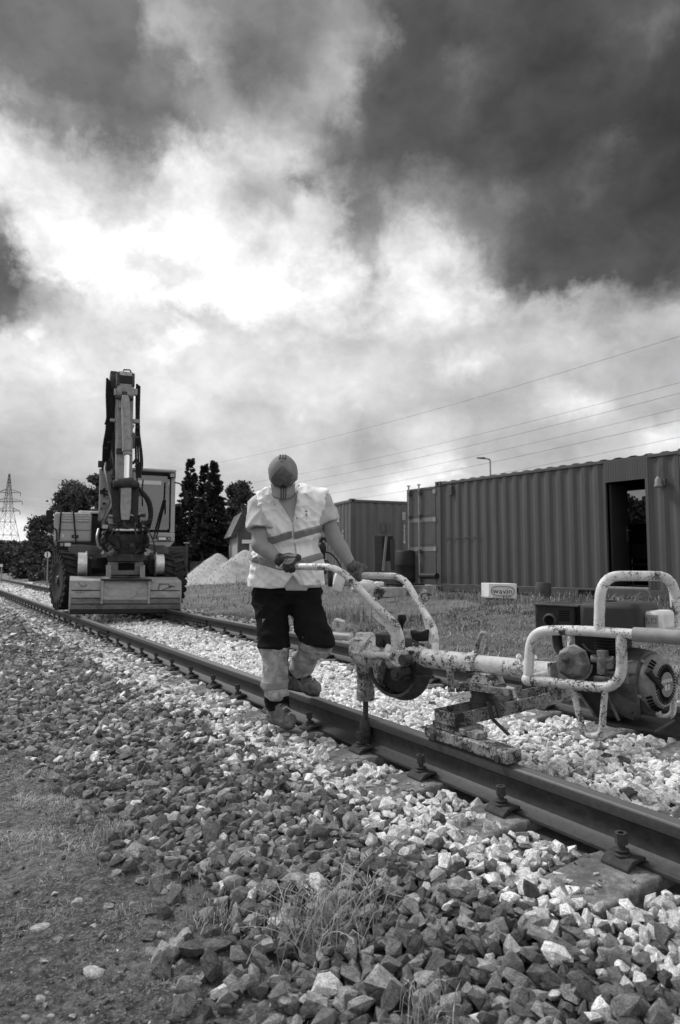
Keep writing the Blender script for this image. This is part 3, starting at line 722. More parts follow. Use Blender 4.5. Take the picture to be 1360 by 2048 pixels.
# pebbles lying on the soil: the big ones one by one
PEB = [(82,1855,38,18,.42),(190,1945,40,15,.48),(82,1997,19,15,.42),(322,1870,19,17,.45),(297,1877,32,20,.16),(465,1765,42,40,.30),(475,1792,30,28,.27),
       (327,1768,32,16,.20),(355,1790,24,14,.24),(155,1804,28,15,.34),(215,1811,22,11,.28),(300,1826,26,12,.10),(265,1808,12,10,.36),(325,1951,14,17,.42),
       (116,1879,20,14,.26),(197,1621,16,11,.45),(120,1586,14,7,.6),(436,1886,66,22,.13),(482,1908,50,32,.20),(504,1940,44,36,.24),(500,1970,36,26,.24),
       (635,2012,40,34,.27),(560,2036,54,24,.33),(42,1990,20,14,.12),(78,1984,18,12,.14),(95,1986,10,10,.5),(30,1867,16,12,.15),(10,1872,16,10,.22),(5,1645,14,9,.3),
       (50,2035,16,14,.4),(103,2033,14,12,.5),(185,2033,10,12,.5),(350,2034,26,18,.13),(240,1945,14,8,.3),(115,1829,14,8,.3),(132,1688,30,10,.2),(345,1705,22,14,.42),
       (270,1701,48,16,.3),(244,1685,24,16,.2),(58,1684,12,8,.3),(90,1803,18,10,.17),(410,1947,12,11,.38),(524,2012,30,16,.2),(480,2022,14,12,.42),(605,1930,14,12,.3),
       (590,1990,44,40,.22),(640,1975,30,24,.2),(415,1760,26,24,.28),(433,1777,20,16,.22),(570,1960,16,14,.3),(605,1965,24,20,.24),(640,1870,40,24,.22),(400,2000,10,8,.36),
       (300,1640,46,14,.26),(365,1648,30,18,.22),(250,1625,22,16,.2),(485,1738,16,12,.3),(20,1775,12,9,.3),(430,1830,12,9,.2),(222,1905,16,10,.2)]
smooth_peb = []
for k in range(6):
    bm = bmesh.new(); bmesh.ops.create_icosphere(bm, subdivisions=2, radius=1.0)
    for v in bm.verts: v.co *= 1 + 0.28 * noise.noise(v.co * 1.1 + Vector((k * 7, 0, 0))) + 0.08 * noise.noise(v.co * 3.0 + Vector((k * 7, 0, 0)))
    V = np.array([v.co[:] for v in bm.verts]); bm.verts.index_update(); F = np.array([[v.index for v in f.verts] for f in bm.faces]); bm.free(); smooth_peb.append((V, F))
for i, (x, y, wd, hg, g) in enumerate(PEB):
    p = G(x, y, -0.23); tt, ss = toTS(p); zz = float(ground_z(np.array([tt]), np.array([ss]))[0]); p = G(x, y, zz)
    d = (p - CAM).length; rx = wd / 2 * d / FPX; rz_ = hg / 2 * d / FPX * 0.9
    rounded = hg / wd > 0.65 and wd < 30 or i in (0, 1, 5, 6)
    V, F = smooth_peb[i % 6] if rounded else VAR[i % 40]
    me = stone_data(V, F, g, 'pebble')
    if rounded: me.shade_smooth()
    o = bpy.data.objects.new('pebble', me); COL.objects.link(o); o.parent = ground
    o.location = p + Vector((0, 0, -rz_ * 0.15)); o.scale = (rx, rx * 0.7, max(rz_ * 0.8, rx * 0.38)); o.rotation_euler = (random.uniform(-.2, .2), random.uniform(-.2, .2), random.uniform(-.5, .5))
# fine gravel on the soil
t, s = scatter(-2.6, 1.15, 0.9, 7.5, 0.022); n = len(t)
dens = fbm2(t * 2.2, s * 2.2, 3, 77)
k = rng.uniform(size=n) < np.clip((dens - 0.30) * 2.0, 0.10, 0.9) * np.where(s > 3.6, 0.5, 1); t, s = t[k], s[k]; n = len(t)
pos = TSnp(t, s, ground_z(t, s) + 0.001); v = visible(pos); pos = pos[v]; n = len(pos)
rad = 0.0036 + 0.013 * rng.uniform(size=n) ** 2.6 + np.where(rng.uniform(size=n) < 0.02, 0.009, 0)
tn = np.where(rng.uniform(size=n) < 0.16, rng.uniform(.3, .6, n), rng.uniform(.04, .30, n))
o = merge_stones('gravel', pos, rad, tn, VLOW, None, 0.5); tag(o, 'fine loose gravel strewn over the dark soil in front', 'gravel', kind='stuff')

# ------------------------------------------------------------------ grass
def blades(name, base, h, lean, wid, tone, label, parent=None):
    n = len(base); a = rng.uniform(0, 2 * np.pi, n); dx = np.stack([np.cos(a), np.sin(a), np.zeros(n)], -1)
    sd_ = np.stack([-np.sin(a), np.cos(a), np.zeros(n)], -1); hz = np.sqrt(np.clip(1 - lean ** 2, 0.02, 1))
    mid = base + dx * (h * lean * 0.38)[:, None] + np.stack([np.zeros(n), np.zeros(n), h * hz * 0.6], -1)
    tip = base + dx * (h * lean)[:, None] + np.stack([np.zeros(n), np.zeros(n), h * hz * (1 - 0.35 * lean)], -1)
    W = wid[:, None]; V = np.stack([base - sd_ * W, base + sd_ * W, mid + sd_ * W * 0.7, mid - sd_ * W * 0.7, tip], 1).reshape(-1, 3)
    o5 = (np.arange(n) * 5)[:, None]; F = np.concatenate([o5 + np.array([[0, 1, 2]]), o5 + np.array([[0, 2, 3]]), o5 + np.array([[3, 2, 4]])])
    o = link(name, np_mesh(name, V, F, np.repeat(tone, 5)), 'grass_blade', parent)
    if label: tag(o, label, 'grass', kind='stuff')
    else: o['kind'] = 'stuff'
    return o
def field(t0, t1, s0, s1, cell, hlo, hhi, fn, name, label, w0=0.0016, w1=0.00040):
    t, s = scatter(t0, t1, s0, s1, cell); n = len(t); keep, hs, tn = fn(t, s); k = keep; t, s, hs, tn = t[k], s[k], hs[k], tn[k]
    b = TSnp(t, s, ground_z(t, s) - 0.01); v = visible(b, 120); b, hs, tn = b[v], hs[v], tn[v]; n = len(b)
    h = rng.uniform(hlo, hhi, n) * hs; lean = np.clip(rng.beta(2.6, 1.6, n) * 1.1, 0.05, 0.985)
    dd = proj(b)[2]
    return blades(name, b, h, lean, (w0 + w1 * dd) * rng.uniform(0.7, 1.3, n), tn, label)
def f_near(t, s):
    nb = fbm2(t * 1.1, s * 0.9, 4, 41); nb2 = fbm2(t * 5, s * 5, 3, 43)
    k = rng.uniform(size=len(t)) < np.clip((t - 4.55) / 1.2, 0, 1) * np.clip(0.42 + (nb2 - 0.38) * 3, 0.05, 1)
    hs = 0.5 + 1.3 * np.clip(nb2 - 0.35, 0, 1) * 2
    big = np.clip(0.45 + 1.7 * (fbm2(t * 0.55 + 3, s * 0.55, 4, 47) - 0.25), 0.45, 1.25); hs = hs * (1.5 - 0.5 * big)
    tn = 0.11 + 0.19 * np.clip((nb - 0.28) * 2.2, 0, 1) + rng.uniform(-.05, .16, len(t)) * rng.uniform(size=len(t)); tn = np.where(rng.uniform(size=len(t)) < 0.10, rng.uniform(.34, .5, len(t)), np.clip(tn * big * 1.3, .04, .55))
    return k, hs, tn
field(4.6, 9.0, -3.0, 9.5, 0.028, 0.03, 0.105, f_near, 'grass', 'rough grey-green grass between the far rail and the containers')
field(9.0, 15, -4.0, 12, 0.042, 0.06, 0.17, f_near, 'grass', 'taller rough grass along the foot of the containers')
field(4.9, 30, 9.0, 45, 0.11, 0.05, 0.16, f_near, 'grass', 'distant grass beyond the gravel heap and the excavator')
def f_left(t, s):
    nb = fbm2(t * 1.6, s * 1.2, 4, 51); nb2 = fbm2(t * 6, s * 6, 3, 53)
    k = rng.uniform(size=len(t)) < np.clip((nb - 0.33) * 3.4, 0.04, 1) * np.clip(0.4 + (nb2 - 0.34) * 3, 0.05, 1) * np.clip((1.02 - t) / 0.3, 0, 1)
    hs = 0.45 + 1.2 * np.clip(nb2 - 0.4, 0, 1) * 2
    tn = 0.13 + 0.24 * np.clip((nb2 - 0.28) * 1.8, 0, 1) + rng.uniform(-.06, .16, len(t)) + 0.16 * np.clip((s - 2.6) / 1.2, 0, 1)
    return k, hs, np.clip(tn, .05, .5)
field(-3.0, 1.05, 1.1, 5.2, 0.0075, 0.010, 0.060, f_left, 'grass', 'short trampled grass and straw on the soil in front', 0.0004, 0.00030)
field(-3.6, 1.0, 4.2, 12, 0.022, 0.02, 0.08, f_left, 'grass', 'pale dry grass along the left edge beside the stone bank', 0.0006, 0.00030)
# the tall seeding tuft and small tufts
def tuft(c, n, hlo, hhi, spread, label, cat='grass tuft', seedheads=0, tn=(.16, .36), wid=0.0016, leanm=0.75, group=None):
    ro = thing('grass_tuft', label, cat, c, 0, group)
    b = np.stack([rng.normal(0, spread, n), rng.normal(0, spread * 0.8, n), np.zeros(n)], -1)
    h = rng.uniform(hlo, hhi, n); ln = np.clip(rng.beta(2, 2, n) * leanm * 1.25, 0.05, 0.97)
    o = blades('blades', b, h, ln, np.full(n, wid) * rng.uniform(0.7, 1.5, n), rng.uniform(*tn, n), None, ro)
    for k in range(seedheads):
        a = random.uniform(0, 6.28); L_ = random.uniform(hhi * 0.9, hhi * 1.35); q = random.uniform(0.4, 0.9); bx, by = random.gauss(0, spread), random.gauss(0, spread)
        pts = [Vector((bx + math.cos(a) * L_ * q * u ** 1.6, by + math.sin(a) * L_ * q * u ** 1.6, L_ * math.sqrt(1 - q * q * 0.7) * (u - 0.28 * u ** 3))) for u in np.linspace(0, 1, 8)]
        m = MB(); m.tube(pts, [0.0013] * 5 + [0.0012, 0.001, 0.0008], 5)
        for j in range(9):
            u = 0.70 + 0.30 * j / 8; q0 = pts[min(7, int(u * 7))].lerp(pts[min(7, int(u * 7) + 1)], u * 7 - int(u * 7)); dv = Vector((random.uniform(-1, 1), random.uniform(-1, 1), random.uniform(-0.4, 0.8))) * 0.010
            m.add([q0, q0 + dv + Vector((.002, 0, 0)), q0 + dv * 1.8, q0 + dv - Vector((.002, 0, .001))], [(0, 1, 2, 3)])
        ob = m.build('seed_stalk', 'grass_blade', ro, fix=False); at = ob.data.attributes.new('tone', 'FLOAT', 'POINT'); at.data.foreach_set('value', [0.36] * len(ob.data.vertices))
    return ro
def gp(x, y, z0=-0.2):
    p = G(x, y, z0); tt, ss = toTS(p); zz = float(ground_z(np.array([tt]), np.array([ss]))[0]); return G(x, y, zz)
tuft(gp(655, 1880), 170, 0.06, 0.24, 0.085, 'tall dry grass tuft with drooping seed stalks among the front stones', seedheads=13, leanm=0.9)
tuft(gp(590, 1850), 90, 0.05, 0.17, 0.07, 'thinner grass tuft left of the tall seeding one', seedheads=4, leanm=0.9)
tuft(gp(735, 1830, -0.16), 80, 0.06, 0.20, 0.06, 'thin grass tuft growing out of the dark stones, right of the tall one', seedheads=5, leanm=0.9)
tuft(gp(232, 1672), 260, 0.04, 0.11, 0.04, 'pale bushy straw tuft at the toe of the stone bank', tn=(.25, .45), leanm=0.8)
tuft(gp(850, 2042), 60, 0.05, 0.13, 0.04, 'sparse grass tuft at the bottom edge among dark stones', seedheads=2)
tuft(gp(430, 1835), 260, 0.02, 0.06, 0.06, 'low pale grass patch by the large rounded pebble', tn=(.2, .42))
# ------------------------------------------------------------------ shipping containers
def rz_of(d): return math.atan2(d[1], d[0])
def corr(mb, x0, x1, z0, z1, y0, depth=0.030, pitch=0.278, axis='x', phase=0.0):
    """corrugated steel sheet as a solid strip"""
    prof = []; x = x0; k = 0
    seg = [(0.25, 0), (0.25, 1), (0.25, 1), (0.25, 0)]
    pts = [(x0, 0.0)]; lev = [0, 1, 1, 0]; i = 0
    while x < x1 - 1e-6:
        x = min(x1, x + pitch * 0.25); i += 1; pts.append((x, lev[i % 4] * depth))
    m = len(pts); vs = []
    for (a, d) in pts:
        for zz in (z0, z1): vs.append((a, y0 + d, zz) if axis == 'x' else (y0 + d, a, zz))
    mb.add(vs, [(2 * i, 2 * i + 2, 2 * i + 3, 2 * i + 1) for i in range(m - 1)])
    return mb
def solid(o, th=0.004):
    m = o.modifiers.new('solidify', 'SOLIDIFY'); m.thickness = th; m.offset = 0; return o
def casting(parent, x, y, z, sx, sy, mat='container_frame'):
    mb = MB(); mb.cbox((x, y, z), (0.178, 0.162, 0.118)); c = mb.build('corner_casting', mat, parent, 0.008)
    h = MB(); h.lathe([(0.0, 0), (0.034, 0), (0.034, 0.004)], (x, y + sy * 0.079, z), (0, sy, 0), 14); h.build('casting_hole', 'dark_hole', c)
    return c
def container1():
    org = Vector((2.32, 16.4, 0.48)); d = Vector((0.598, -0.801, 0)); rz = rz_of(d)
    c = thing('shipping_container', 'large dark shipping container made into a site hut, with an open doorway', 'container', org, rz)
    MI = (Matrix.Translation(org) @ Matrix.Rotation(rz, 4, 'Z')).inverted()
    nrm = Vector((0.801, 0.598, 0))
    def L(px, py, y=0.0): return MI @ onplane(px, py, org + nrm * y, nrm)
    LEN, W, H = 6.06, 2.44, 2.60
    xa, xb = L(1213, 1060).x, L(1293, 1060).x; zt = 0.5 * (L(1213, 965).z + L(1292, 957).z); la, lb = L(1207, 940).x, L(1295, 940).x
    m = 'container_paint'; f = 'container_frame'
    s = MB(); corr(s, 0.16, la, 0.16, H - 0.09, 0.012); solid(s.build('side_wall', m, c, flat=True, fix=False))
    s = MB(); corr(s, lb, LEN - 0.16, 0.16, H - 0.09, 0.012); solid(s.build('side_wall', m, c, flat=True, fix=False))
    s = MB(); s.box((la, 0.0, zt), (lb, 0.03, H - 0.03))
    for k in range(1, 18): s.box((la + (lb - la) * k / 18 - 0.004, -0.003, zt + 0.01), (la + (lb - la) * k / 18 + 0.004, -0.0002, H - 0.05))
    s.build('lintel_panel', m, c)
    s = MB(); s.box((la, 0.0, 0.16), (xa, 0.06, zt)); s.build('door_jamb', m, c, 0.004)
    s = MB(); s.box((xb, 0.0, 0.16), (lb, 0.06, zt)); s.build('door_jamb', m, c, 0.004)
    s = MB(); s.box((xa, 0.0, 0.161), (xb, 0.12, 0.20)); s.build('door_sill', 'zinc', c, 0.004)
    s = MB(); s.box((0.08, -0.004, H - 0.085), (la - 0.003, 0.056, H - 0.025)); s.box((lb + 0.003, -0.004, H - 0.085), (LEN - 0.08, 0.056, H - 0.025)); s.build('top_rail', f, c, 0.006)
    s = MB(); s.box((0.08, -0.006, 0.0), (LEN - 0.08, 0.05, 0.155)); br = s.build('bottom_rail', f, c, 0.006)
    for x0 in (L(1157, 1181).x, 2.05):
        h = MB(); h.box((x0, -0.009, 0.02), (x0 + 0.36, 0.02, 0.12)); h.build('forklift_pocket', 'dark_hole', br)
    for x in (0.075, LEN - 0.075):
        for y in (0.06, W - 0.06):
            p = MB(); p.cbox((x, y, H / 2), (0.16, 0.14, H - 0.236)); p.build('corner_post', f, c, 0.012)
            casting(c, x, y, 0.059, 0, -1 if y < 1 else 1); casting(c, x, y, H - 0.055, 0, -1 if y < 1 else 1)
    # roof, with the wavy edge of its corrugation
    s = MB(); pts = []; x = 0.14
    while x < LEN - 0.14:
        for dx, dz in ((0, 0), (0.07, 0.022), (0.16, 0.022), (0.21, 0)): pts.append((x + dx, dz))
        x += 0.30
    vs = []
    for (a, dz) in pts: vs += [(a, 0.01, H - 0.03 + dz), (a, W - 0.01, H - 0.03 + dz)]
    s.add(vs, [(2 * i, 2 * i + 2, 2 * i + 3, 2 * i + 1) for i in range(len(pts) - 1)]); solid(s.build('roof', m, c, flat=True, fix=False), 0.006)
    s = MB(); s.box((0.06, 0.07, 0.10), (LEN - 0.06, W - 0.07, 0.158)); s.build('floor', 'inside_dark', c)
    s = MB(); s.box((LEN - 0.10, 0.14, 0.16), (LEN - 0.06, W - 0.14, H - 0.04)); s.build('end_wall', m, c)
    s = MB(); s.box((0.10, 0.14, 0.16), (0.14, W - 0.14, H - 0.04)); s.build('end_wall', m, c)  # wall added across the open door end to keep the hut interior dark
    # back wall with the window seen through the doorway
    w0, w1 = L(1247, 1010, W - 0.05), L(1299, 1010, W - 0.05); wz0 = L(1272, 1048, W - 0.05).z; wz1 = L(1272, 978, W - 0.05).z
    x0, x1 = w0.x, w0.x + 1.05
    s = MB()
    for lo, hi in (((0.14, W - 0.06, 0.16), (x0, W - 0.03, H - 0.04)), ((x1, W - 0.06, 0.16), (LEN - 0.14, W - 0.03, H - 0.04)),
                   ((x0, W - 0.06, 0.16), (x1, W - 0.03, wz0)), ((x0, W - 0.06, wz1), (x1, W - 0.03, H - 0.04))): s.box(lo, hi)
    s.build('back_wall', 'inside_dark', c)
    s = MB(); e = 0.03
    for lo, hi in (((x0, W - 0.075, wz0), (x1, W - 0.063, wz0 + e)), ((x0, W - 0.075, wz1 - e), (x1, W - 0.063, wz1)), ((x0, W - 0.075, wz0 + e), (x0 + e, W - 0.063, wz1 - e)), ((x1 - e, W - 0.075, wz0 + e), (x1, W - 0.063, wz1 - e))): s.box(lo, hi)
    wf = s.build('window_frame', 'zinc', c)
    s = MB(); s.box((x0, W - 0.05, wz0), (x1, W - 0.045, wz1)); s.build('window_pane', 'glass', wf)
    # inner door leaf swung into the hut, with its lever handle
    s = MB(); s.box((xa + 0.02, 0.09, 0.2), (xa + 0.06, 0.66, zt - 0.02)); dl = s.build('inner_door', 'inside_dark', c, 0.004)
    h = L(1252, 1062, 0.6); s = MB(); s.tube([(xa + 0.06, 0.61, h.z), (xa + 0.13, 0.61, h.z), (xa + 0.13, 0.49, h.z)], 0.011, 8); s.box((xa + 0.061, 0.58, h.z - 0.2), (xa + 0.066, 0.64, h.z + 0.08)); s.build('door_handle', 'chrome', dl)
    # wall lamp right of the doorway
    q = L(1321, 966); s = MB(); s.lathe([(0.02, 0.14), (0.055, 0.09), (0.06, 0.0), (0.072, -0.01), (0.072, -0.04), (0.05, -0.05)], (q.x, -0.075, q.z - 0.03), (0, 0, 1), 14)
    lp = s.build('wall_lamp', 'door_stripe', c); s = MB(); s.box((q.x + 0.05, -0.06, q.z - 0.06), (q.x + 0.11, 0.02, q.z + 0.06)); s.build('lamp_bracket', 'container_frame', lp, 0.005)
    s = MB(); s.tube([(q.x, -0.075, q.z + 0.1), (q.x + 0.01, -0.04, q.z + 0.22), (q.x + 0.01, -0.02, q.z + 0.30)], 0.010, 7); s.build('lamp_cable', 'container_frame', lp)
    # vent box near the left top corner, faint patch frame
    q = L(902, 981); s = MB(); s.box((q.x - 0.04, -0.028, q.z - 0.11), (q.x + 0.04, 0.012, q.z + 0.11)); s.build('vent_box', m, c, 0.006)
    q0, q1 = L(888, 1077), L(963, 1073); s = MB(); s.box((q0.x, -0.002, q0.z - 0.006), (q1.x, 0.011, q0.z + 0.006)); s.build('weld_seam', 'container_frame', c)
    # end door swung open in line with the side
    dz0, dz1 = 0.14, L(868, 973).z; DL = L(815, 1060).x
    s = MB(); s.box((DL, 0.0, dz0), (-0.02, 0.045, dz1)); D_ = s.build('end_door', m, c, 0.008)
    rim = MB()
    for lo, hi in (((DL, -0.012, dz1 - 0.05), (-0.02, -0.001, dz1)), ((DL, -0.012, dz0), (-0.02, -0.001, dz0 + 0.05)), ((DL, -0.012, dz0 + 0.051), (DL + 0.06, -0.001, dz1 - 0.051)), ((-0.08, -0.012, dz0 + 0.051), (-0.02, -0.001, dz1 - 0.051))): rim.box(lo, hi)
    rim.build('door_frame', f, D_)
    for z0 in (L(845, 1036).z, L(845, 1094).z):
        s = MB(); s.box((DL + 0.10, -0.005, z0 + 0.06), (-0.10, -0.001, z0 + 0.17)); s.build('door_stripe', 'container_frame', D_)
        s = MB(); s.box((DL + 0.10, -0.006, z0 - 0.10), (-0.10, -0.001, z0 - 0.0)); s.build('door_stripe', 'door_stripe', D_)
    for px in (820.5, 841):
        x = L(px, 1060).x; s = MB(); s.cyl((x, -0.045, dz0 - 0.08), (x, -0.045, dz1 + 0.10), 0.019, n=10); s.cbox((x, -0.045, dz1 + 0.085), (0.085, 0.04, 0.03))
        lr = s.build('lock_rod', 'zinc', D_)
        s = MB()
        for zz in (dz0 + 0.1, dz0 + 0.8, dz1 - 0.7, dz1 - 0.12): s.box((x - 0.04, -0.065, zz - 0.04), (x + 0.04, -0.001, zz + 0.04))
        s.build('rod_bracket', 'container_frame', lr)
    for zz in (dz0 + 0.2, dz0 + 0.85, dz1 - 0.8, dz1 - 0.12):
        s = MB(); s.box((-0.10, -0.02, zz - 0.05), (0.01, -0.0125, zz + 0.05)); s.cyl((-0.012, -0.018, zz - 0.06), (-0.012, -0.018, zz + 0.06), 0.017, n=8); s.build('hinge', 'zinc', D_)
    for x in (0.3, 2.9, 5.7):
        s = MB(); s.box((x, 0.02, -0.14), (x + 0.35, 0.3, -0.001)); s.build('support_block', 'wood_dark', c)
    # a chair inside the doorway
    q = onplane(1280, 1120, org + nrm * 1.5, nrm); q.z = 0.48 + 0.16
    ch = thing('chair', 'dark chair with bright metal frame inside the doorway of the site hut', 'chair', q, rz + 0.3)
    s = MB(); s.cbox((0, 0, 0.45), (0.42, 0.42, 0.05)); s.build('seat', 'plastic_black', ch, 0.01)
    s = MB(); s.cbox((0, 0.20, 0.72), (0.40, 0.03, 0.32)); s.build('backrest', 'plastic_black', ch, 0.01)
    for sx in (-1, 1):
        s = MB(); s.tube([(sx * 0.2, 0.22, 0), (sx * 0.2, 0.2, 0.45), (sx * 0.2, 0.225, 0.88)], 0.011, 8); s.build('leg', 'bare_steel', ch)
        s = MB(); s.tube([(sx * 0.2, -0.2, 0), (sx * 0.2, -0.2, 0.425)], 0.011, 8); s.build('leg', 'bare_steel', ch)
container1()
def container2():
    org = Vector((0.33, 20.4, 0.47)); d = Vector((0.926, 0.377, 0)); rz = rz_of(d); nrm = Vector((-0.377, 0.926, 0))
    c = thing('shipping_container', 'grey shipping container with white painted numbers, behind the worker\'s arm', 'container', org, rz)
    MI = (Matrix.Translation(org) @ Matrix.Rotation(rz, 4, 'Z')).inverted()
    def L(px, py): return MI @ onplane(px, py, org, nrm)
    W, LEN, H = 2.44, 6.06, 2.59; m = 'container_pale'; f = 'container_frame'
    s = MB(); corr(s, 0.15, W - 0.15, 0.12, H - 0.10, 0.012); solid(s.build('end_wall', m, c, flat=True, fix=False))
    s = MB(); corr(s, 0.15, LEN - 0.15, 0.12, H - 0.10, 0.012, axis='y'); solid(s.build('side_wall', m, c, flat=True, fix=False))
    s = MB(); s.box((W - 0.05, 0.1, 0.1), (W - 0.01, LEN - 0.1, H - 0.03)); s.build('side_wall', m, c)
    s = MB(); s.box((0.1, LEN - 0.05, 0.1), (W - 0.1, LEN - 0.01, H - 0.03)); s.build('end_wall', m, c)
    s = MB(); s.box((0.02, 0.02, H - 0.04), (W - 0.02, LEN - 0.02, H - 0.02)); s.build('roof', m, c)
    s = MB(); s.box((0.08, -0.004, H - 0.095), (W - 0.08, 0.05, H - 0.015)); s.build('top_rail', f, c, 0.006)
    s = MB(); s.box((-0.004, 0.08, H - 0.095), (0.05, LEN - 0.08, H - 0.015)); s.build('top_rail', f, c, 0.006)
    s = MB(); s.box((0.08, -0.004, 0.0), (W - 0.08, 0.05, 0.13)); s.build('bottom_rail', f, c, 0.006)
    s = MB(); s.box((-0.004, 0.08, 0.0), (0.05, LEN - 0.08, 0.13)); s.build('bottom_rail', f, c, 0.006)
    for x in (0.06, W - 0.06):
        for y in (0.06, LEN - 0.06):
            p = MB(); p.cbox((x, y, H / 2), (0.15, 0.15, H - 0.236)); p.build('corner_post', f, c, 0.01)
            casting(c, x, y, 0.059, 0, -1 if y < 1 else 1); casting(c, x, y, H - 0.05, 0, -1 if y < 1 else 1)
    n = Vector((0, -1, 0))
    for k, ch in enumerate('35358'):
        q = L(808.5, 1053 + k * 7.8); text('number', ch, 0.135, 'print_white', c, face_M((q.x, -0.006, q.z), (1, 0, 0), n), sx=1.2)
    q = L(807.5, 1033); s = MB(); s.box((q.x - 0.045, -0.006, q.z - 0.10), (q.x + 0.05, -0.002, q.z + 0.12)); pl = s.build('data_plate', 'print_white', c)
    for k in range(4):
        s = MB(); s.box((q.x - 0.037, -0.008, q.z - 0.085 + k * 0.05), (q.x + 0.042, -0.0062, q.z - 0.052 + k * 0.05)); s.build('data_line', 'container_pale', pl)
    text('number', '02', 0.20, 'print_white', c, face_M((-0.004, 1.03, 2.02), (0, -1, 0), (-1, 0, 0)))
    text('number', '51', 0.16, 'print_white', c, face_M((-0.004, 1.25, 1.78), (0, -1, 0), (-1, 0, 0)))
    for k, ch in enumerate('92'): text('number', ch, 0.15, 'print_white', c, face_M((-0.004, 0.62, 1.62 - k * 0.15), (0, -1, 0), (-1, 0, 0)))
    # faded outline of an old sticker
    q = L(770, 1052); s = MB(); s.box((q.x - 0.16, -0.005, q.z - 0.2), (q.x + 0.0, -0.001, q.z + 0.1)); s.box((q.x + 0.05, -0.005, q.z - 0.2), (q.x + 0.2, -0.001, q.z + 0.1)); s.build('faded_patch', 'container_paint', c)
container2()
def ground_at(p):
    tt, ss = toTS(p); return float(ground_z(np.array([tt]), np.array([ss]))[0])
def gat(px, Z):
    p = P(px, 1130, Z); p.z = ground_at(p); return p
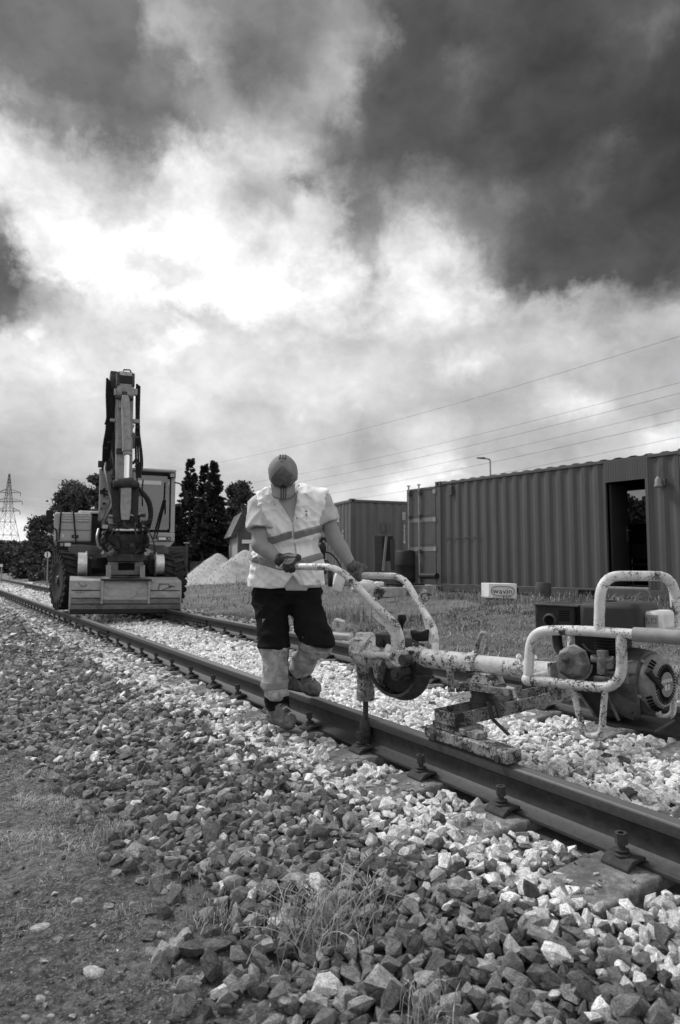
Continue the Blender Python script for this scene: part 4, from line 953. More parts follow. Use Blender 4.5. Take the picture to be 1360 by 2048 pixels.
# boards, shovel-like post and drum leaning by the second container
def clutter():
    c = gat(816, 17.0)
    dr = thing('plastic_drum', 'tall black plastic drum standing in front of the grey container', 'drum', c)
    dr.location = P(816, 1166, 17.3); dr.location.z = 0.44
    s = MB(); s.lathe([(0.0, 0), (0.315, 0), (0.325, 0.02), (0.325, 0.30), (0.332, 0.32), (0.325, 0.34), (0.325, 0.62), (0.332, 0.64), (0.325, 0.66), (0.325, 0.97), (0.30, 1.0), (0.29, 0.99), (0.0, 0.985)], (0, 0, 0), (0, 0, 1), 32)
    s.build('drum_body', 'plastic_black', dr, ang=60)
    s = MB(); s.cyl((0.15, -0.1, 0.985), (0.15, -0.1, 1.02), 0.04); s.build('drum_plug', 'hose_rubber', dr)
    def slab(px0, px1, py0, py1, Z, th, name, label, cat, mat, lean=0.25, tilt=0.0):
        b = P((px0 + px1) / 2, py1, Z); w = (px1 - px0) * Z / FPX; h = (py1 - py0) * Z / FPX
        m = MB(); m.cbox((0, 0, h / 2), (w, th, h)); o = m.build(name, mat, None, 0.004); o.location = b; o.rotation_euler = (-lean, tilt, 0.2); return tag(o, label, cat)
    slab(750, 766, 1071, 1143, 19.2, 0.03, 'board', 'dark weathered board leaning on the grey container at the left', 'board', 'wood_dark', 0.10)
    slab(762, 788, 1072, 1122, 19.3, 0.05, 'rubber_flap', 'dark curved rubber sheet hung against the grey container', 'sheet', 'plastic_black', 0.12)
    slab(764, 768.5, 1072, 1142, 18.8, 0.035, 'wooden_stake', 'grey wooden stake leaning in front of the dark rubber sheet', 'stake', 'wood_grey', 0.1, 0.13)
    slab(781, 791, 1078, 1140, 19.3, 0.03, 'board', 'narrow dark board leaning beside the black drum', 'board', 'wood_dark', 0.08)
    # dark roll lying behind the open door
    a, b = P(842, 1152, 16.6), P(874, 1152, 16.0); m = MB(); m.cyl(a, b, 0.07, n=16); o = m.build('pipe_roll', 'plastic_black'); tag(o, 'short dark pipe lying below the open container door', 'pipe')
    # kerb slabs
    for (x0, x1, y0, y1, Z, g, lab) in ((752, 814, 1172, 1195, 15.2, 'pale_concrete', 'pale concrete kerb block lying in the grass below the black drum'), (812, 872, 1168, 1186, 15.8, 'pale_concrete', 'concrete slab lying flat just left of the container corner')):
        p0 = P(x0, y1, Z); w = (x1 - x0) * Z / FPX; h = (y1 - y0) * Z / FPX; m = MB(); m.box((0, 0, 0), (w, 0.35, h * 0.85)); o = m.build('kerb_block', g, None, 0.015); o.location = p0; o.rotation_euler.z = 0.12; tag(o, lab, 'kerb')
    p0 = P(772, 1171, 15.4); m = MB(); m.box((0, 0, 0), (0.9, 0.25, 0.04)); o = m.build('rubber_mat', 'plastic_black'); o.location = p0; o.rotation_euler.z = 0.15; tag(o, 'flat dark strip lying on the pale kerb block', 'strip')
    # white sacks
    def sack(px, py0, py1, w, Z, lab, tilt=0.0):
        h = (py1 - py0) * Z / FPX; W = w * Z / FPX; bm = bmesh.new(); bmesh.ops.create_icosphere(bm, subdivisions=4, radius=1)
        for v in bm.verts:
            q = v.co.copy(); n_ = noise.noise(q * 1.7 + Vector((px, 0, 0))) * 0.16 + noise.noise(q * 4 + Vector((px, 3, 0))) * 0.09
            e = 0.7; v.co = Vector((math.copysign(abs(q.x) ** e, q.x) * W / 2, math.copysign(abs(q.y) ** e, q.y) * W * 0.4, math.copysign(abs(q.z) ** e, q.z) * h / 2)) * (1 + n_)
        me = bpy.data.meshes.new('sack'); bm.to_mesh(me); bm.free(); me.shade_smooth(); o = link('sack', me, 'sack_white'); o.location = P(px, (py0 + py1) / 2, Z); o.rotation_euler = (0, tilt, 0.3); tag(o, lab, 'sack')
    sack(677, 1143, 1184, 22, 12.5, 'white sack standing upright in the grass behind the left handlebar', 0.12)
    sack(726, 1160, 1186, 44, 12.8, 'slumped white sack lying in the grass below the worker\'s gloved hand')
    sack(758, 1163, 1174, 20, 14.4, 'small crumpled white sheet beside the pale kerb block')
    # rubbish
    for i, (x, y, w, Z, lab) in enumerate(((748, 1166, 12, 14.6, 'white plastic scrap by the slumped sack'), (1127, 1287, 14, 7.2, 'flat white litter piece left of the engine muffler'), (742, 1262, 16, 7.6, 'flat pale stone lying in the grass above the gearbox'),
                                        (1066, 1284, 16, 7.2, 'white litter piece in the grass behind the tube'), (947, 1279, 14, 7.6, 'white crumpled litter beside the lifting eye'), (1037, 1293, 12, 7.3, 'small white litter piece near the tube end'))):
        p = P(x, y, Z); p.z = ground_at(p) + 0.03; m = MB(); W = w * Z / FPX / 2
        m.v = [(-W, -W * .6, 0), (W * .8, -W * .7, .01), (W, W * .5, .03), (-W * .7, W * .7, .02), (0, 0, .05)]; m.f = [(0, 1, 4), (1, 2, 4), (2, 3, 4), (3, 0, 4)]
        o = m.build('litter', 'box_white', flat=True); o.location = p; tag(o, lab, 'litter')
    # white box with the printed name
    Z = 13.3; q0, q1, q2 = P(978, 1196, Z), P(1034, 1199, Z - 0.35), P(963, 1197, Z + 0.45)
    bx = thing('foam_box', 'white box with an oval printed name, tipped against the container base', 'box', q0); ex = (q1 - q0); ey = (q2 - q0); hz = 29 * Z / FPX
    ex.z = 0; ey.z = 0; w = ex.length; dth = ey.length; ex.normalize(); ey.normalize()
    m = MB(); up = Vector((0.0, 0.0, hz)); A = Vector((0, 0, 0)); B = ex * w; C_ = ex * w + ey * dth; D_ = ey * dth
    m.prism([A, B, C_, D_], up); m.build('box_body', 'box_white', bx, 0.006)
    n = ex.cross(Vector((0, 0, 1))).normalized(); ctr = ex * w * 0.5 + up * 0.5
    if n.y > 0: n = -n
    text('printed_name', 'wavin', hz * 0.52, 'print_black', bx, face_M(ctr + n * 0.004 + Vector((0, 0, -hz * 0.02)), ex, n), 0.001, sx=1.2)
    ring = []
    for k in range(40):
        a = 2 * math.pi * k / 40; cx = math.copysign(abs(math.cos(a)) ** 0.55, math.cos(a)); sx = math.copysign(abs(math.sin(a)) ** 0.8, math.sin(a))
        ring.append(ctr + n * 0.004 + ex * w * 0.41 * cx + Vector((0, 0, hz * 0.32 * sx)))
    m = MB(); m.tube(ring, 0.006, 5, closed=True); m.build('printed_oval', 'print_black', bx)
    # dark stump beside it
    c = P(1086, 1200, 13.0); m = MB(); m.lathe([(0.16, -0.1), (0.15, 0.1), (0.145, 0.30), (0.12, 0.33), (0.0, 0.32)], (0, 0, 0), (0.05, 0, 1), 14); o = m.build('stump', 'wood_dark'); o.location = c; tag(o, 'short dark wooden stump in front of the container, right of the white box', 'stump')
    # kilometre stone behind the far rail
    c = P(674, 1263, 8.0); ms = thing('marker_stone', 'pale tilted marker stone with black letters beyond the far rail', 'marker', c); m = MB(); m.cbox((0, 0, 0.06), (0.115, 0.10, 0.17)); ob = m.build('marker_body', 'pale_concrete', ms, 0.01); ms.rotation_euler = (0.1, 0.3, -0.3)
    text('marker_text', 'HT', 0.05, 'print_black', ms, face_M((0.0, -0.0515, 0.09), (0.3, 0, -1), (0, -1, 0))); text('marker_text', '2', 0.05, 'print_black', ms, face_M((-0.03, -0.0515, 0.02), (0.3, 0, -1), (0, -1, 0)))
    c = P(683, 1272, 7.9); m = MB(); m.cbox((0, 0, 0), (0.24, 0.22, 0.07)); o = m.build('broken_slab', 'pale_concrete', None, 0.02); o.location = c; o.rotation_euler = (0.05, 0.06, -0.25); tag(o, 'flat pale broken slab lying below the tilted marker stone', 'slab')
    # small dark machine with a hose behind the worker
    c = gat(648, 10.5); c = P(648, 1150, 10.5)
    sm = thing('stump_grinder', 'small black machine with a curved hose standing behind the worker\'s arm', 'machine', c)
    k = 10.5 / FPX; Wx = lambda x, y: Vector(((x - 648) * k, 0, (1150 - y) * k))
    m = MB(); m.ball(Wx(643, 1098), (0.075, 0.09, 0.11)); m.tube([Wx(640, 1085) , Wx(644, 1077), Wx(652, 1078), Wx(655, 1084)], 0.03, 8); m.cbox(Wx(642, 1110), (0.13, 0.14, 0.12)); m.build('engine_body', 'plastic_black', sm)
    m = MB(); m.cbox(Wx(643, 1135), (0.16, 0.2, 0.2)); m.build('lower_frame', 'greasy_steel', sm, 0.02)
    m = MB(); m.tube(fillet([Wx(640, 1104), Wx(660, 1105), Wx(676, 1122), Wx(685, 1142)], 0.15, 6), 0.012, 8); m.build('hose', 'hose_rubber', sm)
    m = MB(); m.tube([Wx(636, 1120), Wx(655, 1122), Wx(664, 1134)], 0.010, 8); m.build('hose', 'hose_rubber', sm)
    for sx in (-1, 1): m = MB(); m.lathe([(0.0, 0), (0.12, 0), (0.13, 0.02), (0.13, 0.05), (0.12, 0.07), (0, 0.07)], (sx * 0.10 - 0.035, 0, -0.05), (1, 0, 0), 18); m.build('wheel', 'tyre_rubber', sm)
clutter()

# ------------------------------------------------------------------ gravel heap
def heap():
    pk = [(P(436, 1105, 27.0), 0.80), (P(490, 1096, 28.0), 0.82), (P(560, 1112, 27.5), 0.75), (P(462, 1118, 26.4), 0.72)]
    xs = np.linspace(-9.5, 1.0, 150); ys = np.linspace(22, 34, 130); Xg, Yg = np.meshgrid(xs, ys)
    T = Xg * CP + Yg * SP; base = gz(T); z = np.full_like(Xg, -1.0)
    for p, sl in pk:
        d = np.sqrt((Xg - p.x) ** 2 + ((Yg - p.y) * 0.9) ** 2) * (1 + 0.16 * (fbm2(Xg * 0.9 + 5, Yg * 0.9, 3, 61) - 0.5)); z = np.maximum(z, p.z - sl * np.sqrt(d * d + 0.012) + 0.06)
    z += 0.19 * (fbm2(Xg * 1.8, Yg * 1.8, 4, 71) - 0.5) + 0.06 * (fbm2(Xg * 11, Yg * 11, 2, 73) - 0.5)
    z = np.maximum(z, base - 0.15); V = np.stack([Xg, Yg, z], -1).reshape(-1, 3); n, m = Xg.shape; i = np.arange(n * m).reshape(n, m)
    F = np.stack([i[:-1, :-1], i[:-1, 1:], i[1:, 1:], i[1:, :-1]], -1).reshape(-1, 4)
    keep = (z - base).reshape(-1)[F].max(1) > -0.14; o = link('gravel_heap', np_mesh('gravel_heap', V, F[keep], smooth=True), 'sand_gravel')
    tag(o, 'big pale heap of fine gravel between the excavator and the worker', 'gravel heap')
    sel = np.nonzero((z - base).ravel() > 0.0)[0]; sel = rng.choice(sel, 2600); pos = V[sel] + rng.normal(0, 0.04, (2600, 3)) * np.array([1, 1, 0.1])
    merge_stones('heap_stones', pos, rng.uniform(0.010, 0.034, 2600), rng.uniform(0.15, 0.5, 2600), VLOW, o)
heap()

# ------------------------------------------------------------------ plants and trees
def leaf_mesh(name, pts, dirs, size, tone, parent, mat='leaf', asp=0.45):
    n = len(pts); d = dirs / np.maximum(1e-6, np.linalg.norm(dirs, axis=1))[:, None]
    r = rng.normal(size=(n, 3)); s = np.cross(d, r); s /= np.maximum(1e-6, np.linalg.norm(s, axis=1))[:, None]
    L_ = size[:, None]; V = np.stack([pts, pts + d * L_ * 0.5 + s * L_ * asp, pts + d * L_, pts + d * L_ * 0.5 - s * L_ * asp], 1).reshape(-1, 3)
    F = (np.arange(n) * 4)[:, None] + np.array([[0, 1, 2, 3]])
    return link(name, np_mesh(name, V, F, np.repeat(tone, 4)), mat, parent)
def spruce(px, Z, py_top, wpx, label, n=9000, seed=0):
    base = gat(px, Z); top = P(px, py_top, Z); H = top.z - base.z; Rr = wpx / 2 * Z / FPX
    t = thing('spruce_tree', label, 'tree', base, 0, 'dark spruces behind the excavator cab'); r = np.random.default_rng(seed)
    m = MB(); m.tube([(0, 0, 0), (0.02, 0, H * 0.5), (0, 0, H)], [0.16, 0.09, 0.015], 8); m.build('trunk', 'bark', t)
    nb = int(H * 34); zb = H * (0.04 + 0.95 * r.uniform(size=nb) ** 1.15); zb[:6] = H * np.linspace(0.93, 0.99, 6)
    ang = r.uniform(0, 6.283, nb); Lb = Rr * np.clip((1 - zb / H) * 1.08 + 0.02, 0, 1) * r.uniform(0.62, 1.12, nb)
    P_, D_, S_, T_ = [], [], [], []
    for z0, a, L_ in zip(zb, ang, Lb):
        k = max(16, int(4.0 * n / nb * (0.4 + L_ / Rr))); u = r.uniform(0.12, 1, k); dr = 0.30 if z0 < H * 0.7 else -0.25
        c = np.stack([np.cos(a) * L_ * u, np.sin(a) * L_ * u, z0 - dr * L_ * u ** 1.5 + 0.22 * L_ * u ** 3], -1)
        side = r.uniform(-1, 1, k) * 0.9; dv = np.stack([np.cos(a + side), np.sin(a + side), r.normal(-0.15, 0.3, k)], -1)
        c = c + dv * (r.uniform(0, 0.22, k) * L_ * (1.05 - u))[:, None]
        P_.append(c); D_.append(dv); S_.append(r.uniform(0.09, 0.25, k)); T_.append(np.full(k, r.uniform(0.026, 0.062)) * r.uniform(0.6, 1.4, k))
    leaf_mesh('crown', np.concatenate(P_), np.concatenate(D_), np.concatenate(S_), np.concatenate(T_), t, asp=0.26)
    return t
def broad(px, Z, py_top, py_bot, wpx, label, n=9000, seed=0, tone=(0.05, 0.125), leaf=(0.10, 0.24), blobs=36, group=None, name='tree', cat='tree', wispy=0.42, low=0.2):
    base = gat(px, Z); top = P(px, py_top, Z); H = top.z - base.z; Rr = wpx / 2 * Z / FPX; r = np.random.default_rng(seed)
    t = thing(name, label, cat, base, 0, group)
    m = MB(); m.tube([(0, 0, -0.1), (0.05, 0, H * 0.35), (0, 0.05, H * 0.8)], [0.035 * H * 0.6, 0.02 * H * 0.7, 0.01], 8)
    P_, D_, S_, T_ = [], [], [], []; lowz = H * low
    for b in range(blobs):
        th = r.uniform(0, 6.283); u = r.uniform() ** 0.5; zz = lowz + (H - lowz) * r.uniform(0.05, 0.93); env = math.sqrt(max(0.06, 1 - ((zz - lowz) / (H - lowz) * 1.65 - 0.72) ** 2))
        c = np.array([math.cos(th) * Rr * u * env * 0.85, math.sin(th) * Rr * u * env * 0.85, zz]); rb = Rr * r.uniform(0.22, 0.46)
        if b < 10: m.tube([Vector((0, 0, max(0.2 * H, c[2] * 0.55))), Vector(c * np.array([0.5, 0.5, 1])) - Vector((0, 0, 0.1 * H * 0.5)), Vector(c)], [0.012 * H, 0.008 * H, 0.004 * H], 6)
        k = int(2.2 * n / blobs); v = r.normal(size=(k, 3)); v /= np.linalg.norm(v, axis=1)[:, None]; rad = rb * (r.uniform(size=k) ** 0.45) * (1 + wispy * r.normal(size=k).clip(-1, 2.2))
        pts = c + v * rad[:, None] * np.array([1.0, 1.0, 0.78]); pts[:, 2] = np.minimum(pts[:, 2], H * (1.0 + 0.02 * r.normal(size=k)))
        P_.append(pts); D_.append(v + r.normal(size=(k, 3)) * 0.7 + np.array([0, 0, 0.25])); S_.append(r.uniform(*leaf, k)); T_.append(np.full(k, r.uniform(*tone)) * r.uniform(0.7, 1.4, k))
    m.build('trunk', 'bark', t)
    leaf_mesh('crown', np.concatenate(P_), np.concatenate(D_), np.concatenate(S_), np.concatenate(T_), t)
    return t
spruce(378, 40, 917, 104, 'dark spruce right behind the excavator cab, its leader thin and bare', 9500, 1)
spruce(406, 41, 928, 96, 'dark slender spruce, middle one of the close trio', 7500, 2)
spruce(426, 39.5, 921, 112, 'dark full spruce, rightmost of the close trio', 10500, 3)
spruce(352, 38.5, 1010, 70, 'low dark spruce beneath the cab mirror', 6000, 4)
spruce(402, 37, 1000, 100, 'low spruce in front of the trio, its lower boughs at the fence', 8000, 5)
spruce(440, 50, 1000, 60, 'low spruce just left of the house roof', 6000, 6)
broad(478, 46, 964, 1100, 62, 'loose broadleaf tree above the house roof, left of the worker\'s shoulder', 7000, 11, blobs=30)
broad(462, 48, 1000, 1100, 40, 'dark bushy tree between the spruces and the house roof', 4500, 12)
G1 = 'broadleaf trees behind the excavator'
broad(148, 50, 962, 1120, 86, 'broadleaf tree rising behind the excavator bonnet, with spiky top shoots', 9500, 21, blobs=40, group=G1, wispy=0.45)
broad(192, 47, 938, 1120, 44, 'narrow dark tree partly behind the lift cylinder of the excavator', 5500, 22, blobs=24, group=G1)
broad(118, 52, 1008, 1140, 44, 'lower tree left of the spiky-topped one, behind the wide mirror', 4200, 23, group=G1)
broad(80, 44, 1028, 1160, 46, 'sparse small tree with open branches left of the excavator mirror', 2600, 24, blobs=22, wispy=0.6, leaf=(0.08, 0.2))
broad(88, 43, 1072, 1160, 60, 'dark bush behind the round disc sign', 5000, 25, low=0.0, name='bush', cat='bush')
broad(56, 50, 1082, 1160, 56, 'dark bush at the field edge left of the disc sign', 5000, 26, low=0.0, name='bush', cat='bush')
broad(120, 40, 1090, 1160, 50, 'dark bush behind the front tyre of the excavator', 4500, 27, low=0.0, name='bush', cat='bush')
broad(14, 75, 1086, 1160, 60, 'rounded far tree below the pylon', 4500, 28, leaf=(0.2, 0.4), low=0.05)
broad(-20, 78, 1090, 1160, 50, 'rounded far tree at the left border of the view', 3500, 29, leaf=(0.2, 0.4), low=0.05)
broad(38, 80, 1098, 1160, 40, 'small far tree right of the pylon foot', 3500, 30, leaf=(0.2, 0.4), low=0.05)
# trees seen through the window of the hut
G2 = 'trees behind the site hut'
broad(1262, 30, 990, 1120, 60, 'leafy tree seen through the hut window, left half', 6000, 31, group=G2, low=0.05)
broad(1310, 31, 996, 1120, 60, 'leafy tree seen through the hut window, right half', 6000, 32, group=G2, low=0.05)
# distant wood along the horizon
def far_wood():
    n = 26000; a = rng.uniform(R(-40), R(40), n); d = rng.uniform(190, 260, n); x = np.sin(a) * d; y = np.cos(a) * d
    top = 4.5 + 5.5 * fbm2(np.degrees(a) * 0.7 + 60, a * 0 + 3.0, 3, 91); z = 0.3 + top * rng.uniform(0, 1, n) ** 0.8
    o = leaf_mesh('far_wood', np.stack([x, y, z], -1), rng.normal(size=(n, 3)), rng.uniform(0.5, 1.3, n), rng.uniform(0.05, 0.11, n), None); tag(o, 'low line of distant trees along the horizon', 'wood', kind='stuff')
far_wood()
# weeds at the hut and along the far side
for i, (x, y, Z, n, h, lab) in enumerate(((700, 1190, 11.5, 130, .42, 'tall weed clump around the white sacks'), (1010, 1210, 12.4, 90, .30, 'weed clump below the white box'), (1150, 1206, 11.6, 140, .34, 'weed clump right of the stump at the hut base'), (1290, 1215, 10.2, 140, .36, 'weed clump under the hut doorway'),
                                        (660, 1190, 12.0, 110, .40, 'weed clump just right of the worker\'s waist'), (850, 1215, 11.0, 90, .26, 'weed clump below the right handlebar'), (895, 1190, 14.0, 80, .30, 'weed clump at the hut corner'))):
    c = P(x, y, Z); c.z = ground_at(c); tuft(c, n, h * 0.4, h, 0.28, lab, 'weeds', 3, (.07, .22), 0.005, 0.6)

# ------------------------------------------------------------------ fence, house, signs, lamp, pylon, wires
def fence():
    a, b = P(332, 1130, 33), P(373, 1130, 33); base = 0.5
    f = thing('plank_fence', 'dark plank fence with a pale-capped post below the spruces', 'fence', (a.x, a.y, base)); w = b.x - a.x
    for k in range(9):
        m = MB(); m.box((0, random.uniform(-.01, .01), 0.02 + k * 0.165), (w, 0.035, 0.17 + k * 0.165)); m.build('plank', 'wood_dark', f)
    for x in (0.0, w):
        m = MB(); m.box((x - 0.06, -0.08, -0.2), (x + 0.06, 0.04, 1.62)); p = m.build('post', 'wood_dark', f); m = MB(); m.box((x - 0.12, -0.13, 1.622), (x + 0.12, 0.08, 1.67)); m.build('post_cap', 'pale_concrete', p)
    m = MB(); m.box((w + 0.1, 0.3, -0.2), (w + 3.2, 0.5, 0.75)); o = m.build('low_wall', 'wood_dark'); o.location = (a.x, a.y, base); tag(o, 'low dark wall right of the capped fence post, behind the gravel heap', 'wall')
fence()
def house():
    N, Fr = P(475, 1062, 33), P(458, 1069.6, 37.2); base = 0.42; ez = N.z - base
    d = Vector((Fr.x - N.x, Fr.y - N.y, 0)); Ls = d.length; rz = math.atan2(d.y, d.x) - math.pi / 2
    h = thing('house', 'house with a steep tiled roof and white door panel behind the gravel heap', 'house', (N.x, N.y, base), rz)
    W = 3.7                                                    # local x right along the gable, local y away along the eave
    r1 = (0.30, ez + 0.93); r2 = (W / 2, ez + 2.0)
    m = MB(); m.prism([(0.05, 0.05, -0.3), (W - 0.05, 0.05, -0.3), (W - 0.05, 0.05, ez), (W - r1[0], 0.05, r1[1] - 0.05), (r2[0], 0.05, r2[1] - 0.1), (r1[0], 0.05, r1[1] - 0.05), (0.05, 0.05, ez)], (0, Ls - 0.1, 0)); m.build('wall', 'house_brick', h)
    m = MB(); m.box((0.0, 0.08, -0.3), (0.045, Ls - 0.1, ez - 0.02)); m.build('wall', 'house_wall', h)
    for (x0, z0, x1, z1) in ((-0.22, ez - 0.25, r1[0], r1[1]), (r1[0], r1[1], r2[0], r2[1])):
        for sgn in (0, 1):
            f = lambda x: W - x if sgn else x
            m = MB(); n_ = 10
            for k in range(n_):
                u0, u1 = k / n_, (k + 1) / n_; a = (x0 + (x1 - x0) * u0, z0 + (z1 - z0) * u0); b = (x0 + (x1 - x0) * u1, z0 + (z1 - z0) * u1)
                m.prism([(f(a[0]) - 0.05 * (1 - 2 * sgn), -0.25, a[1] + 0.06), (f(a[0]), -0.25, a[1]), (f(b[0]), -0.25, b[1]), (f(b[0]) - 0.015 * (1 - 2 * sgn), -0.25, b[1] + 0.03)], (0, Ls + 0.4, 0))
            m.build('roof', 'roof_tile', h)
    m = MB(); m.bar((-0.24, -0.27, ez - 0.28), (r1[0], -0.27, r1[1]), 0.05, 0.22); m.bar((r1[0], -0.27, r1[1]), (r2[0], -0.27, r2[1]), 0.05, 0.22); m.build('verge_board', 'wood_dark', h)
    m = MB(); m.box((0.22, -0.03, 1.70), (2.6, 0.04, 1.88)); m.build('lintel', 'box_white', h)
    m = MB(); m.box((0.58, -0.02, 0.0), (2.5, 0.04, 1.68)); m.build('garage_door', 'box_white', h)
house()
def signs():
    c = gat(95, 32); s = thing('disc_sign', 'round pale disc sign with a dark bar, left of the excavator tyre', 'sign', c); hz = P(95, 1109.5, 32).z - c.z
    m = MB(); m.cyl((0, 0, 0), (0, 0, hz + 0.05), 0.03, n=8); m.build('pole', 'galv', s)
    m = MB(); m.cyl((0, -0.035, hz), (0, -0.05, hz), 0.145, n=28); d = m.build('disc', 'box_white', s); m = MB(); m.box((-0.025, -0.056, hz - 0.12), (0.025, -0.051, hz + 0.12)); m.build('bar', 'print_black', d)
    c = gat(3.5, 38); s = thing('track_sign', 'small square track sign on a post at the far left', 'sign', c); hz = P(3.5, 1131, 38).z - c.z
    m = MB(); m.cyl((0, 0, 0), (0, 0, hz), 0.04, n=8); m.build('post', 'galv', s); m = MB(); m.cbox((0, -0.06, hz), (0.17, 0.03, 0.14)); m.build('plate', 'box_white', s, 0.004)
    c = gat(984, 42); s = thing('street_lamp', 'street lamp with one arm rising behind the container roof', 'lamp', c); k = 42 / FPX; hz = P(984, 919, 42).z - c.z
    m = MB(); m.tube(fillet([(0, 0, 0), (0, 0, hz - 0.0), (-0.25, 0, hz + 0.06), (-0.55, 0, hz + 0.07)], 0.2, 4), [0.07] * 1 + [0.05] * 20 if False else 0.05, 8); m.build('pole', 'galv', s)
    m = MB(); m.prism([(-0.30, -0.1, hz + 0.03), (-0.82, -0.1, hz + 0.07), (-0.84, -0.1, hz + 0.12), (-0.34, -0.1, hz + 0.14)], (0, 0.2, 0)); m.build('lamp_head', 'exc_dark_paint', s, 0.01)
signs()
def pylon():
    Z = 280; c = P(12, 1130, Z); c.z = 0.4; s = thing('electricity_pylon', 'tall lattice electricity pylon on the horizon at the left', 'pylon', c); H = P(12, 948, Z).z - c.z
    zl = [0, H * .18, H * .34, H * .48, H * .60, H * .70, H * .79, H * .88, H * 0.95, H]; hw = lambda z: max(0.18, 4.2 * (1 - z / (H * 0.66)) + 1.15 if z < H * 0.5 else 1.75 * (1 - (z / H - 0.5) * 1.9) + 0.1)
    cs = lambda z: [Vector((a * hw(z), b * hw(z), z)) for a, b in ((-1, -1), (1, -1), (1, 1), (-1, 1))]
    for k in range(4):
        m = MB()
        for z0, z1 in zip(zl[:-1], zl[1:]): m.bar(cs(z0)[k], cs(z1)[k], 0.13)
        m.build('leg', 'exc_dark_paint', s, fix=False)
    m = MB()
    for z0, z1 in zip(zl[:-1], zl[1:]):
        A, B = cs(z0), cs(z1)
        for k in range(4): j = (k + 1) % 4; m.bar(A[k], B[j], 0.085); m.bar(A[j], B[k], 0.085); m.bar(B[k], B[j], 0.12)
    m.build('bracing', 'exc_dark_paint', s, fix=False)
    tips = []
    for (py, dx) in ((985, 23.5), (1003, 28), (1022, 24)):
        z = P(12, py, Z).z - c.z; w = dx * Z / FPX; m = MB()
        for sg in (-1, 1):
            tip = Vector((sg * w, 0, z)); 
            for b in (-1, 1): m.bar(Vector((sg * hw(z), b * hw(z), z)), tip, 0.16); m.bar(Vector((sg * hw(z + 1), b * hw(z + 1), z + 1.4)), tip, 0.14)
        m.build('crossarm', 'exc_dark_paint', s, fix=False)
        m = MB()
        for sg in (-1, 1): m.cyl((sg * w, 0, z - 0.1), (sg * w, 0, z - 1.5), 0.14, n=6)
        m.build('insulator', 'wire', s, fix=False)
    A = Vector((c.x, Z)); B = Vector((120.0, -20.0)); lab = ['top', 'second', 'third', 'fourth', 'fifth', 'lowest']
    for i, W in enumerate((((12, 948), (680, 870), (1360, 672)), ((36, 987), (680, 932), (1360, 765)), ((-13, 987), (680, 949), (1360, 786)), ((40, 1006), (680, 967), (1360, 816)), ((-18, 1006), (680, 984), (1360, 840)), ((37, 1025), (680, 1003), (1360, 874)))):
        off = (W[0][0] - 12) * Z / FPX; ks, zs = [], []
        a = A + Vector((off, 0)); b = B + Vector((off * 0.6, off * 0.8))
        for (px, py) in W:
            q = (px - 680) / FPX * (1 / (math.cos(PITCH) + 0)) if False else None
            d = ray(px, py); rt = d.x / d.y; k = (rt * a.y - a.x) / ((b.x - a.x) - rt * (b.y - a.y)); yy = a.y + (b.y - a.y) * k
            ks.append(k); zs.append(P(px, py, yy).z)
        co = np.polyfit(ks, zs, 2); pts = []
        for k in np.linspace(0, 0.93, 60): p = a + (b - a) * k; pts.append((p.x, p.y, float(np.polyval(co, k))))
        m = MB(); m.tube(pts, 0.019, 5); o = m.build('power_line', 'wire', fix=False); tag(o, '%s of the overhead power lines rising to the right' % lab[i], 'power line', 'overhead power lines')
pylon()
# cables lying along the track at the left
def cable(pts, r, label):
    q = [G(x, y, -0.06) + Vector((0, 0, r)) for x, y in pts]; m = MB(); m.tube(fillet(q, 0.4, 6), r, 8); o = m.build('cable', 'hose_rubber'); tag(o, label, 'cable')
cable([(-30, 1178), (0, 1200), (24, 1215), (60, 1219), (92, 1225)], 0.022, 'dark cable bent along the near rail at the far left')
cable([(8, 1202), (22, 1205), (40, 1209)], 0.016, 'short second cable end beside the bent one')
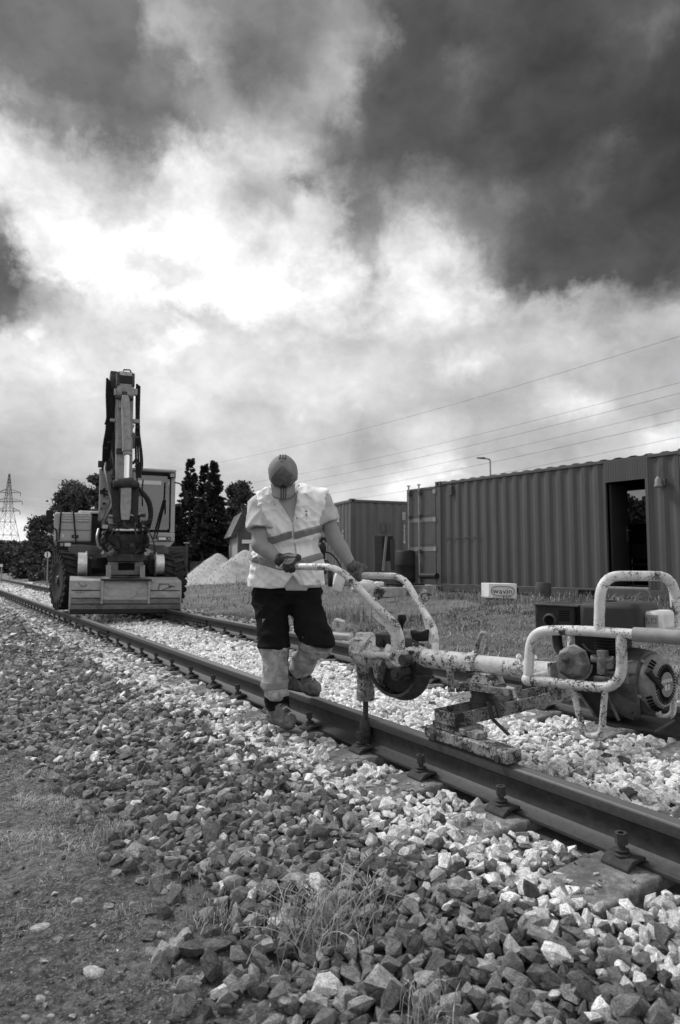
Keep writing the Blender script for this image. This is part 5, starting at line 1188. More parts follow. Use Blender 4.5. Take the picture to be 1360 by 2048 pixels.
# ------------------------------------------------------------------ rail trolley and the sleeper-screw wrench standing on it
MORG = Vector((0.742, 3.618, 0.0)); MANG = R(-42)
MX = Vector((math.cos(MANG), math.sin(MANG), 0)); MY = Vector((-math.sin(MANG), math.cos(MANG), 0))
MMAT = Matrix.Translation(MORG) @ Matrix.Rotation(MANG, 4, 'Z'); MINV = MMAT.inverted()
def ML(px, py, y=0.0): return MINV @ onplane(px, py, MORG + MY * y, MY)
def trolley():
    M = TRK.copy(); M.translation = TS(T_RAIL, 0); o0 = TS(T_RAIL + 0.17, 2.72, 0.2)
    t = thing('rail_trolley', 'chipped pale steel trolley resting on the near rail under the wrench', 'trolley', o0)
    W = Matrix.Translation(-o0) @ M
    s = MB(); s.box((-0.045, 2.30, 0.187), (0.048, 2.90, 0.246), W); pad = s.build('pad_beam', 'trolley_paint', t, 0.008)
    for y in (2.36, 2.82):
        s = MB(); s.cyl(W @ Vector((-0.056, y, 0.205)), W @ Vector((-0.045, y, 0.205)), 0.018, n=10); s.build('bolt', 'iron_rust', pad)
    s = MB(); s.box((-0.035, 2.60, 0.247), (0.10, 2.84, 0.283), W); s.box((-0.02, 2.52, 0.247), (0.05, 2.60, 0.275), W); s.build('mount_block', 'trolley_paint', t, 0.004)
    s = MB(); A1 = GAUGE + 0.22; s.box((-0.035, 2.655, 0.284), (A1, 2.80, 0.29), W); cb = s.build('crossbar', 'trolley_paint', t)
    for y0, y1 in ((2.647, 2.655), (2.80, 2.808)):
        s = MB(); s.box((-0.035, y0, 0.284), (A1, y1, 0.35), W); s.build('bar_flange', 'trolley_paint', cb, 0.002)
    s = MB(); s.box((-0.043, 2.647, 0.284), (-0.035, 2.808, 0.35), W); s.build('end_plate', 'trolley_paint', cb, 0.002)
    s = MB(); s.cyl(W @ Vector((GAUGE - 0.05, 2.73, 0.235)), W @ Vector((GAUGE + 0.05, 2.73, 0.235)), 0.052, n=20); s.build('roller', 'dark_steel', t)
    m2 = Matrix.Translation(-o0) @ MMAT
    c = m2 @ Vector((0, 0, 0)); s = MB(); s.lathe([(0.062, 0.30), (0.062, 0.372), (0.066, 0.374), (0.066, 0.384), (0.058, 0.386), (0.058, 0.43), (0.0, 0.43)], c, (0, 0, 1), 24); s.build('pivot_column', 'greasy_steel', t)
    # swivel cradle under the tube
    s = MB(); s.box((-0.115, -0.07, 0.432), (0.19, 0.07, 0.468), m2); s.box((-0.115, -0.075, 0.415), (-0.105, 0.075, 0.470), m2); cr = s.build('cradle_plate', 'machine_grimy', t, 0.003)
    s = MB(); s.prism([m2 @ Vector(p) for p in ((-0.04, -0.06, 0.469), (0.10, -0.06, 0.469), (0.075, -0.06, 0.525), (-0.015, -0.06, 0.525))], m2.to_3x3() @ Vector((0, 0.12, 0))); s.build('saddle', 'machine_paint_worn', cr, 0.003)
    s = MB(); s.tube([m2 @ Vector(p) for p in ((0.17, -0.05, 0.468), (0.205, -0.05, 0.465), (0.215, -0.05, 0.42), (0.235, -0.05, 0.415))], 0.012, 8); s.build('hook', 'machine_paint_worn', cr)
    s = MB(); p0, p1 = ML(900, 1340, -0.1), ML(903, 1384, -0.1); s.bar(m2 @ p0, m2 @ p1, 0.036, 0.014, up=(0, 1, 0)); s.cyl(m2 @ (p0 + Vector((0, -0.008, 0))), m2 @ (p0 + Vector((0, 0.008, 0))), 0.018); s.build('lock_lever', 'trolley_paint', t, 0.003)
    s = MB(); q = [m2 @ ML(977, 1404, -0.08), m2 @ ML(985, 1438, -0.08), m2 @ ML(1018, 1470, -0.08)]; s.bar(q[0], q[1], 0.03, 0.012); s.bar(q[1], q[2], 0.022, 0.01); s.build('foot_lever', 'greasy_steel', t, 0.002)
    s = MB(); s.bar(m2 @ ML(990, 1398, -0.04), m2 @ ML(1000, 1436, -0.04), 0.03, 0.012); s.build('foot_lever', 'greasy_steel', t, 0.002)
trolley()

def wrench():
    t = thing('sleeper_screw_wrench', 'chipped white motor wrench for sleeper screws, held by the worker over the near rail', 'track machine', MORG, MANG)
    W1, W2, W3 = 'machine_paint', 'machine_paint_worn', 'machine_grimy'
    ZT = 0.5 * (ML(850, 1317).z + ML(1040, 1336).z)
    xs = lambda px, y=0.0: ML(px, 1330, y).x
    # main tube
    s = MB(); s.lathe([(0.030, 0), (0.050, 0.0), (0.0515, 0.01), (0.0515, xs(945) - xs(846)), (0.048, xs(947) - xs(846)), (0.048, xs(1140) - xs(846))], (xs(846), 0, ZT), (1, 0, 0), 28); tb = s.build('main_tube', W1, t)
    s = MB(); x0 = xs(938); s.lathe([(0.0517, 0), (0.056, 0.002), (0.056, 0.056), (0.0517, 0.058)], (x0, 0, ZT), (1, 0, 0), 28); s.box((x0 + 0.004, -0.075, ZT - 0.03), (x0 + 0.052, -0.05, ZT + 0.02)); cl = s.build('tube_clamp', W2, tb, 0.002)
    s = MB(); e = [ML(952, 1307), ML(957, 1280), ML(963, 1266), ML(972, 1266), ML(976, 1280), ML(969, 1307)]; s.tube(fillet(e, 0.03, 4), 0.0115, 10); s.build('lifting_eye', W3, cl)
    # flange cone towards the gear head
    s = MB(); x1 = xs(846); xg = xs(788); s.lathe([(0.02, 0), (0.095, 0.0), (0.10, 0.012), (0.092, 0.05), (0.07, (x1 - xg) * 0.75), (0.056, x1 - xg - 0.006), (0.056, x1 - xg + 0.008)], (xg, 0, ZT + 0.005), (1, 0, 0), 26); fl = s.build('flange_cone', W2, t)
    for k in range(8):
        a = k * math.pi / 4 + 0.3; s = MB(); s.cyl((x1 - 0.045, math.cos(a) * 0.074, ZT + math.sin(a) * 0.074), (x1 - 0.018, math.cos(a) * 0.074, ZT + math.sin(a) * 0.074), 0.010, n=6); s.build('flange_bolt', 'iron_rust', fl)
    # gear head: round cap, drum, vertical barrel, spindle, socket
    b = ML(731, 1301); ZB = b.z; XB = b.x
    s = MB(); s.lathe([(0.0, -0.098), (0.035, -0.094), (0.065, -0.078), (0.086, -0.05), (0.094, -0.012), (0.094, 0.05), (0.100, 0.052), (0.100, 0.068), (0.088, 0.07), (0.085, xg - XB)], (XB, 0, ZB), (1, 0, 0), 30); hd = s.build('gear_head', W2, t)
    s = MB(); s.lathe([(0.0, ZB + 0.10), (0.05, ZB + 0.105), (0.056, ZB + 0.098), (0.058, ZB + 0.085), (0.075, ZB + 0.07)], (XB - 0.005, 0, 0), (0, 0, 1), 22); s.build('top_cap', W1, hd)
    q = ML(768, 1288, -0.06); s = MB(); s.box((q.x - 0.055, -0.075, ZB + 0.02), (q.x + 0.062, 0.06, ZB + 0.117)); s.build('brake_housing', 'greasy_steel', hd, 0.008)
    s = MB(); s.cyl((q.x - 0.012, -0.09, ZB + 0.065), (q.x - 0.012, -0.075, ZB + 0.065), 0.026, n=16); s.cyl((q.x - 0.012, -0.1, ZB + 0.065), (q.x - 0.012, -0.09, ZB + 0.065), 0.014, n=6); s.build('drain_plug', 'greasy_steel', hd)
    zb0, zb1 = ML(731, 1400).z, ML(731, 1320).z; hb = zb1 - zb0
    s = MB(); s.lathe([(0.0, 0), (0.050, 0), (0.054, 0.006), (0.054, hb * 0.24), (0.050, hb * 0.26), (0.050, hb * 0.47), (0.053, hb * 0.48), (0.053, hb * 0.51), (0.049, hb * 0.52), (0.056, hb * 0.85), (0.075, hb * 1.1)], (XB, 0, zb0), (0, 0, 1), 24); br = s.build('spindle_barrel', W3, t)
    s = MB(); s.box((XB - 0.062, -0.03, zb1 - 0.075), (XB - 0.045, 0.02, zb1 - 0.03)); s.build('barrel_lug', W1, br, 0.004)
    zs = ML(731, 1492).z; zk = ML(731, 1438).z; zk0 = ML(731, 1474).z; zk2 = ML(731, 1460).z
    s = MB(); s.cyl((XB, 0, zk - 0.01), (XB, 0, zb0 + 0.01), 0.0165, n=14); sp = s.build('spindle', 'iron_rust', t)
    s = MB(); s.lathe([(0.0, zk), (0.03, zk), (0.036, zk - 0.01), (0.037, zk2 + 0.004), (0.031, zk2), (0.033, zk2 - 0.004), (0.033, zk0 + 0.004), (0.028, zk0), (0.024, zk0 - 0.003), (0.024, zs - 0.03), (0.0, zs - 0.03)], (XB, 0, 0), (0, 0, 1), 18); s.build('socket', 'iron_rust', sp)
    # clutch rod, yoke and big bolt on the near side
    a, c = ML(703, 1305, -0.09), ML(792, 1314, -0.115)
    s = MB(); s.tube([a, a.lerp(c, 0.35)], 0.011, 10); s.ball(a.lerp(c, 0.32), 0.022, 12, 8); s.tube([a.lerp(c, 0.42), a.lerp(c, 0.46), a.lerp(c, 0.47), a.lerp(c, 0.5), c], [0.026, 0.026, 0.022, 0.021, 0.021], 14); s.build('clutch_rod', W2, t)
    y0 = ML(803, 1318, -0.12); s = MB(); s.prism([ML(789, 1308, -0.10), ML(800, 1298, -0.10), ML(815, 1301, -0.10), ML(819, 1320, -0.10), ML(808, 1334, -0.10), ML(797, 1330, -0.10), ML(789, 1322, -0.10)], (0, -0.045, 0)); yk = s.build('yoke', W2, t, 0.006)
    s = MB(); s.cyl(y0 + Vector((0.03, -0.035, 0.0)), y0 + Vector((0.03, 0.03, 0.0)), 0.028, n=18); s.build('yoke_bush', 'greasy_steel', yk)
    q = ML(802, 1346, -0.12); s = MB(); s.cyl(q + Vector((0, -0.05, 0)), q + Vector((0, 0.05, 0)), 0.036, n=20); s.cyl(q + Vector((0.002, -0.066, 0)), q + Vector((0, -0.05, 0)), 0.020, n=6); s.build('pivot_bolt', 'greasy_steel', yk)
    q = ML(811, 1358, -0.11); s = MB(); s.cyl(q + Vector((0, -0.03, 0)), q + Vector((0, 0.03, 0)), 0.016, n=12); s.build('pivot_bolt', 'greasy_steel', yk)
    # bell housing and the round belly guard
    q = ML(806, 1333, 0.0); g = MB(); g.lathe([(0.0, -0.055), (0.135, -0.055), (0.158, -0.035), (0.158, 0.05), (0.13, 0.075), (0.0, 0.075)], q, (0, 1, 0), 36); g.build('flywheel_housing', 'dark_steel', t)
    s = MB(); arc = [];
    for k in range(15): a_ = R(188 + k * 11.4); arc.append(q + Vector((math.cos(a_) * 0.178, -0.055, math.sin(a_) * 0.178 + 0.012)))
    for i in range(len(arc) - 1): s.bar(arc[i], arc[i + 1], 0.10, 0.016, up=(arc[i] - q))
    s.build('belly_guard', 'greasy_steel', t, fix=False)
    s = MB(); s.lathe([(0.085, 0), (0.088, 0.02), (0.10, 0.07), (0.125, 0.10), (0.13, 0.13)], (xs(752), 0, ZB - 0.035), (1, 0, -0.35), 24); s.build('bell_housing', W3, t)
    s = MB(); s.box((xs(790), -0.05, ML(790, 1389).z), (xs(796), 0.0, ML(790, 1370).z)); s.build('guard_lug', 'greasy_steel', t, 0.003)
    # handlebars
    r = 0.0205
    left = [ML(556, 1131, -0.25), ML(600, 1133, -0.25), ML(664, 1134, -0.24), ML(690, 1148, -0.23), ML(752, 1212, -0.19), ML(790, 1246, -0.14), ML(802, 1272, -0.11), ML(803, 1308, -0.10)]
    s = MB(); s.tube(fillet(left, [0, .1, .12, .12, .2, .12, .08, 0], 6), r, 14); lh = s.build('handlebar', W1, t)
    s = MB(); s.prism([ML(749, 1212, -0.185), ML(747, 1234, -0.185), ML(768, 1253, -0.165), ML(781, 1270, -0.14), ML(783, 1302, -0.12), ML(803, 1302, -0.11), ML(803, 1275, -0.115), ML(788, 1246, -0.14)], (0, 0.008, 0)); s.build('gusset_plate', W1, lh)
    right = [ML(700, 1150, 0.20), ML(740, 1151, 0.20), ML(792, 1152, 0.20), ML(812, 1162, 0.20), ML(842, 1214, 0.18), ML(866, 1252, 0.14), ML(871, 1275, 0.11), ML(870, 1312, 0.08)]
    s = MB(); s.tube(fillet(right, [0, .1, .1, .1, .2, .12, .08, 0], 6), r, 14); rh = s.build('handlebar', W1, t)
    s = MB(); s.prism([ML(842, 1224, 0.165), ML(850, 1250, 0.155), ML(860, 1290, 0.12), ML(872, 1290, 0.12), ML(868, 1262, 0.14), ML(856, 1236, 0.16)], (0, 0.008, 0)); s.build('gusset_plate', W1, rh)
    for (px, py, y, par) in ((757, 1186, -0.19, lh), (851, 1194, 0.18, rh)):
        q = ML(px, py, y); Mt = Matrix.Translation(q) @ Matrix.Rotation(R(35), 4, 'Y') @ Matrix.Rotation(R(20), 4, 'Z'); s = MB(); s.box((-0.034, -0.004, -0.036), (0.034, 0.004, 0.036), Mt); s.build('bracket_plate', W2, par, 0.002)
        s = MB(); s.tube([Mt @ Vector((math.cos(a_) * 0.024, -0.006, math.sin(a_) * 0.024)) for a_ in np.linspace(0, 6.283, 17)[:-1]], 0.0022, 6, closed=True); s.build('bracket_ring', 'iron_rust', par)
        s = MB(); s.bar(q, q + Vector((-0.03 if y < 0 else -0.025, 0, -0.05)), 0.012, 0.006); s.build('bracket_arm', W3, par)
    # knobs and rubber boot behind the left handle
    q = ML(804, 1238, 0.05); s = MB(); s.lathe([(0.0, 0.026), (0.022, 0.024), (0.026, 0.012), (0.024, -0.01), (0.012, -0.03), (0.007, -0.04), (0.007, -0.16), (0, -0.16)], q, (0, 0, 1), 16); s.build('lever_knob', 'plastic_black', t)
    s = MB(); s.prism([ML(818, 1260, 0.12), ML(826, 1264, 0.12), ML(840, 1264, 0.12), ML(854, 1258, 0.12), ML(856, 1282, 0.12), ML(824, 1284, 0.12)], (0, 0.06, 0)); s.build('rubber_boot', 'black_rubber', t, 0.01)
    # ---------------- motor end: roll cage
    rt = 0.0228; yn, yf = -0.20, 0.20
    s = MB(); s.tube(fillet([ML(1056, 1359, yn), ML(1062, 1262, yn), ML(1150, 1260, yn), ML(1270, 1269, yn), ML(1395, 1277, yn)], [0, .085, .2, .2, 0], 7), rt, 16); f1 = s.build('cage_bar', W1, t)
    s = MB(); s.tube(fillet([ML(1242, 1268, yn), ML(1245, 1380, yn), ML(1130, 1368, yn), ML(1056, 1359, yn)], [0, .13, .3, 0], 8), rt, 16); s.build('cage_bar', W2, t)
    s = MB(); s.ball(ML(1056, 1359, yn), 0.030, 16, 10); s.build('bar_end', W1, f1)
    s = MB(); s.tube([ML(1267, 1268.5, yn), ML(1268, 1268.6, yn), ML(1395, 1277, yn)], [0.028, 0.0305, 0.0305], 18); s.build('grip', 'grip_rubber', f1)
    off = Vector((0, yf - yn, 0)); sh = Vector((0.03, 0, 0))
    loop = fillet([ML(1056, 1359, yn), ML(1062, 1262, yn), ML(1150, 1260, yn), ML(1270, 1269, yn), ML(1395, 1277, yn)], [0, .085, .2, .2, 0], 7)
    s = MB(); s.tube([p + off + sh for p in loop], rt, 14); s.build('cage_bar', W1, t)
    s = MB(); s.tube(fillet([ML(1198, 1262, yn), ML(1201, 1152, yn), ML(1349, 1152, yf), ML(1352, 1254, yf)], .11, 8), rt, 16); s.build('carry_hoop', W1, t, ang=60)
    q0 = ML(1056, 1359, yn); s = MB(); s.tube([q0, q0 + off + sh], rt, 14); s.build('cage_bar', W1, t)
    s = MB(); s.tube(fillet([ML(1146, 1378, yn), ML(1168, 1472, yn), ML(1203, 1472, yn), ML(1210, 1378, yn)], [0, .05, .05, 0], 7), 0.0145, 12); s.build('stand_leg', W2, t)
    s = MB(); s.tube(fillet([ML(1298, 1345, yf), ML(1318, 1436, yf), ML(1345, 1432, yf), ML(1352, 1345, yf), ML(1330, 1338, yf), ML(1290, 1345, yf)], [0, .06, .06, .04, .02, 0], 7), 0.0145, 12); s.build('stand_leg', W2, t)
    # engine
    def bx(px0, px1, py0, py1, y0, dep, name, mat, par=t, bev=0.01):
        a_, b_ = ML(px0, py1, y0), ML(px1, py0, y0); m = MB(); m.box((a_.x, y0, a_.z), (b_.x, y0 + dep, b_.z)); return m.build(name, mat, par, bev, segs=3)
    mf = bx(1069, 1150, 1209, 1262, -0.09, 0.19, 'muffler', 'engine_black', bev=0.016)
    q = ML(1100, 1241, -0.09); s = MB(); s.lathe([(0.036, 0), (0.034, 0.008), (0.026, 0.012), (0.022, 0.004)], q, (0, -1, 0), 22); s.build('exhaust_ring', 'greasy_steel', mf); s = MB(); s.lathe([(0.0, 0.001), (0.0215, 0.001), (0.0215, 0.005), (0, 0.005)], q, (0, -1, 0), 18); s.build('exhaust_hole', 'dark_hole', mf)
    for k in range(5):
        q = ML(1118, 1222 + k * 4.4, -0.09); s = MB(); s.box((q.x - 0.002, -0.0925, q.z - 0.0025), (q.x + 0.05, -0.0895, q.z + 0.0025)); s.build('muffler_slot', 'dark_hole', mf)
    s = MB(); a_, b_ = ML(1066, 1209, -0.1), ML(1156, 1207, -0.1); s.box((a_.x, -0.1, a_.z - 0.004), (b_.x, 0.1, a_.z + 0.006)); s.build('heat_shield', 'engine_grey', mf, 0.003)
    s = MB(); s.tube(fillet([ML(1113, 1262, 0.0), ML(1116, 1296, 0.0), ML(1130, 1312, 0.0)], 0.04, 5), 0.024, 12); s.build('exhaust_pipe', 'greasy_steel', t)
    tk = bx(1158, 1279, 1208, 1262, -0.13, 0.27, 'fuel_tank', 'engine_tank', bev=0.026)
    q = ML(1218, 1209, 0.0); s = MB(); s.cyl((q.x, 0, q.z - 0.01), (q.x, 0, q.z + 0.02), 0.032, n=20); s.build('fuel_cap', 'engine_black', tk)
    ac = bx(1281, 1322, 1224, 1262, -0.06, 0.2, 'air_cleaner', 'engine_white', bev=0.018)
    q = ML(1301, 1241, -0.06); s = MB(); s.box((q.x - 0.032, -0.0625, q.z - 0.026), (q.x + 0.032, -0.0602, q.z + 0.024)); lb = s.build('warning_label', 'print_grey', ac)
    n = Vector((0, -1, 0)); tri = [Vector((q.x - 0.027, -0.0635, q.z - 0.014)), Vector((q.x - 0.003, -0.0635, q.z - 0.014)), Vector((q.x - 0.015, -0.0635, q.z + 0.014))]
    s = MB(); s.tube(tri, 0.0014, 5, closed=True); s.bar((q.x - 0.015, -0.0635, q.z - 0.003), (q.x - 0.015, -0.0635, q.z + 0.006), 0.0016); s.bar((q.x - 0.015, -0.0635, q.z - 0.009), (q.x - 0.015, -0.0635, q.z - 0.0065), 0.0016); s.build('warning_triangle', 'print_black', lb, fix=False)
    s = MB(); s.tube([Vector((q.x + 0.006 + dx, -0.0635, q.z + dz)) for dx, dz in ((0, -0.010), (0.018, -0.010), (0.018, 0.010), (0, 0.010))], 0.0012, 5, closed=True); s.build('manual_symbol', 'print_black', lb, fix=False)
    # crankcase, cylinder, cooling fins
    s = MB(); s.prism([ML(1132, 1360, -0.11), ML(1240, 1340, -0.11), ML(1290, 1400, -0.11), ML(1290, 1428, -0.11), ML(1236, 1440, -0.11), ML(1188, 1436, -0.11)], (0, 0.24, 0)); cc = s.build('crankcase', 'engine_black', t, 0.014)
    s = MB(); s.bar(ML(1158, 1386, -0.125), ML(1194, 1438, -0.125), 0.008, 0.012, up=(0, 1, 0)); s.bar(ML(1212, 1382, -0.125), ML(1238, 1441, -0.125), 0.008, 0.012, up=(0, 1, 0)); s.build('mount_strap', 'engine_alloy', cc, fix=False)
    s = MB(); a_, b_ = ML(1190, 1441, -0.13), ML(1310, 1432, -0.13); s.box((a_.x, -0.14, a_.z - 0.012), (b_.x, 0.14, a_.z - 0.002)); s.build('base_plate', 'greasy_steel', t, 0.003)
    bx(1150, 1236, 1268, 1350, -0.06, 0.18, 'cylinder_block', 'engine_black', bev=0.01)
    for k in range(6):
        q0, q1 = ML(1190, 1278 + k * 6, -0.07), ML(1238, 1278 + k * 6, -0.07); s = MB(); s.box((q0.x, -0.085, q0.z - 0.002), (q1.x, 0.1, q0.z + 0.002)); s.build('cooling_fin', 'engine_black', cc)
    # octagonal side cover with its bolt
    q = ML(1151, 1325, -0.10); s = MB(); s.lathe([(0.082, 0), (0.084, 0.012), (0.078, 0.014), (0.077, 0.022), (0.070, 0.05), (0.052, 0.068), (0.0, 0.072)], q, (-0.18, -1, 0.05), 8); cv = s.build('side_cover', 'engine_alloy', t, 0.006, ang=20)
    s = MB(); s.tube([q + Vector((math.cos(a_) * 0.081, -0.012, math.sin(a_) * 0.081)) for a_ in np.linspace(R(180), R(360), 9)], 0.007, 8); s.build('cover_seal', 'zinc', cv)
    q2 = q + Vector((-0.018, -0.072, 0.018)); s = MB(); s.lathe([(0.017, 0), (0.017, 0.003), (0.010, 0.004), (0.010, 0.012), (0.005, 0.013), (0.005, 0.02), (0, 0.02)], q2, (-0.18, -1, 0.05), 14); s.build('cover_bolt', 'engine_alloy', cv)
    # carburettor cluster
    s = MB(); q = ML(1206, 1328, -0.12); s.cyl(q + Vector((0, 0, -0.045)), q + Vector((0, 0, 0.03)), 0.026, n=16); s.cyl(q + Vector((-0.05, 0, 0.02)), q + Vector((0.05, 0, 0.02)), 0.018, n=14); s.cbox(q + Vector((0, 0, 0.045)), (0.04, 0.04, 0.03)); cb = s.build('carburettor', 'engine_alloy', t, 0.002)
    s = MB(); s.box((q.x - 0.035, -0.15, q.z - 0.088), (q.x + 0.045, -0.07, q.z - 0.05)); s.build('fuel_bowl', 'engine_alloy', cb, 0.008)
    s = MB(); s.cyl(q + Vector((0.045, -0.03, 0.0)), q + Vector((0.045, -0.045, 0.0)), 0.014, n=10); s.cyl(q + Vector((0.02, -0.04, -0.02)), q + Vector((0.02, -0.055, -0.02)), 0.010, n=8); s.build('choke_screw', 'engine_alloy', cb)
    s = MB(); s.tube(fillet([ML(1166, 1288, -0.12), ML(1178, 1302, -0.14), ML(1190, 1306, -0.14), ML(1200, 1318, -0.12)], 0.03, 4), 0.006, 8); s.tube(fillet([ML(1190, 1346, -0.12), ML(1220, 1350, -0.14), ML(1236, 1338, -0.12)], 0.03, 4), 0.005, 8); s.build('fuel_hose', 'hose_rubber', cb)
    # fan shroud and pull starter (axis along the machine, towards the right)
    c = ML(1296, 1364, 0.0); ax = Vector((0.985, -0.17, 0)).normalized()
    s = MB(); s.lathe([(0.0, -0.15), (0.115, -0.15), (0.138, -0.12), (0.145, -0.06), (0.138, 0.012), (0.128, 0.02), (0.0, 0.02)], c, ax, 36); sh_ = s.build('fan_shroud', 'engine_grey', t)
    s = MB(); s.prism([c + Vector((-0.14, -0.145, 0.05)), c + Vector((0.0, -0.13, 0.06)), c + Vector((0.0, -0.12, -0.12)), c + Vector((-0.03, -0.10, -0.165)), c + Vector((-0.14, -0.12, -0.12))], (0, 0.05, 0)); s.build('shroud_skirt', 'engine_grey', sh_, 0.01)
    s = MB(); s.lathe([(0.0, 0.02), (0.122, 0.02), (0.124, 0.028), (0.118, 0.045), (0.098, 0.070), (0.094, 0.078), (0.0, 0.078)], c, ax, 40); st = s.build('pull_starter', 'starter_grey', t)
    up = Vector((0, 0, 1)); sx = up.cross(ax).normalized()
    for k in range(40):
        a_ = 2 * math.pi * k / 40; d = sx * math.cos(a_) + up * math.sin(a_); s = MB(); s.bar(c + ax * 0.0785 + d * 0.052, c + ax * 0.0785 + d * 0.086, 0.0062, 0.003, up=ax); s.build('grille_slot', 'dark_hole', st, fix=False)
    s = MB(); s.lathe([(0.050, 0.0785), (0.050, 0.084), (0.045, 0.085), (0.0, 0.084)], c, ax, 30); s.build('name_disc', 'engine_tank', st)
    s = MB(); s.lathe([(0.050, 0.080), (0.053, 0.086), (0.046, 0.0865)], c, ax, 30); s.build('disc_rim', 'starter_grey', st, fix=False)
    text('printed_name', 'HONDA', 0.020, 'print_white', st, face_M(c + ax * 0.0862 + up * 0.016, sx, ax), 0.0006, sx=1.15)
    text('printed_number', '8.0', 0.036, 'print_white', st, face_M(c + ax * 0.0862 - up * 0.013, sx, ax), 0.0006)
    for k in range(4):
        for (pa, pr) in ((62, .108), (0, .108)):
            pass
    for k in range(4):                                            # slots on the sloping rim
        for a0, rr in ((118, 0.112), (205, 0.112), (236, 0.112)):
            a_ = R(a0 + k * 9); d = sx * math.cos(a_) + up * math.sin(a_); s = MB(); s.bar(c + ax * 0.047 + d * 0.120, c + ax * 0.066 + d * 0.104, 0.009, 0.004, up=d); s.build('rim_slot', 'dark_hole', st, fix=False)
    a_ = R(165); d = sx * math.cos(a_) + up * math.sin(a_); s = MB(); p0 = c + ax * 0.062 + d * 0.125 + up * 0.035; s.bar(p0, p0 + ax * 0.03 - d * 0.055 - up * 0.06, 0.030, 0.02); s.build('pull_handle', 'plastic_black', st, 0.004)
    for a0 in (130, 200, 300, 30):
        a_ = R(a0); d = sx * math.cos(a_) + up * math.sin(a_); s = MB(); s.cyl(c + ax * 0.018 + d * 0.130, c + ax * 0.03 + d * 0.130, 0.008, n=8); s.build('starter_screw', 'engine_alloy', st)
    s = MB(); q = ML(1253, 1352, -0.15); s.box((q.x - 0.008, -0.155, q.z - 0.03), (q.x + 0.008, -0.148, q.z + 0.03)); s.build('switch_plate', 'engine_alloy', t)
    s = MB(); s.cyl(ML(1243, 1326, -0.15), ML(1266, 1323, -0.15), 0.005, n=8); s.build('throttle_lever', 'engine_alloy', t)
    # mounting plate joining tube and engine
    s = MB(); s.box((xs(1118), -0.13, ZT - 0.12), (xs(1124), 0.13, ZT + 0.06)); s.build('mounting_plate', W2, t, 0.003)
    s = MB(); s.prism([ML(1066, 1352, 0.06), ML(1118, 1330, 0.06), ML(1118, 1352, 0.06), ML(1090, 1362, 0.06)], (0, 0.02, 0)); s.build('brace_plate', W1, t, 0.002)
wrench()
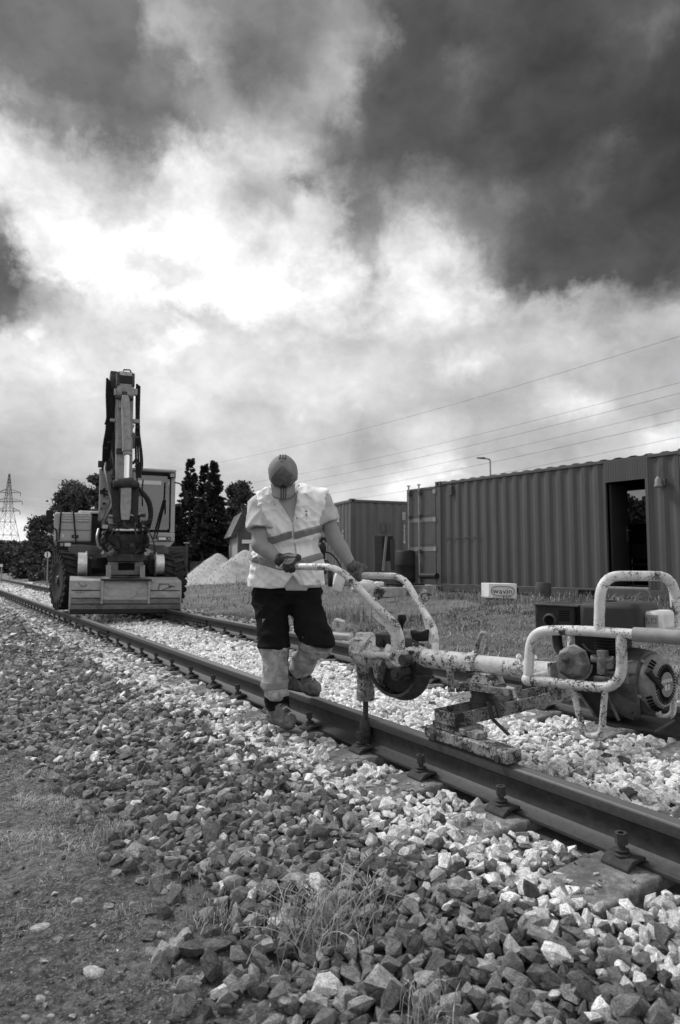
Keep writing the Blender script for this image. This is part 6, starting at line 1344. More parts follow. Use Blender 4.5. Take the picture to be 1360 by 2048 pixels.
# ------------------------------------------------------------------ road-rail excavator standing over the track
EORG = P(238, 1130, 13.6); EORG.z = 0.0; EROT = R(22.0); EMAT = Matrix.Translation(EORG) @ Matrix.Rotation(EROT, 4, 'Z'); EINV = EMAT.inverted(); EY = Vector((-math.sin(EROT), math.cos(EROT), 0))
def EL(px, py, y=0.0): return EINV @ onplane(px, py, EORG + EY * y, EY)
def excavator():
    t = thing('excavator', 'pale road-rail excavator with raised boom and wide ditching bucket standing over the track', 'excavator', EORG, EROT)
    PA, DK, AR = 'exc_paint', 'exc_dark_paint', 'exc_arm_paint'
    # tyres
    def tyre(px, py, y, side, steer=0.0):
        c = EL(px, py, y); r = 0.56; w = 0.46; x0 = c.x if side < 0 else c.x - w; made = []
        o = Vector((x0, c.y, c.z)); m = MB(); m.lathe([(0.30, 0.02), (0.33, 0.0), (0.47, 0.0), (0.525, 0.045), (0.535, 0.10), (0.535, w - 0.10), (0.525, w - 0.045), (0.47, w), (0.33, w), (0.30, w - 0.02)], o, (1, 0, 0), 44); tr = m.build('tyre', 'tyre_rubber', t, ang=50); made.append(tr)
        n = 22; m = MB()
        for k in range(n):
            for hf in (0, 1):
                a = 2 * math.pi * (k + 0.5 * hf) / n; d = Vector((0, math.cos(a), math.sin(a))); tg = Vector((0, -math.sin(a), math.cos(a)))
                xa, xb = (0.0, w * 0.54) if hf == 0 else (w * 0.46, w); sk = 0.05 if hf == 0 else -0.05
                p0 = o + d * 0.535 + Vector((xa, 0, 0)) - tg * sk; p1 = o + d * 0.535 + Vector((xb, 0, 0)) + tg * sk; m.bar(p0, p1, 0.065, 0.065, up=d)
                xe = 0.0 if hf == 0 else w; m.bar(o + d * 0.42 + Vector((xe, 0, 0)), o + d * 0.545 + Vector((xe + (0.012 if hf == 0 else -0.012), 0, 0)) + tg * 0.01, 0.055, 0.03, up=(1, 0, 0))
        m.build('tread', 'tyre_rubber', tr, fix=False)
        m = MB(); xo = x0 + (0.10 if side < 0 else w - 0.10); m.lathe([(0.0, 0.0), (0.10, 0.0), (0.13, 0.03 * side), (0.22, 0.03 * side), (0.24, 0.0), (0.29, -0.03 * side), (0.31, 0.06 * side), (0.33, 0.085 * side), (0.33, 0.06 * side), (0.30, -0.1 * side), (0, -0.1 * side)], (xo, o.y, o.z), (1, 0, 0), 32); rm = m.build('rim', 'dark_steel', tr, fix=True)
        m = MB(); m.lathe([(0.0, 0.11 * side), (0.07, 0.11 * side), (0.09, 0.08 * side), (0.09, 0.0), (0, 0)], (xo, o.y, o.z), (1, 0, 0), 18); m.build('hub', 'greasy_steel', tr)
        pv = Vector((x0 + w / 2, c.y, c.z)); tr.matrix_local = Matrix.Translation(pv) @ Matrix.Rotation(steer, 4, 'Z') @ Matrix.Translation(-pv)
    cz = EL(113, 1160, 0)
    tyre(113, 1160, 0.0, -1, R(15)); xr = EL(355, 1160, 0.0)
    for (x, y, sd) in ((xr.x, 0.0, 1), (cz.x, 2.6, -1), (xr.x, 2.6, 1)):
        # same wheel placed by its outer face
        p = EMAT @ Vector((x, y, cz.z)); d = p - CAM; yy = d.y * math.cos(PITCH) + d.z * math.sin(PITCH); u = -d.y * math.sin(PITCH) + d.z * math.cos(PITCH)
        tyre(680 + FPX * d.x / yy, 1024 - FPX * u / yy, y, sd, R(12) if y == 0 else 0.0)
    m = MB(); m.box((-0.62, 0.15, 0.62), (0.62, 3.2, 1.02)); m.build('chassis', 'dark_steel', t, 0.02)
    m = MB(); m.cyl((cz.x + 0.4, 0, cz.z), (xr.x - 0.4, 0, cz.z), 0.13); m.ball((0, 0, cz.z), (0.3, 0.24, 0.26)); m.build('front_axle', 'greasy_steel', t)
    m = MB(); m.cyl((cz.x + 0.4, 2.6, cz.z), (xr.x - 0.4, 2.6, cz.z), 0.13); m.build('rear_axle', 'greasy_steel', t)
    # front cross frame that carries the rail wheels
    fy = -0.25; pl = [(136, 1096), (142, 1090), (160, 1089), (205, 1093), (285, 1094), (305, 1090), (328, 1090), (337, 1096), (337, 1125), (335, 1150), (327, 1151), (305, 1140), (296, 1124), (280, 1117), (262, 1115), (215, 1116), (192, 1118), (180, 1128), (175, 1152), (152, 1156), (146, 1140)]
    m = MB(); m.prism([EL(x, y, fy) for x, y in pl], (0, 0.22, 0)); fr = m.build('front_frame', DK, t, 0.012)
    m = MB(); m.box((EL(150, 1156, fy).x, fy + 0.05, 0.55), (EL(336, 1150, fy).x, fy + 0.5, 0.80)); m.build('dozer_beam', 'dark_steel', t)
    q = EL(206, 1104, fy - 0.01); m = MB(); m.prism([q + Vector((-0.045, 0, -0.035)), q + Vector((0.045, 0, -0.035)), q + Vector((0, 0, 0.04))], (0, 0.006, 0)); m.build('warning_sign', 'print_white', fr)
    wy = fy - 0.28
    for (x0, x1, y0, y1, fl) in ((155.5, 171, 1105, 1152, 1), (312, 326.5, 1107, 1150, -1)):
        a, b = EL(x0, (y0 + y1) / 2, wy), EL(x1, (y0 + y1) / 2, wy); r = (y1 - y0) / 2 * 12.9 / FPX; m = MB()
        pr = [(0.0, 0), (r, 0), (r * 0.985, b.x - a.x), (0, b.x - a.x)]; m.lathe(pr, (a.x, wy, a.z), (1, 0, 0), 40); rw = m.build('rail_wheel', 'bare_steel', t)
        xf = b.x if fl > 0 else a.x; m = MB(); m.lathe([(0.0, 0), (r + 0.028, 0), (r + 0.026, 0.02 * fl), (r + 0.005, 0.034 * fl), (0, 0.034 * fl)], (xf, wy, a.z), (1, 0, 0), 40); m.build('wheel_flange', 'bare_steel', rw)
        m = MB(); xa = xf + 0.06 * fl; m.bar((xa, wy - 0.05, a.z - 0.05), (xa, fy + 0.3, a.z + 0.10), 0.10, 0.30); m.build('rail_wheel_arm', 'dark_steel', rw)
    # superstructure, left hand bonnet
    hy = 0.25; a, b = EL(107, 1084, hy), EL(184, 1026, hy)
    m = MB(); m.box((a.x, hy, a.z), (b.x, hy + 2.5, b.z)); hd = m.build('bonnet', PA, t, 0.05, segs=4)
    m = MB(); m.box((b.x + 0.01, hy + 0.12, a.z), (b.x + 0.12, hy + 2.4, b.z - 0.05)); m.build('bonnet_gap', 'dark_steel', hd)
    m = MB(); q = EL(196, 1024, hy + 0.5); m.box((b.x - 0.25, hy + 0.25, b.z + 0.005), (q.x + 0.1, hy + 2.3, b.z + 0.06)); m.build('bonnet_lid', 'engine_white', hd, 0.02)
    q0, q1 = EL(109, 1060, hy), EL(184, 1060, hy); m = MB(); m.box((q0.x, hy - 0.006, q0.z), (q1.x, hy - 0.0005, q0.z + 0.012)); m.build('panel_seam', DK, hd)
    for (x0, x1, l1, l2) in ((122.5, 147, 'OPGEPAST', 'BOVENLEIDING'), (153.5, 179, 'ATTENTION', 'CATENAIRE')):
        p0, p1 = EL(x0, 1043.5, hy), EL(x1, 1029.5, hy); m = MB(); m.box((p0.x, hy - 0.012, p0.z), (p1.x, hy - 0.002, p1.z)); pt = m.build('warning_plate', 'print_grey', hd)
        for j, tx in enumerate((l1, l2, '3000 VOLT')):
            zc = p1.z - (j + 0.5) * (p1.z - p0.z) / 3; text('plate_text', tx, 0.046, 'print_white', pt, face_M((0.5 * (p0.x + p1.x), hy - 0.0135, zc), (1, 0, 0), (0, -1, 0)), sx=0.72 if len(tx) > 9 else 1.0)
        for j in (0, 1, 2, 3):
            zc = p1.z - j * (p1.z - p0.z) / 3; m = MB(); m.box((p0.x, hy - 0.014, zc - 0.004), (p1.x, hy - 0.0125, zc + 0.004)); m.build('plate_line', DK, pt)
    p0, p1 = EL(143, 1076, hy), EL(157, 1070, hy); m = MB(); m.box((p0.x, hy - 0.01, p0.z), (p1.x, hy - 0.001, p1.z)); bd = m.build('type_badge', 'print_black', hd); text('badge_text', 'A', 0.04, 'print_white', bd, face_M((p0.x + 0.05, hy - 0.012, 0.5 * (p0.z + p1.z)), (1, 0, 0), (0, -1, 0)))
    p0, p1 = EL(117, 1074.5, hy), EL(128, 1068.5, hy); m = MB(); m.box((p0.x, hy - 0.006, p0.z), (p1.x, hy - 0.001, p1.z)); dc = m.build('sticker', 'print_white', hd); text('sticker_text', '47', 0.05, 'print_black', dc, face_M((0.5 * (p0.x + p1.x), hy - 0.0075, 0.5 * (p0.z + p1.z)), (1, 0, 0), (0, -1, 0)))
    p0, p1 = EL(113, 1104, hy), EL(196, 1085, hy); m = MB(); m.box((p0.x, hy + 0.02, p0.z + 0.05), (p1.x + 0.2, hy + 2.4, p1.z)); ap = m.build('lower_apron', 'dark_steel', t, 0.01)
    for (x0, x1, mt) in ((120, 127, 'zinc'), (129, 142, 'lens')):
        p0, p1 = EL(x0, 1093, hy), EL(x1, 1086, hy); m = MB(); m.box((p0.x, hy - 0.012, p0.z), (p1.x, hy + 0.019, p1.z)); m.build('headlight', mt, ap, 0.008)
    m = MB(); m.tube(fillet([EL(118, 1080, hy - 0.05), EL(123, 1013, hy - 0.02), EL(129, 1009, hy), EL(141, 1009, hy), EL(146, 1013, hy - 0.02), EL(152, 1086, hy - 0.05)], 0.06, 4), 0.016, 8); m.build('handrail', 'dark_steel', hd)
    p0, p1 = EL(91.5, 1047, hy), EL(107, 1021, hy); m = MB(); m.box((p0.x, hy - 0.16, p0.z), (p1.x, hy - 0.10, p1.z)); mr = m.build('wing_mirror', 'plastic_black', t, 0.025)
    m = MB(); m.tube(fillet([EL(100, 1046, hy - 0.1), EL(104, 1054, hy - 0.1), EL(113, 1060, hy - 0.05), EL(114, 1070, hy), EL(113, 1082, hy)], 0.05, 4), 0.014, 8); m.build('mirror_arm', 'plastic_black', mr)
    m = MB(); m.box((EL(196, 1100, 0.4).x, 0.45, EL(196, 1100, 0.4).z), (EL(300, 1080, 0.4).x, 2.6, EL(196, 1050, 0.4).z)); m.build('slew_deck', 'dark_steel', t, 0.02)
    m = MB(); m.cyl((0, 1.6, 1.0), (0, 1.6, EL(200, 1098, 0.5).z + 0.05), 0.6, n=32); m.build('slew_ring', 'greasy_steel', t)
    # cab on the right
    cy = 0.15; D = 1.55; xL, xR = EL(264, 1000, cy).x, EL(350.5, 1000, cy).x; zb, zm, zw0, zw1, zt = (EL(320, v, cy).z for v in (1083, 1065, 1062, 949, 938))
    m = MB(); m.box((xL - 0.01, cy - 0.05, zt - 0.068), (xR + 0.01, cy + D, zt)); c = m.build('cab', PA, t, 0.03)
    for x0, x1 in ((xL, xL + 0.09), (xR - 0.10, xR)):
        for y0, y1 in ((cy, cy + 0.10), (cy + D - 0.12, cy + D)):
            m = MB(); m.box((x0, y0, zm), (x1, y1, zt - 0.07)); m.build('cab_pillar', PA, c, 0.015)
    m = MB(); m.box((xL, cy - 0.02, zb), (xR, cy + 0.08, zm - 0.002)); m.prism([(xL + 0.3, cy, zb - 0.001), (xR, cy, zb - 0.001), (xR - 0.10, cy, zb - 0.12), (xL + 0.3, cy, zb - 0.06)], (0, D, 0)); fp = m.build('cab_front_panel', PA, c, 0.015)
    m = MB(); m.box((xL + 0.005, cy + 0.1, zb), (xL + 0.045, cy + D - 0.1, zm + 0.12)); m.box((xR - 0.045, cy + 0.1, zb), (xR - 0.005, cy + D - 0.1, zm + 0.12)); m.build('cab_side_panel', PA, c); m = MB(); m.box((xL + 0.05, cy + D - 0.06, zb), (xR - 0.05, cy + D - 0.01, zt - 0.16)); m.build('cab_rear_panel', DK, c)
    m = MB(); m.box((xL + 0.05, cy + 0.1, zb - 0.02), (xR - 0.05, cy + D - 0.05, zb + 0.03)); m.build('cab_floor', 'inside_dark', c)
    m = MB(); m.box((xL + 0.09, cy + 0.02, zw0 + 0.02), (xR - 0.10, cy + 0.03, zw1 - 0.02)); m.build('windscreen', 'glass', c)
    m = MB(); e = 0.016
    m.tube(fillet([(xL + 0.09, cy + 0.005, zw0 + 0.01), (xR - 0.10, cy + 0.005, zw0 + 0.01), (xR - 0.10, cy + 0.005, zw1 - 0.01), (xL + 0.09, cy + 0.005, zw1 - 0.01)], 0.08, 4, closed=True), e, 8, closed=True); m.build('window_seal', 'plastic_black', c)
    for x in (xL + 0.02, xR - 0.026): m = MB(); m.box((x, cy + 0.1, zm + 0.125), (x + 0.006, cy + D - 0.12, zt - 0.07)); m.build('side_window', 'glass', c)
    m = MB(); m.box((xL + 0.25, cy + 0.75, zb + 0.03), (xR - 0.2, cy + 1.2, zb + 0.45)); st = m.build('seat', 'plastic_black', c, 0.04); m = MB(); m.box((xL + 0.27, cy + 1.15, zb + 0.46), (xR - 0.22, cy + 1.28, zb + 1.05)); m.build('backrest', 'engine_grey', st, 0.04)
    q = EL(303, 1015, cy + 0.45); m = MB(); m.tube([q + Vector((math.cos(a) * 0.19, math.sin(a) * 0.10, math.sin(a) * 0.16)) for a in np.linspace(0, 6.283, 25)[:-1]], 0.016, 8, closed=True); m.bar(q + Vector((-0.18, 0, 0)), q + Vector((0.18, 0, 0)), 0.03); m.cyl(q, q + Vector((0, -0.18, -0.5)), 0.03, n=8); m.build('steering_wheel', 'plastic_black', c, fix=False)
    m = MB(); q = EL(330, 1055, cy + 0.3); m.box((q.x - 0.3, cy + 0.15, zb + 0.03), (xR - 0.06, cy + 0.4, q.z + 0.04)); m.build('console', 'exc_arm_paint', c, 0.02)
    for (x0, x1) in ((315, 333), (334.5, 341)):
        p0, p1 = EL(x0, 1081.5, cy), EL(x1, 1073.5, cy); m = MB(); m.box((p0.x, cy - 0.04, p0.z), (p1.x, cy - 0.021, p1.z)); hl = m.build('headlight', 'plastic_black', fp, 0.004); m = MB(); m.box((p0.x + 0.015, cy - 0.046, p0.z + 0.015), (p1.x - 0.015, cy - 0.0405, p1.z - 0.015)); m.build('lamp_lens', 'lens' if x0 < 320 else 'zinc', fp)
    p0, p1 = EL(337, 956.5, cy), EL(350, 947.5, cy); m = MB(); m.box((p0.x, cy - 0.12, p0.z), (p1.x, cy - 0.051, p1.z)); wl = m.build('work_lamp', 'dark_steel', c, 0.01); m = MB(); m.box((p0.x + 0.02, cy - 0.127, p0.z + 0.015), (p1.x - 0.02, cy - 0.1205, p1.z - 0.015)); m.build('lamp_lens', 'zinc', c)
    m = MB(); m.tube([EL(307, 1078, cy - 0.05), EL(328, 1000, cy - 0.04)], 0.013, 6); m.tube([EL(312, 1078, cy - 0.05), EL(331, 1002, cy - 0.04)], 0.013, 6); m.tube([EL(329, 1002, cy - 0.03), EL(330.5, 965, cy - 0.02)], 0.012, 6); m.tube([EL(331, 1000, cy - 0.03), EL(331, 1029, cy - 0.02)], 0.010, 6); m.build('wiper', 'plastic_black', c, fix=False)
    m = MB(); m.tube(fillet([EL(350, 965, cy), EL(359, 967, cy - 0.1), EL(367, 972, cy - 0.1), EL(368, 984, cy - 0.1)], 0.06, 4), 0.014, 8); ma = m.build('mirror_arm', 'plastic_black', c); p0, p1 = EL(366, 1006, cy - 0.1), EL(375, 981, cy - 0.1); m = MB(); m.box((p0.x, cy - 0.14, p0.z), (p1.x, cy - 0.09, p1.z)); m.build('wing_mirror', 'plastic_black', c, 0.02)
    # boom: rises from the deck behind the stick
    bw = 0.17; xb = EL(233, 900, 0.1).x
    zl = lambda py, y: EL(240, py, y).z
    pf = [(1.7, zl(1062, 1.2)), (1.2, zl(1068, 1.0)), (0.62, zl(1000, 0.6)), (0.25, zl(900, 0.3)), (-0.20, zl(775, -0.2)), (-0.10, zl(745, 0)), (0.15, zl(752, 0)), (0.62, zl(880, 0.6)), (1.1, zl(985, 1.0)), (1.7, zl(1030, 1.4))]
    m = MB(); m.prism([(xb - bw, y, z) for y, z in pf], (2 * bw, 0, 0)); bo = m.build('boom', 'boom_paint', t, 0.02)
    m = MB()
    for sx in (-1, 1): m.cyl((xb + sx * 0.20, 0.15, zl(785, -0.1)), (xb + sx * 0.26, 0.15, zl(785, -0.1)), 0.09, n=16)
    # lift cylinders either side of the boom
    for px, nm in ((209, 1), (246, 2)):
        p0, p1 = EL(px, 1042, 0.35), EL(px + 3, 938, 0.20); m = MB(); m.lathe([(0.0, 0), (0.115, 0.0), (0.12, 0.02), (0.12, (p1 - p0).length - 0.12), (0.132, (p1 - p0).length - 0.11), (0.132, (p1 - p0).length), (0, (p1 - p0).length)], p0, (p1 - p0), 24); lc = m.build('lift_cylinder', AR, t)
        m = MB(); m.cyl(p1, EL(px + 8, 880, 0.05), 0.06, n=14); m.build('lift_rod', 'chrome' if nm == 1 else 'greasy_steel', lc)
        m = MB(); m.cyl(p0 + Vector((-0.1, 0, -0.06)), p0 + Vector((0.1, 0, -0.06)), 0.11, n=16); m.build('cylinder_eye', 'greasy_steel', lc)
    # stick hanging in front of the boom, with its nose at the top
    sy = lambda py: -0.55 - 0.50 * (py - 740) / 320
    cx = lambda px, py: EL(px, py, sy(py))
    w0, w1 = cx(235, 780), cx(267.5, 780); hw = (w1.x - w0.x) / 2; mx = (w0.x + w1.x) / 2; xm = lambda py: mx + 0.0 * py
    z = lambda py: cx(250, py).z
    prof_ = [(sy(741) + 0.55, z(742)), (sy(741) + 0.10, z(740)), (sy(755) - 0.02, z(752)), (sy(800), z(800)), (sy(850) + 0.10, z(850)), (sy(950) + 0.12, z(950)), (sy(1040) + 0.12, z(1042)), (sy(1040) + 0.30, z(1042)), (sy(950) + 0.42, z(940)), (sy(850) + 0.52, z(850)), (sy(780) + 0.72, z(790))]
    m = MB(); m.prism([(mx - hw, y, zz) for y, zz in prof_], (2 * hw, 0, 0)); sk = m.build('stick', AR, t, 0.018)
    m = MB(); m.prism([(mx - hw - 0.015, sy(741) + 0.5, z(741)), (mx - hw - 0.015, sy(745) - 0.04, z(746)), (mx - hw - 0.015, sy(770) - 0.04, z(772)), (mx - hw - 0.015, sy(770) + 0.3, z(772))], (0.05, 0, 0)); m.prism([(mx + hw - 0.035, sy(741) + 0.5, z(741)), (mx + hw - 0.035, sy(745) - 0.04, z(746)), (mx + hw - 0.035, sy(770) - 0.04, z(772)), (mx + hw - 0.035, sy(770) + 0.3, z(772))], (0.05, 0, 0)); m.build('nose_plate', 'greasy_steel', sk, 0.008)
    m = MB(); m.box((mx - hw + 0.03, sy(757) - 0.035, z(768)), (mx + hw - 0.03, sy(757) - 0.025, z(752))); m.build('nose_recess', 'dark_steel', sk)
    m = MB(); m.tube([EL(247, 741, -0.4), EL(248, 739.5, -0.6), EL(260, 740, -0.6), EL(262, 744, -0.5)], 0.014, 6); m.build('nose_handle', 'dark_steel', sk)
    # bucket cylinder, rod and linkage
    cyl = lambda px, py, o=0.0: EL(px, py, sy(py) - 0.14 + o)
    a, b = cyl(250.5, 797), cyl(254.5, 905); L_ = (b - a).length; m = MB(); m.lathe([(0.0, -0.05), (0.06, -0.05), (0.082, 0.02), (0.082, L_ - 0.10), (0.094, L_ - 0.095), (0.094, L_ - 0.02), (0.075, L_ - 0.01), (0.075, L_ + 0.05), (0, L_ + 0.05)], a, (b - a), 24); bc = m.build('bucket_cylinder', AR, t)
    c0, c1 = cyl(254.5, 905), cyl(253, 966); m = MB(); m.cyl(c0, c1, 0.047, n=18); m.build('cylinder_rod', 'chrome', bc)
    m = MB(); p = cyl(249, 789, 0.02); m.cbox(p, (0.10, 0.08, 0.10)); m.cyl(p + Vector((-0.16, 0, -0.06)), p + Vector((0.16, 0, -0.06)), 0.05, n=14); m.build('cylinder_bracket', 'greasy_steel', bc)
    m = MB(); p0, p1 = cyl(226, 968), cyl(276, 968); m.cyl(p0, p1, 0.075, n=18); m.cyl(p0 + Vector((0.08, 0, 0.02)), p1 - Vector((0.08, 0, -0.02)), 0.10, n=18); m.build('link_pin', 'greasy_steel', t)
    m = MB(); p0, p1 = cyl(242, 975, -0.03), cyl(261, 1040, -0.03); m.prism([cyl(242, 974, -0.02), cyl(263, 974, -0.02), cyl(262, 1015, -0.02), cyl(259, 1040, -0.02), cyl(243, 1040, -0.02), cyl(241, 1015, -0.02)], (0, 0.10, 0)); m.build('link_plate', AR, t, 0.01)
    for px in (229, 270): m = MB(); m.bar(cyl(px, 965, 0.1), cyl(px + (6 if px < 250 else -4), 1045, 0.1), 0.05, 0.16); m.build('link_arm', 'dark_steel', t)
    # coupler and tilt rotator
    qy = -1.05; q = lambda px, py, o=0.0: EL(px, py, qy + o)
    m = MB(); m.prism([q(219, 1048), q(236, 1040), q(249, 1052), q(262, 1040), q(283, 1046), q(286, 1058), q(218, 1060)], (0, 0.30, 0)); cp = m.build('coupler', 'greasy_steel', t, 0.01)
    for (x0, x1, y0, y1) in ((217, 236, 1030, 1048), (228, 233, 1022, 1048), (262, 266, 1024, 1048), (268, 276, 1038, 1050)): m = MB(); m.box((q(x0, y1).x, qy - 0.02, q(x0, y1).z), (q(x1, y0).x, qy + 0.05, q(x1, y0).z)); m.build('coupler_plate', 'exc_arm_paint' if x0 in (217, 268) else 'greasy_steel', cp, 0.006)
    m = MB(); m.cyl(q(212, 1059, -0.04), q(297, 1059, -0.04), 0.055, n=16); m.build('tilt_pin', 'greasy_steel', cp)
    m = MB(); m.cyl(q(226, 1060, -0.09), q(286, 1060, -0.09), 0.026, n=12); m.build('tilt_rod', 'bare_steel', cp)
    m = MB(); m.prism([q(216, 1066), q(290, 1066), q(292, 1082), q(276, 1092), q(268, 1112), q(236, 1112), q(230, 1092), q(214, 1082)], (0, 0.42, 0)); rt = m.build('tilt_rotator', 'greasy_steel', t, 0.025)
    m = MB(); m.box((q(206, 1068).x, qy + 0.02, q(206, 1098).z), (q(296, 1062).x, qy + 0.36, q(296, 1062).z)); m.build('rotator_guard', 'dark_steel', rt, 0.02)
    m = MB(); m.prism([q(244, 1080, -0.05), q(262, 1080, -0.05), q(268, 1112, -0.05), q(238, 1112, -0.05)], (0, 0.06, 0)); m.cyl(q(253, 1094, -0.09), q(253, 1094, -0.03), 0.035, n=12); m.build('rotator_ear', 'dark_steel', rt, 0.006)
    m = MB(); c = q(252, 1116, 0.2); m.cyl(c + Vector((0, 0, -0.06)), c + Vector((0, 0, 0.07)), 0.33, n=28); m.build('rotator_bearing', 'greasy_steel', rt)
    m = MB(); m.ball(q(222, 1104, 0.05), (0.09, 0.12, 0.08), 14, 8); m.build('rotator_motor', AR, rt)
    m = MB(); m.box((q(217, 1150).x, qy - 0.02, q(217, 1150).z), (q(287, 1124).x, qy + 0.34, q(287, 1124).z)); hk = m.build('quick_hitch', 'bucket_dirty', t, 0.01)
    m = MB(); m.box((q(236, 1140).x, qy - 0.03, q(236, 1140).z), (q(269, 1126).x, qy - 0.021, q(269, 1126).z)); m.build('hitch_opening', 'dark_hole', hk)
    for x in (215, 219, 283, 287): m = MB(); m.bar(q(x, 1130, -0.06), q(x, 1154, -0.06), 0.03, 0.05); m.build('hitch_ear', AR, hk)
    # bucket
    by = -1.30; e = lambda px, py, o=0.0: EL(px, py, by + o)
    x0, x1 = e(140, 1200).x, e(359.5, 1200).x; zb_, zt_ = 0.5 * (e(140, 1231).z + e(359, 1224).z), 0.5 * (e(140, 1167).z + e(360, 1155).z); H = zt_ - zb_
    sec = [(0.06, 0), (-0.02, 0.02), (-0.03, 0.14 * H), (-0.05, 0.34 * H), (-0.03, 0.62 * H), (0.02, 0.985 * H), (0.06, H), (0.60, H * 1.10), (0.68, H * 0.9), (0.40, 0.3 * H)]
    tilt = R(-1.0); Tm = Matrix.Translation(Vector(((x0 + x1) / 2, by, zb_))) @ Matrix.Rotation(-tilt, 4, 'Y'); hwid = (x1 - x0) / 2
    pt = lambda x, y, zz: Tm @ Vector((x, y, zz))
    m = MB(); m.prism([pt(-hwid, y, zz) for y, zz in sec], Tm.to_3x3() @ Vector((2 * hwid, 0, 0))); bk = m.build('bucket', 'bucket_paint', t, 0.006)
    m = MB(); m.prism([pt(-hwid - 0.004, y, zz) for y, zz in ((0.07, -0.008), (-0.035, 0.012), (-0.045, 0.15 * H), (0.04, 0.15 * H))], Tm.to_3x3() @ Vector((2 * hwid + 0.008, 0, 0))); m.build('cutting_edge', 'dark_steel', bk, 0.004)
    fx = lambda zf: float(np.interp(zf * H, [s_[1] for s_ in sec[1:6]], [s_[0] for s_ in sec[1:6]])) - 0.004
    m = MB(); m.prism([pt(-hwid + 0.006, fx(a_) if k_ == 0 else fx(a_) + 0.02, a_ * H) for k_, a_ in ((0, 0.16), (0, 0.34), (0, 0.45), (1, 0.45), (1, 0.16))], Tm.to_3x3() @ Vector((2 * hwid - 0.012, 0, 0))); m.build('wear_plate', 'bucket_dirty', bk)
    for f_ in (0.30, 0.47, 0.70):
        i = 0; yy = np.interp(f_ * H, [s_[1] for s_ in sec[1:6]], [s_[0] for s_ in sec[1:6]]); m = MB(); m.bar(pt(-hwid + 0.01, yy - 0.004, f_ * H), pt(hwid - 0.01, yy - 0.004, f_ * H), 0.010, 0.016); m.build('weld_seam', 'dark_steel', bk)
    m = MB(); m.prism([pt(-0.42, -0.058, 0.42 * H), pt(0.37, -0.058, 0.42 * H), pt(0.37, -0.006, 0.99 * H), pt(-0.42, -0.006, 0.99 * H)], (0, 0.05, 0)); m.build('back_plate', 'bucket_paint', bk, 0.004)
    m = MB(); m.box((-0.46, -0.09, H * 0.99), (0.42, 0.5, H * 1.04), Tm); m.build('hitch_bracket', 'dark_steel', bk, 0.01)
    for sx in (-0.43, 0.38): m = MB(); m.box((sx - 0.02, -0.075, H * 0.30), (sx + 0.02, -0.012, H * 0.99), Tm); m.build('bracket_rib', 'bucket_paint', bk, 0.004)
    for sx in (-1, 1): m = MB(); m.prism([pt(sx * hwid, y, zz) for y, zz in sec], Tm.to_3x3() @ Vector((sx * 0.02, 0, 0))); m.build('side_plate', 'bucket_paint', bk, 0.003)
    sc = [(0.60, 0.92), (0.58, 0.72), (0.62, 0.70), (0.80, 0.80), (0.84, 0.86), (0.76, 0.84), (0.90, 0.82)]; m = MB(); m.tube([pt(a_ * hwid, -0.012 - 0.012 * (1 - b_) * 2, b_ * H) for a_, b_ in sc], 0.007, 5); m.build('scribble', 'print_black', bk, fix=False)
    m = MB(); m.tube([pt(a_ * hwid, -0.026, b_ * H) for a_, b_ in ((-0.88, 0.92), (-0.80, 0.80), (-0.72, 0.86))], 0.006, 5); m.build('scribble', 'print_black', bk, fix=False)
    m = MB(); m.tube([pt(a_ * hwid, 0.0, b_ * H) for a_, b_ in ((0.60, 0.90), (0.78, 0.90), (0.80, 0.84))], 0.006, 5); m.build('scribble', 'print_black', bk, fix=False)
    # hydraulic hoses and pipes
    def hose(pts, r=0.022, y=-0.35, mat='hose_rubber', rad=0.3):
        m = MB(); m.tube(fillet([EL(p[0], p[1], p[2] if len(p) > 2 else y) for p in pts], rad, 5), r, 8); m.build('hydraulic_hose', mat, t)
    for k in range(6):
        o = k * 2.3; hose([(214.5 + o, 757 + k * 3, -0.2 + 0.03 * k), (213.5 + o, 790, -0.3), (215.5 + o, 830, -0.3), (213 + o * 1.1, 862, -0.25), (208 + o, 886, -0.1), (206 + o * 1.2, 925, 0.1), (210 + o * 1.1, 990, 0.3), (214 + o, 1050, 0.3)], 0.024)
    hose([(214, 757), (212.5, 790), (213.5, 815), (214, 838), (210, 849)], 0.016)
    for k in range(3): hose([(274 + k * 2.6, 768 + 2 * k, -0.4), (272.5 + k * 3, 800, -0.4), (273 + k * 2.2, 845, -0.4), (271 + k * 4, 880, -0.5), (272 + k * 5, 920, -0.5), (274 + k * 3.5, 955, -0.6)], 0.020)
    hose([(277, 856, -0.4), (281, 885, -0.5), (284.5, 915, -0.5), (285, 935, -0.4), (280, 950, -0.4)], 0.018)
    hose([(272, 972, -0.8), (285, 985, -1.0), (298, 1000, -1.05), (303, 1022, -1.05), (300, 1042, -1.05), (296, 1056, -1.0)], 0.042, rad=0.5)
    hose([(278, 978, -0.8), (288, 992, -0.9), (297, 1010, -1.0), (300, 1040, -1.0)], 0.02)
    hose([(212, 925, 0.0), (209, 940, -0.2), (214, 955, -0.4), (219, 985, -0.6), (226, 1007, -0.8), (218, 1024, -0.9), (208, 1042, -0.9), (205, 1056, -0.9)], 0.026, mat='exc_dark_paint')
    hose([(224, 900, -0.3), (228, 935, -0.6), (232, 985, -0.7), (230, 1020, -0.8)], 0.018); hose([(246, 815, -0.6), (239, 850, -0.6), (237, 870, -0.6)], 0.016)
    for k in range(4): hose([(212 - k, 1062 + 3 * k, -1.05), (206 - k * 1.5, 1080, -1.15), (209 - k, 1098, -1.1), (222 + 3 * k, 1108, -1.05)], 0.018); hose([(292 + k, 1062 + 2 * k, -1.05), (298 - k * 1.2, 1080, -1.15), (294 - k * 2, 1100, -1.1), (282 - 3 * k, 1108, -1.05)], 0.018)
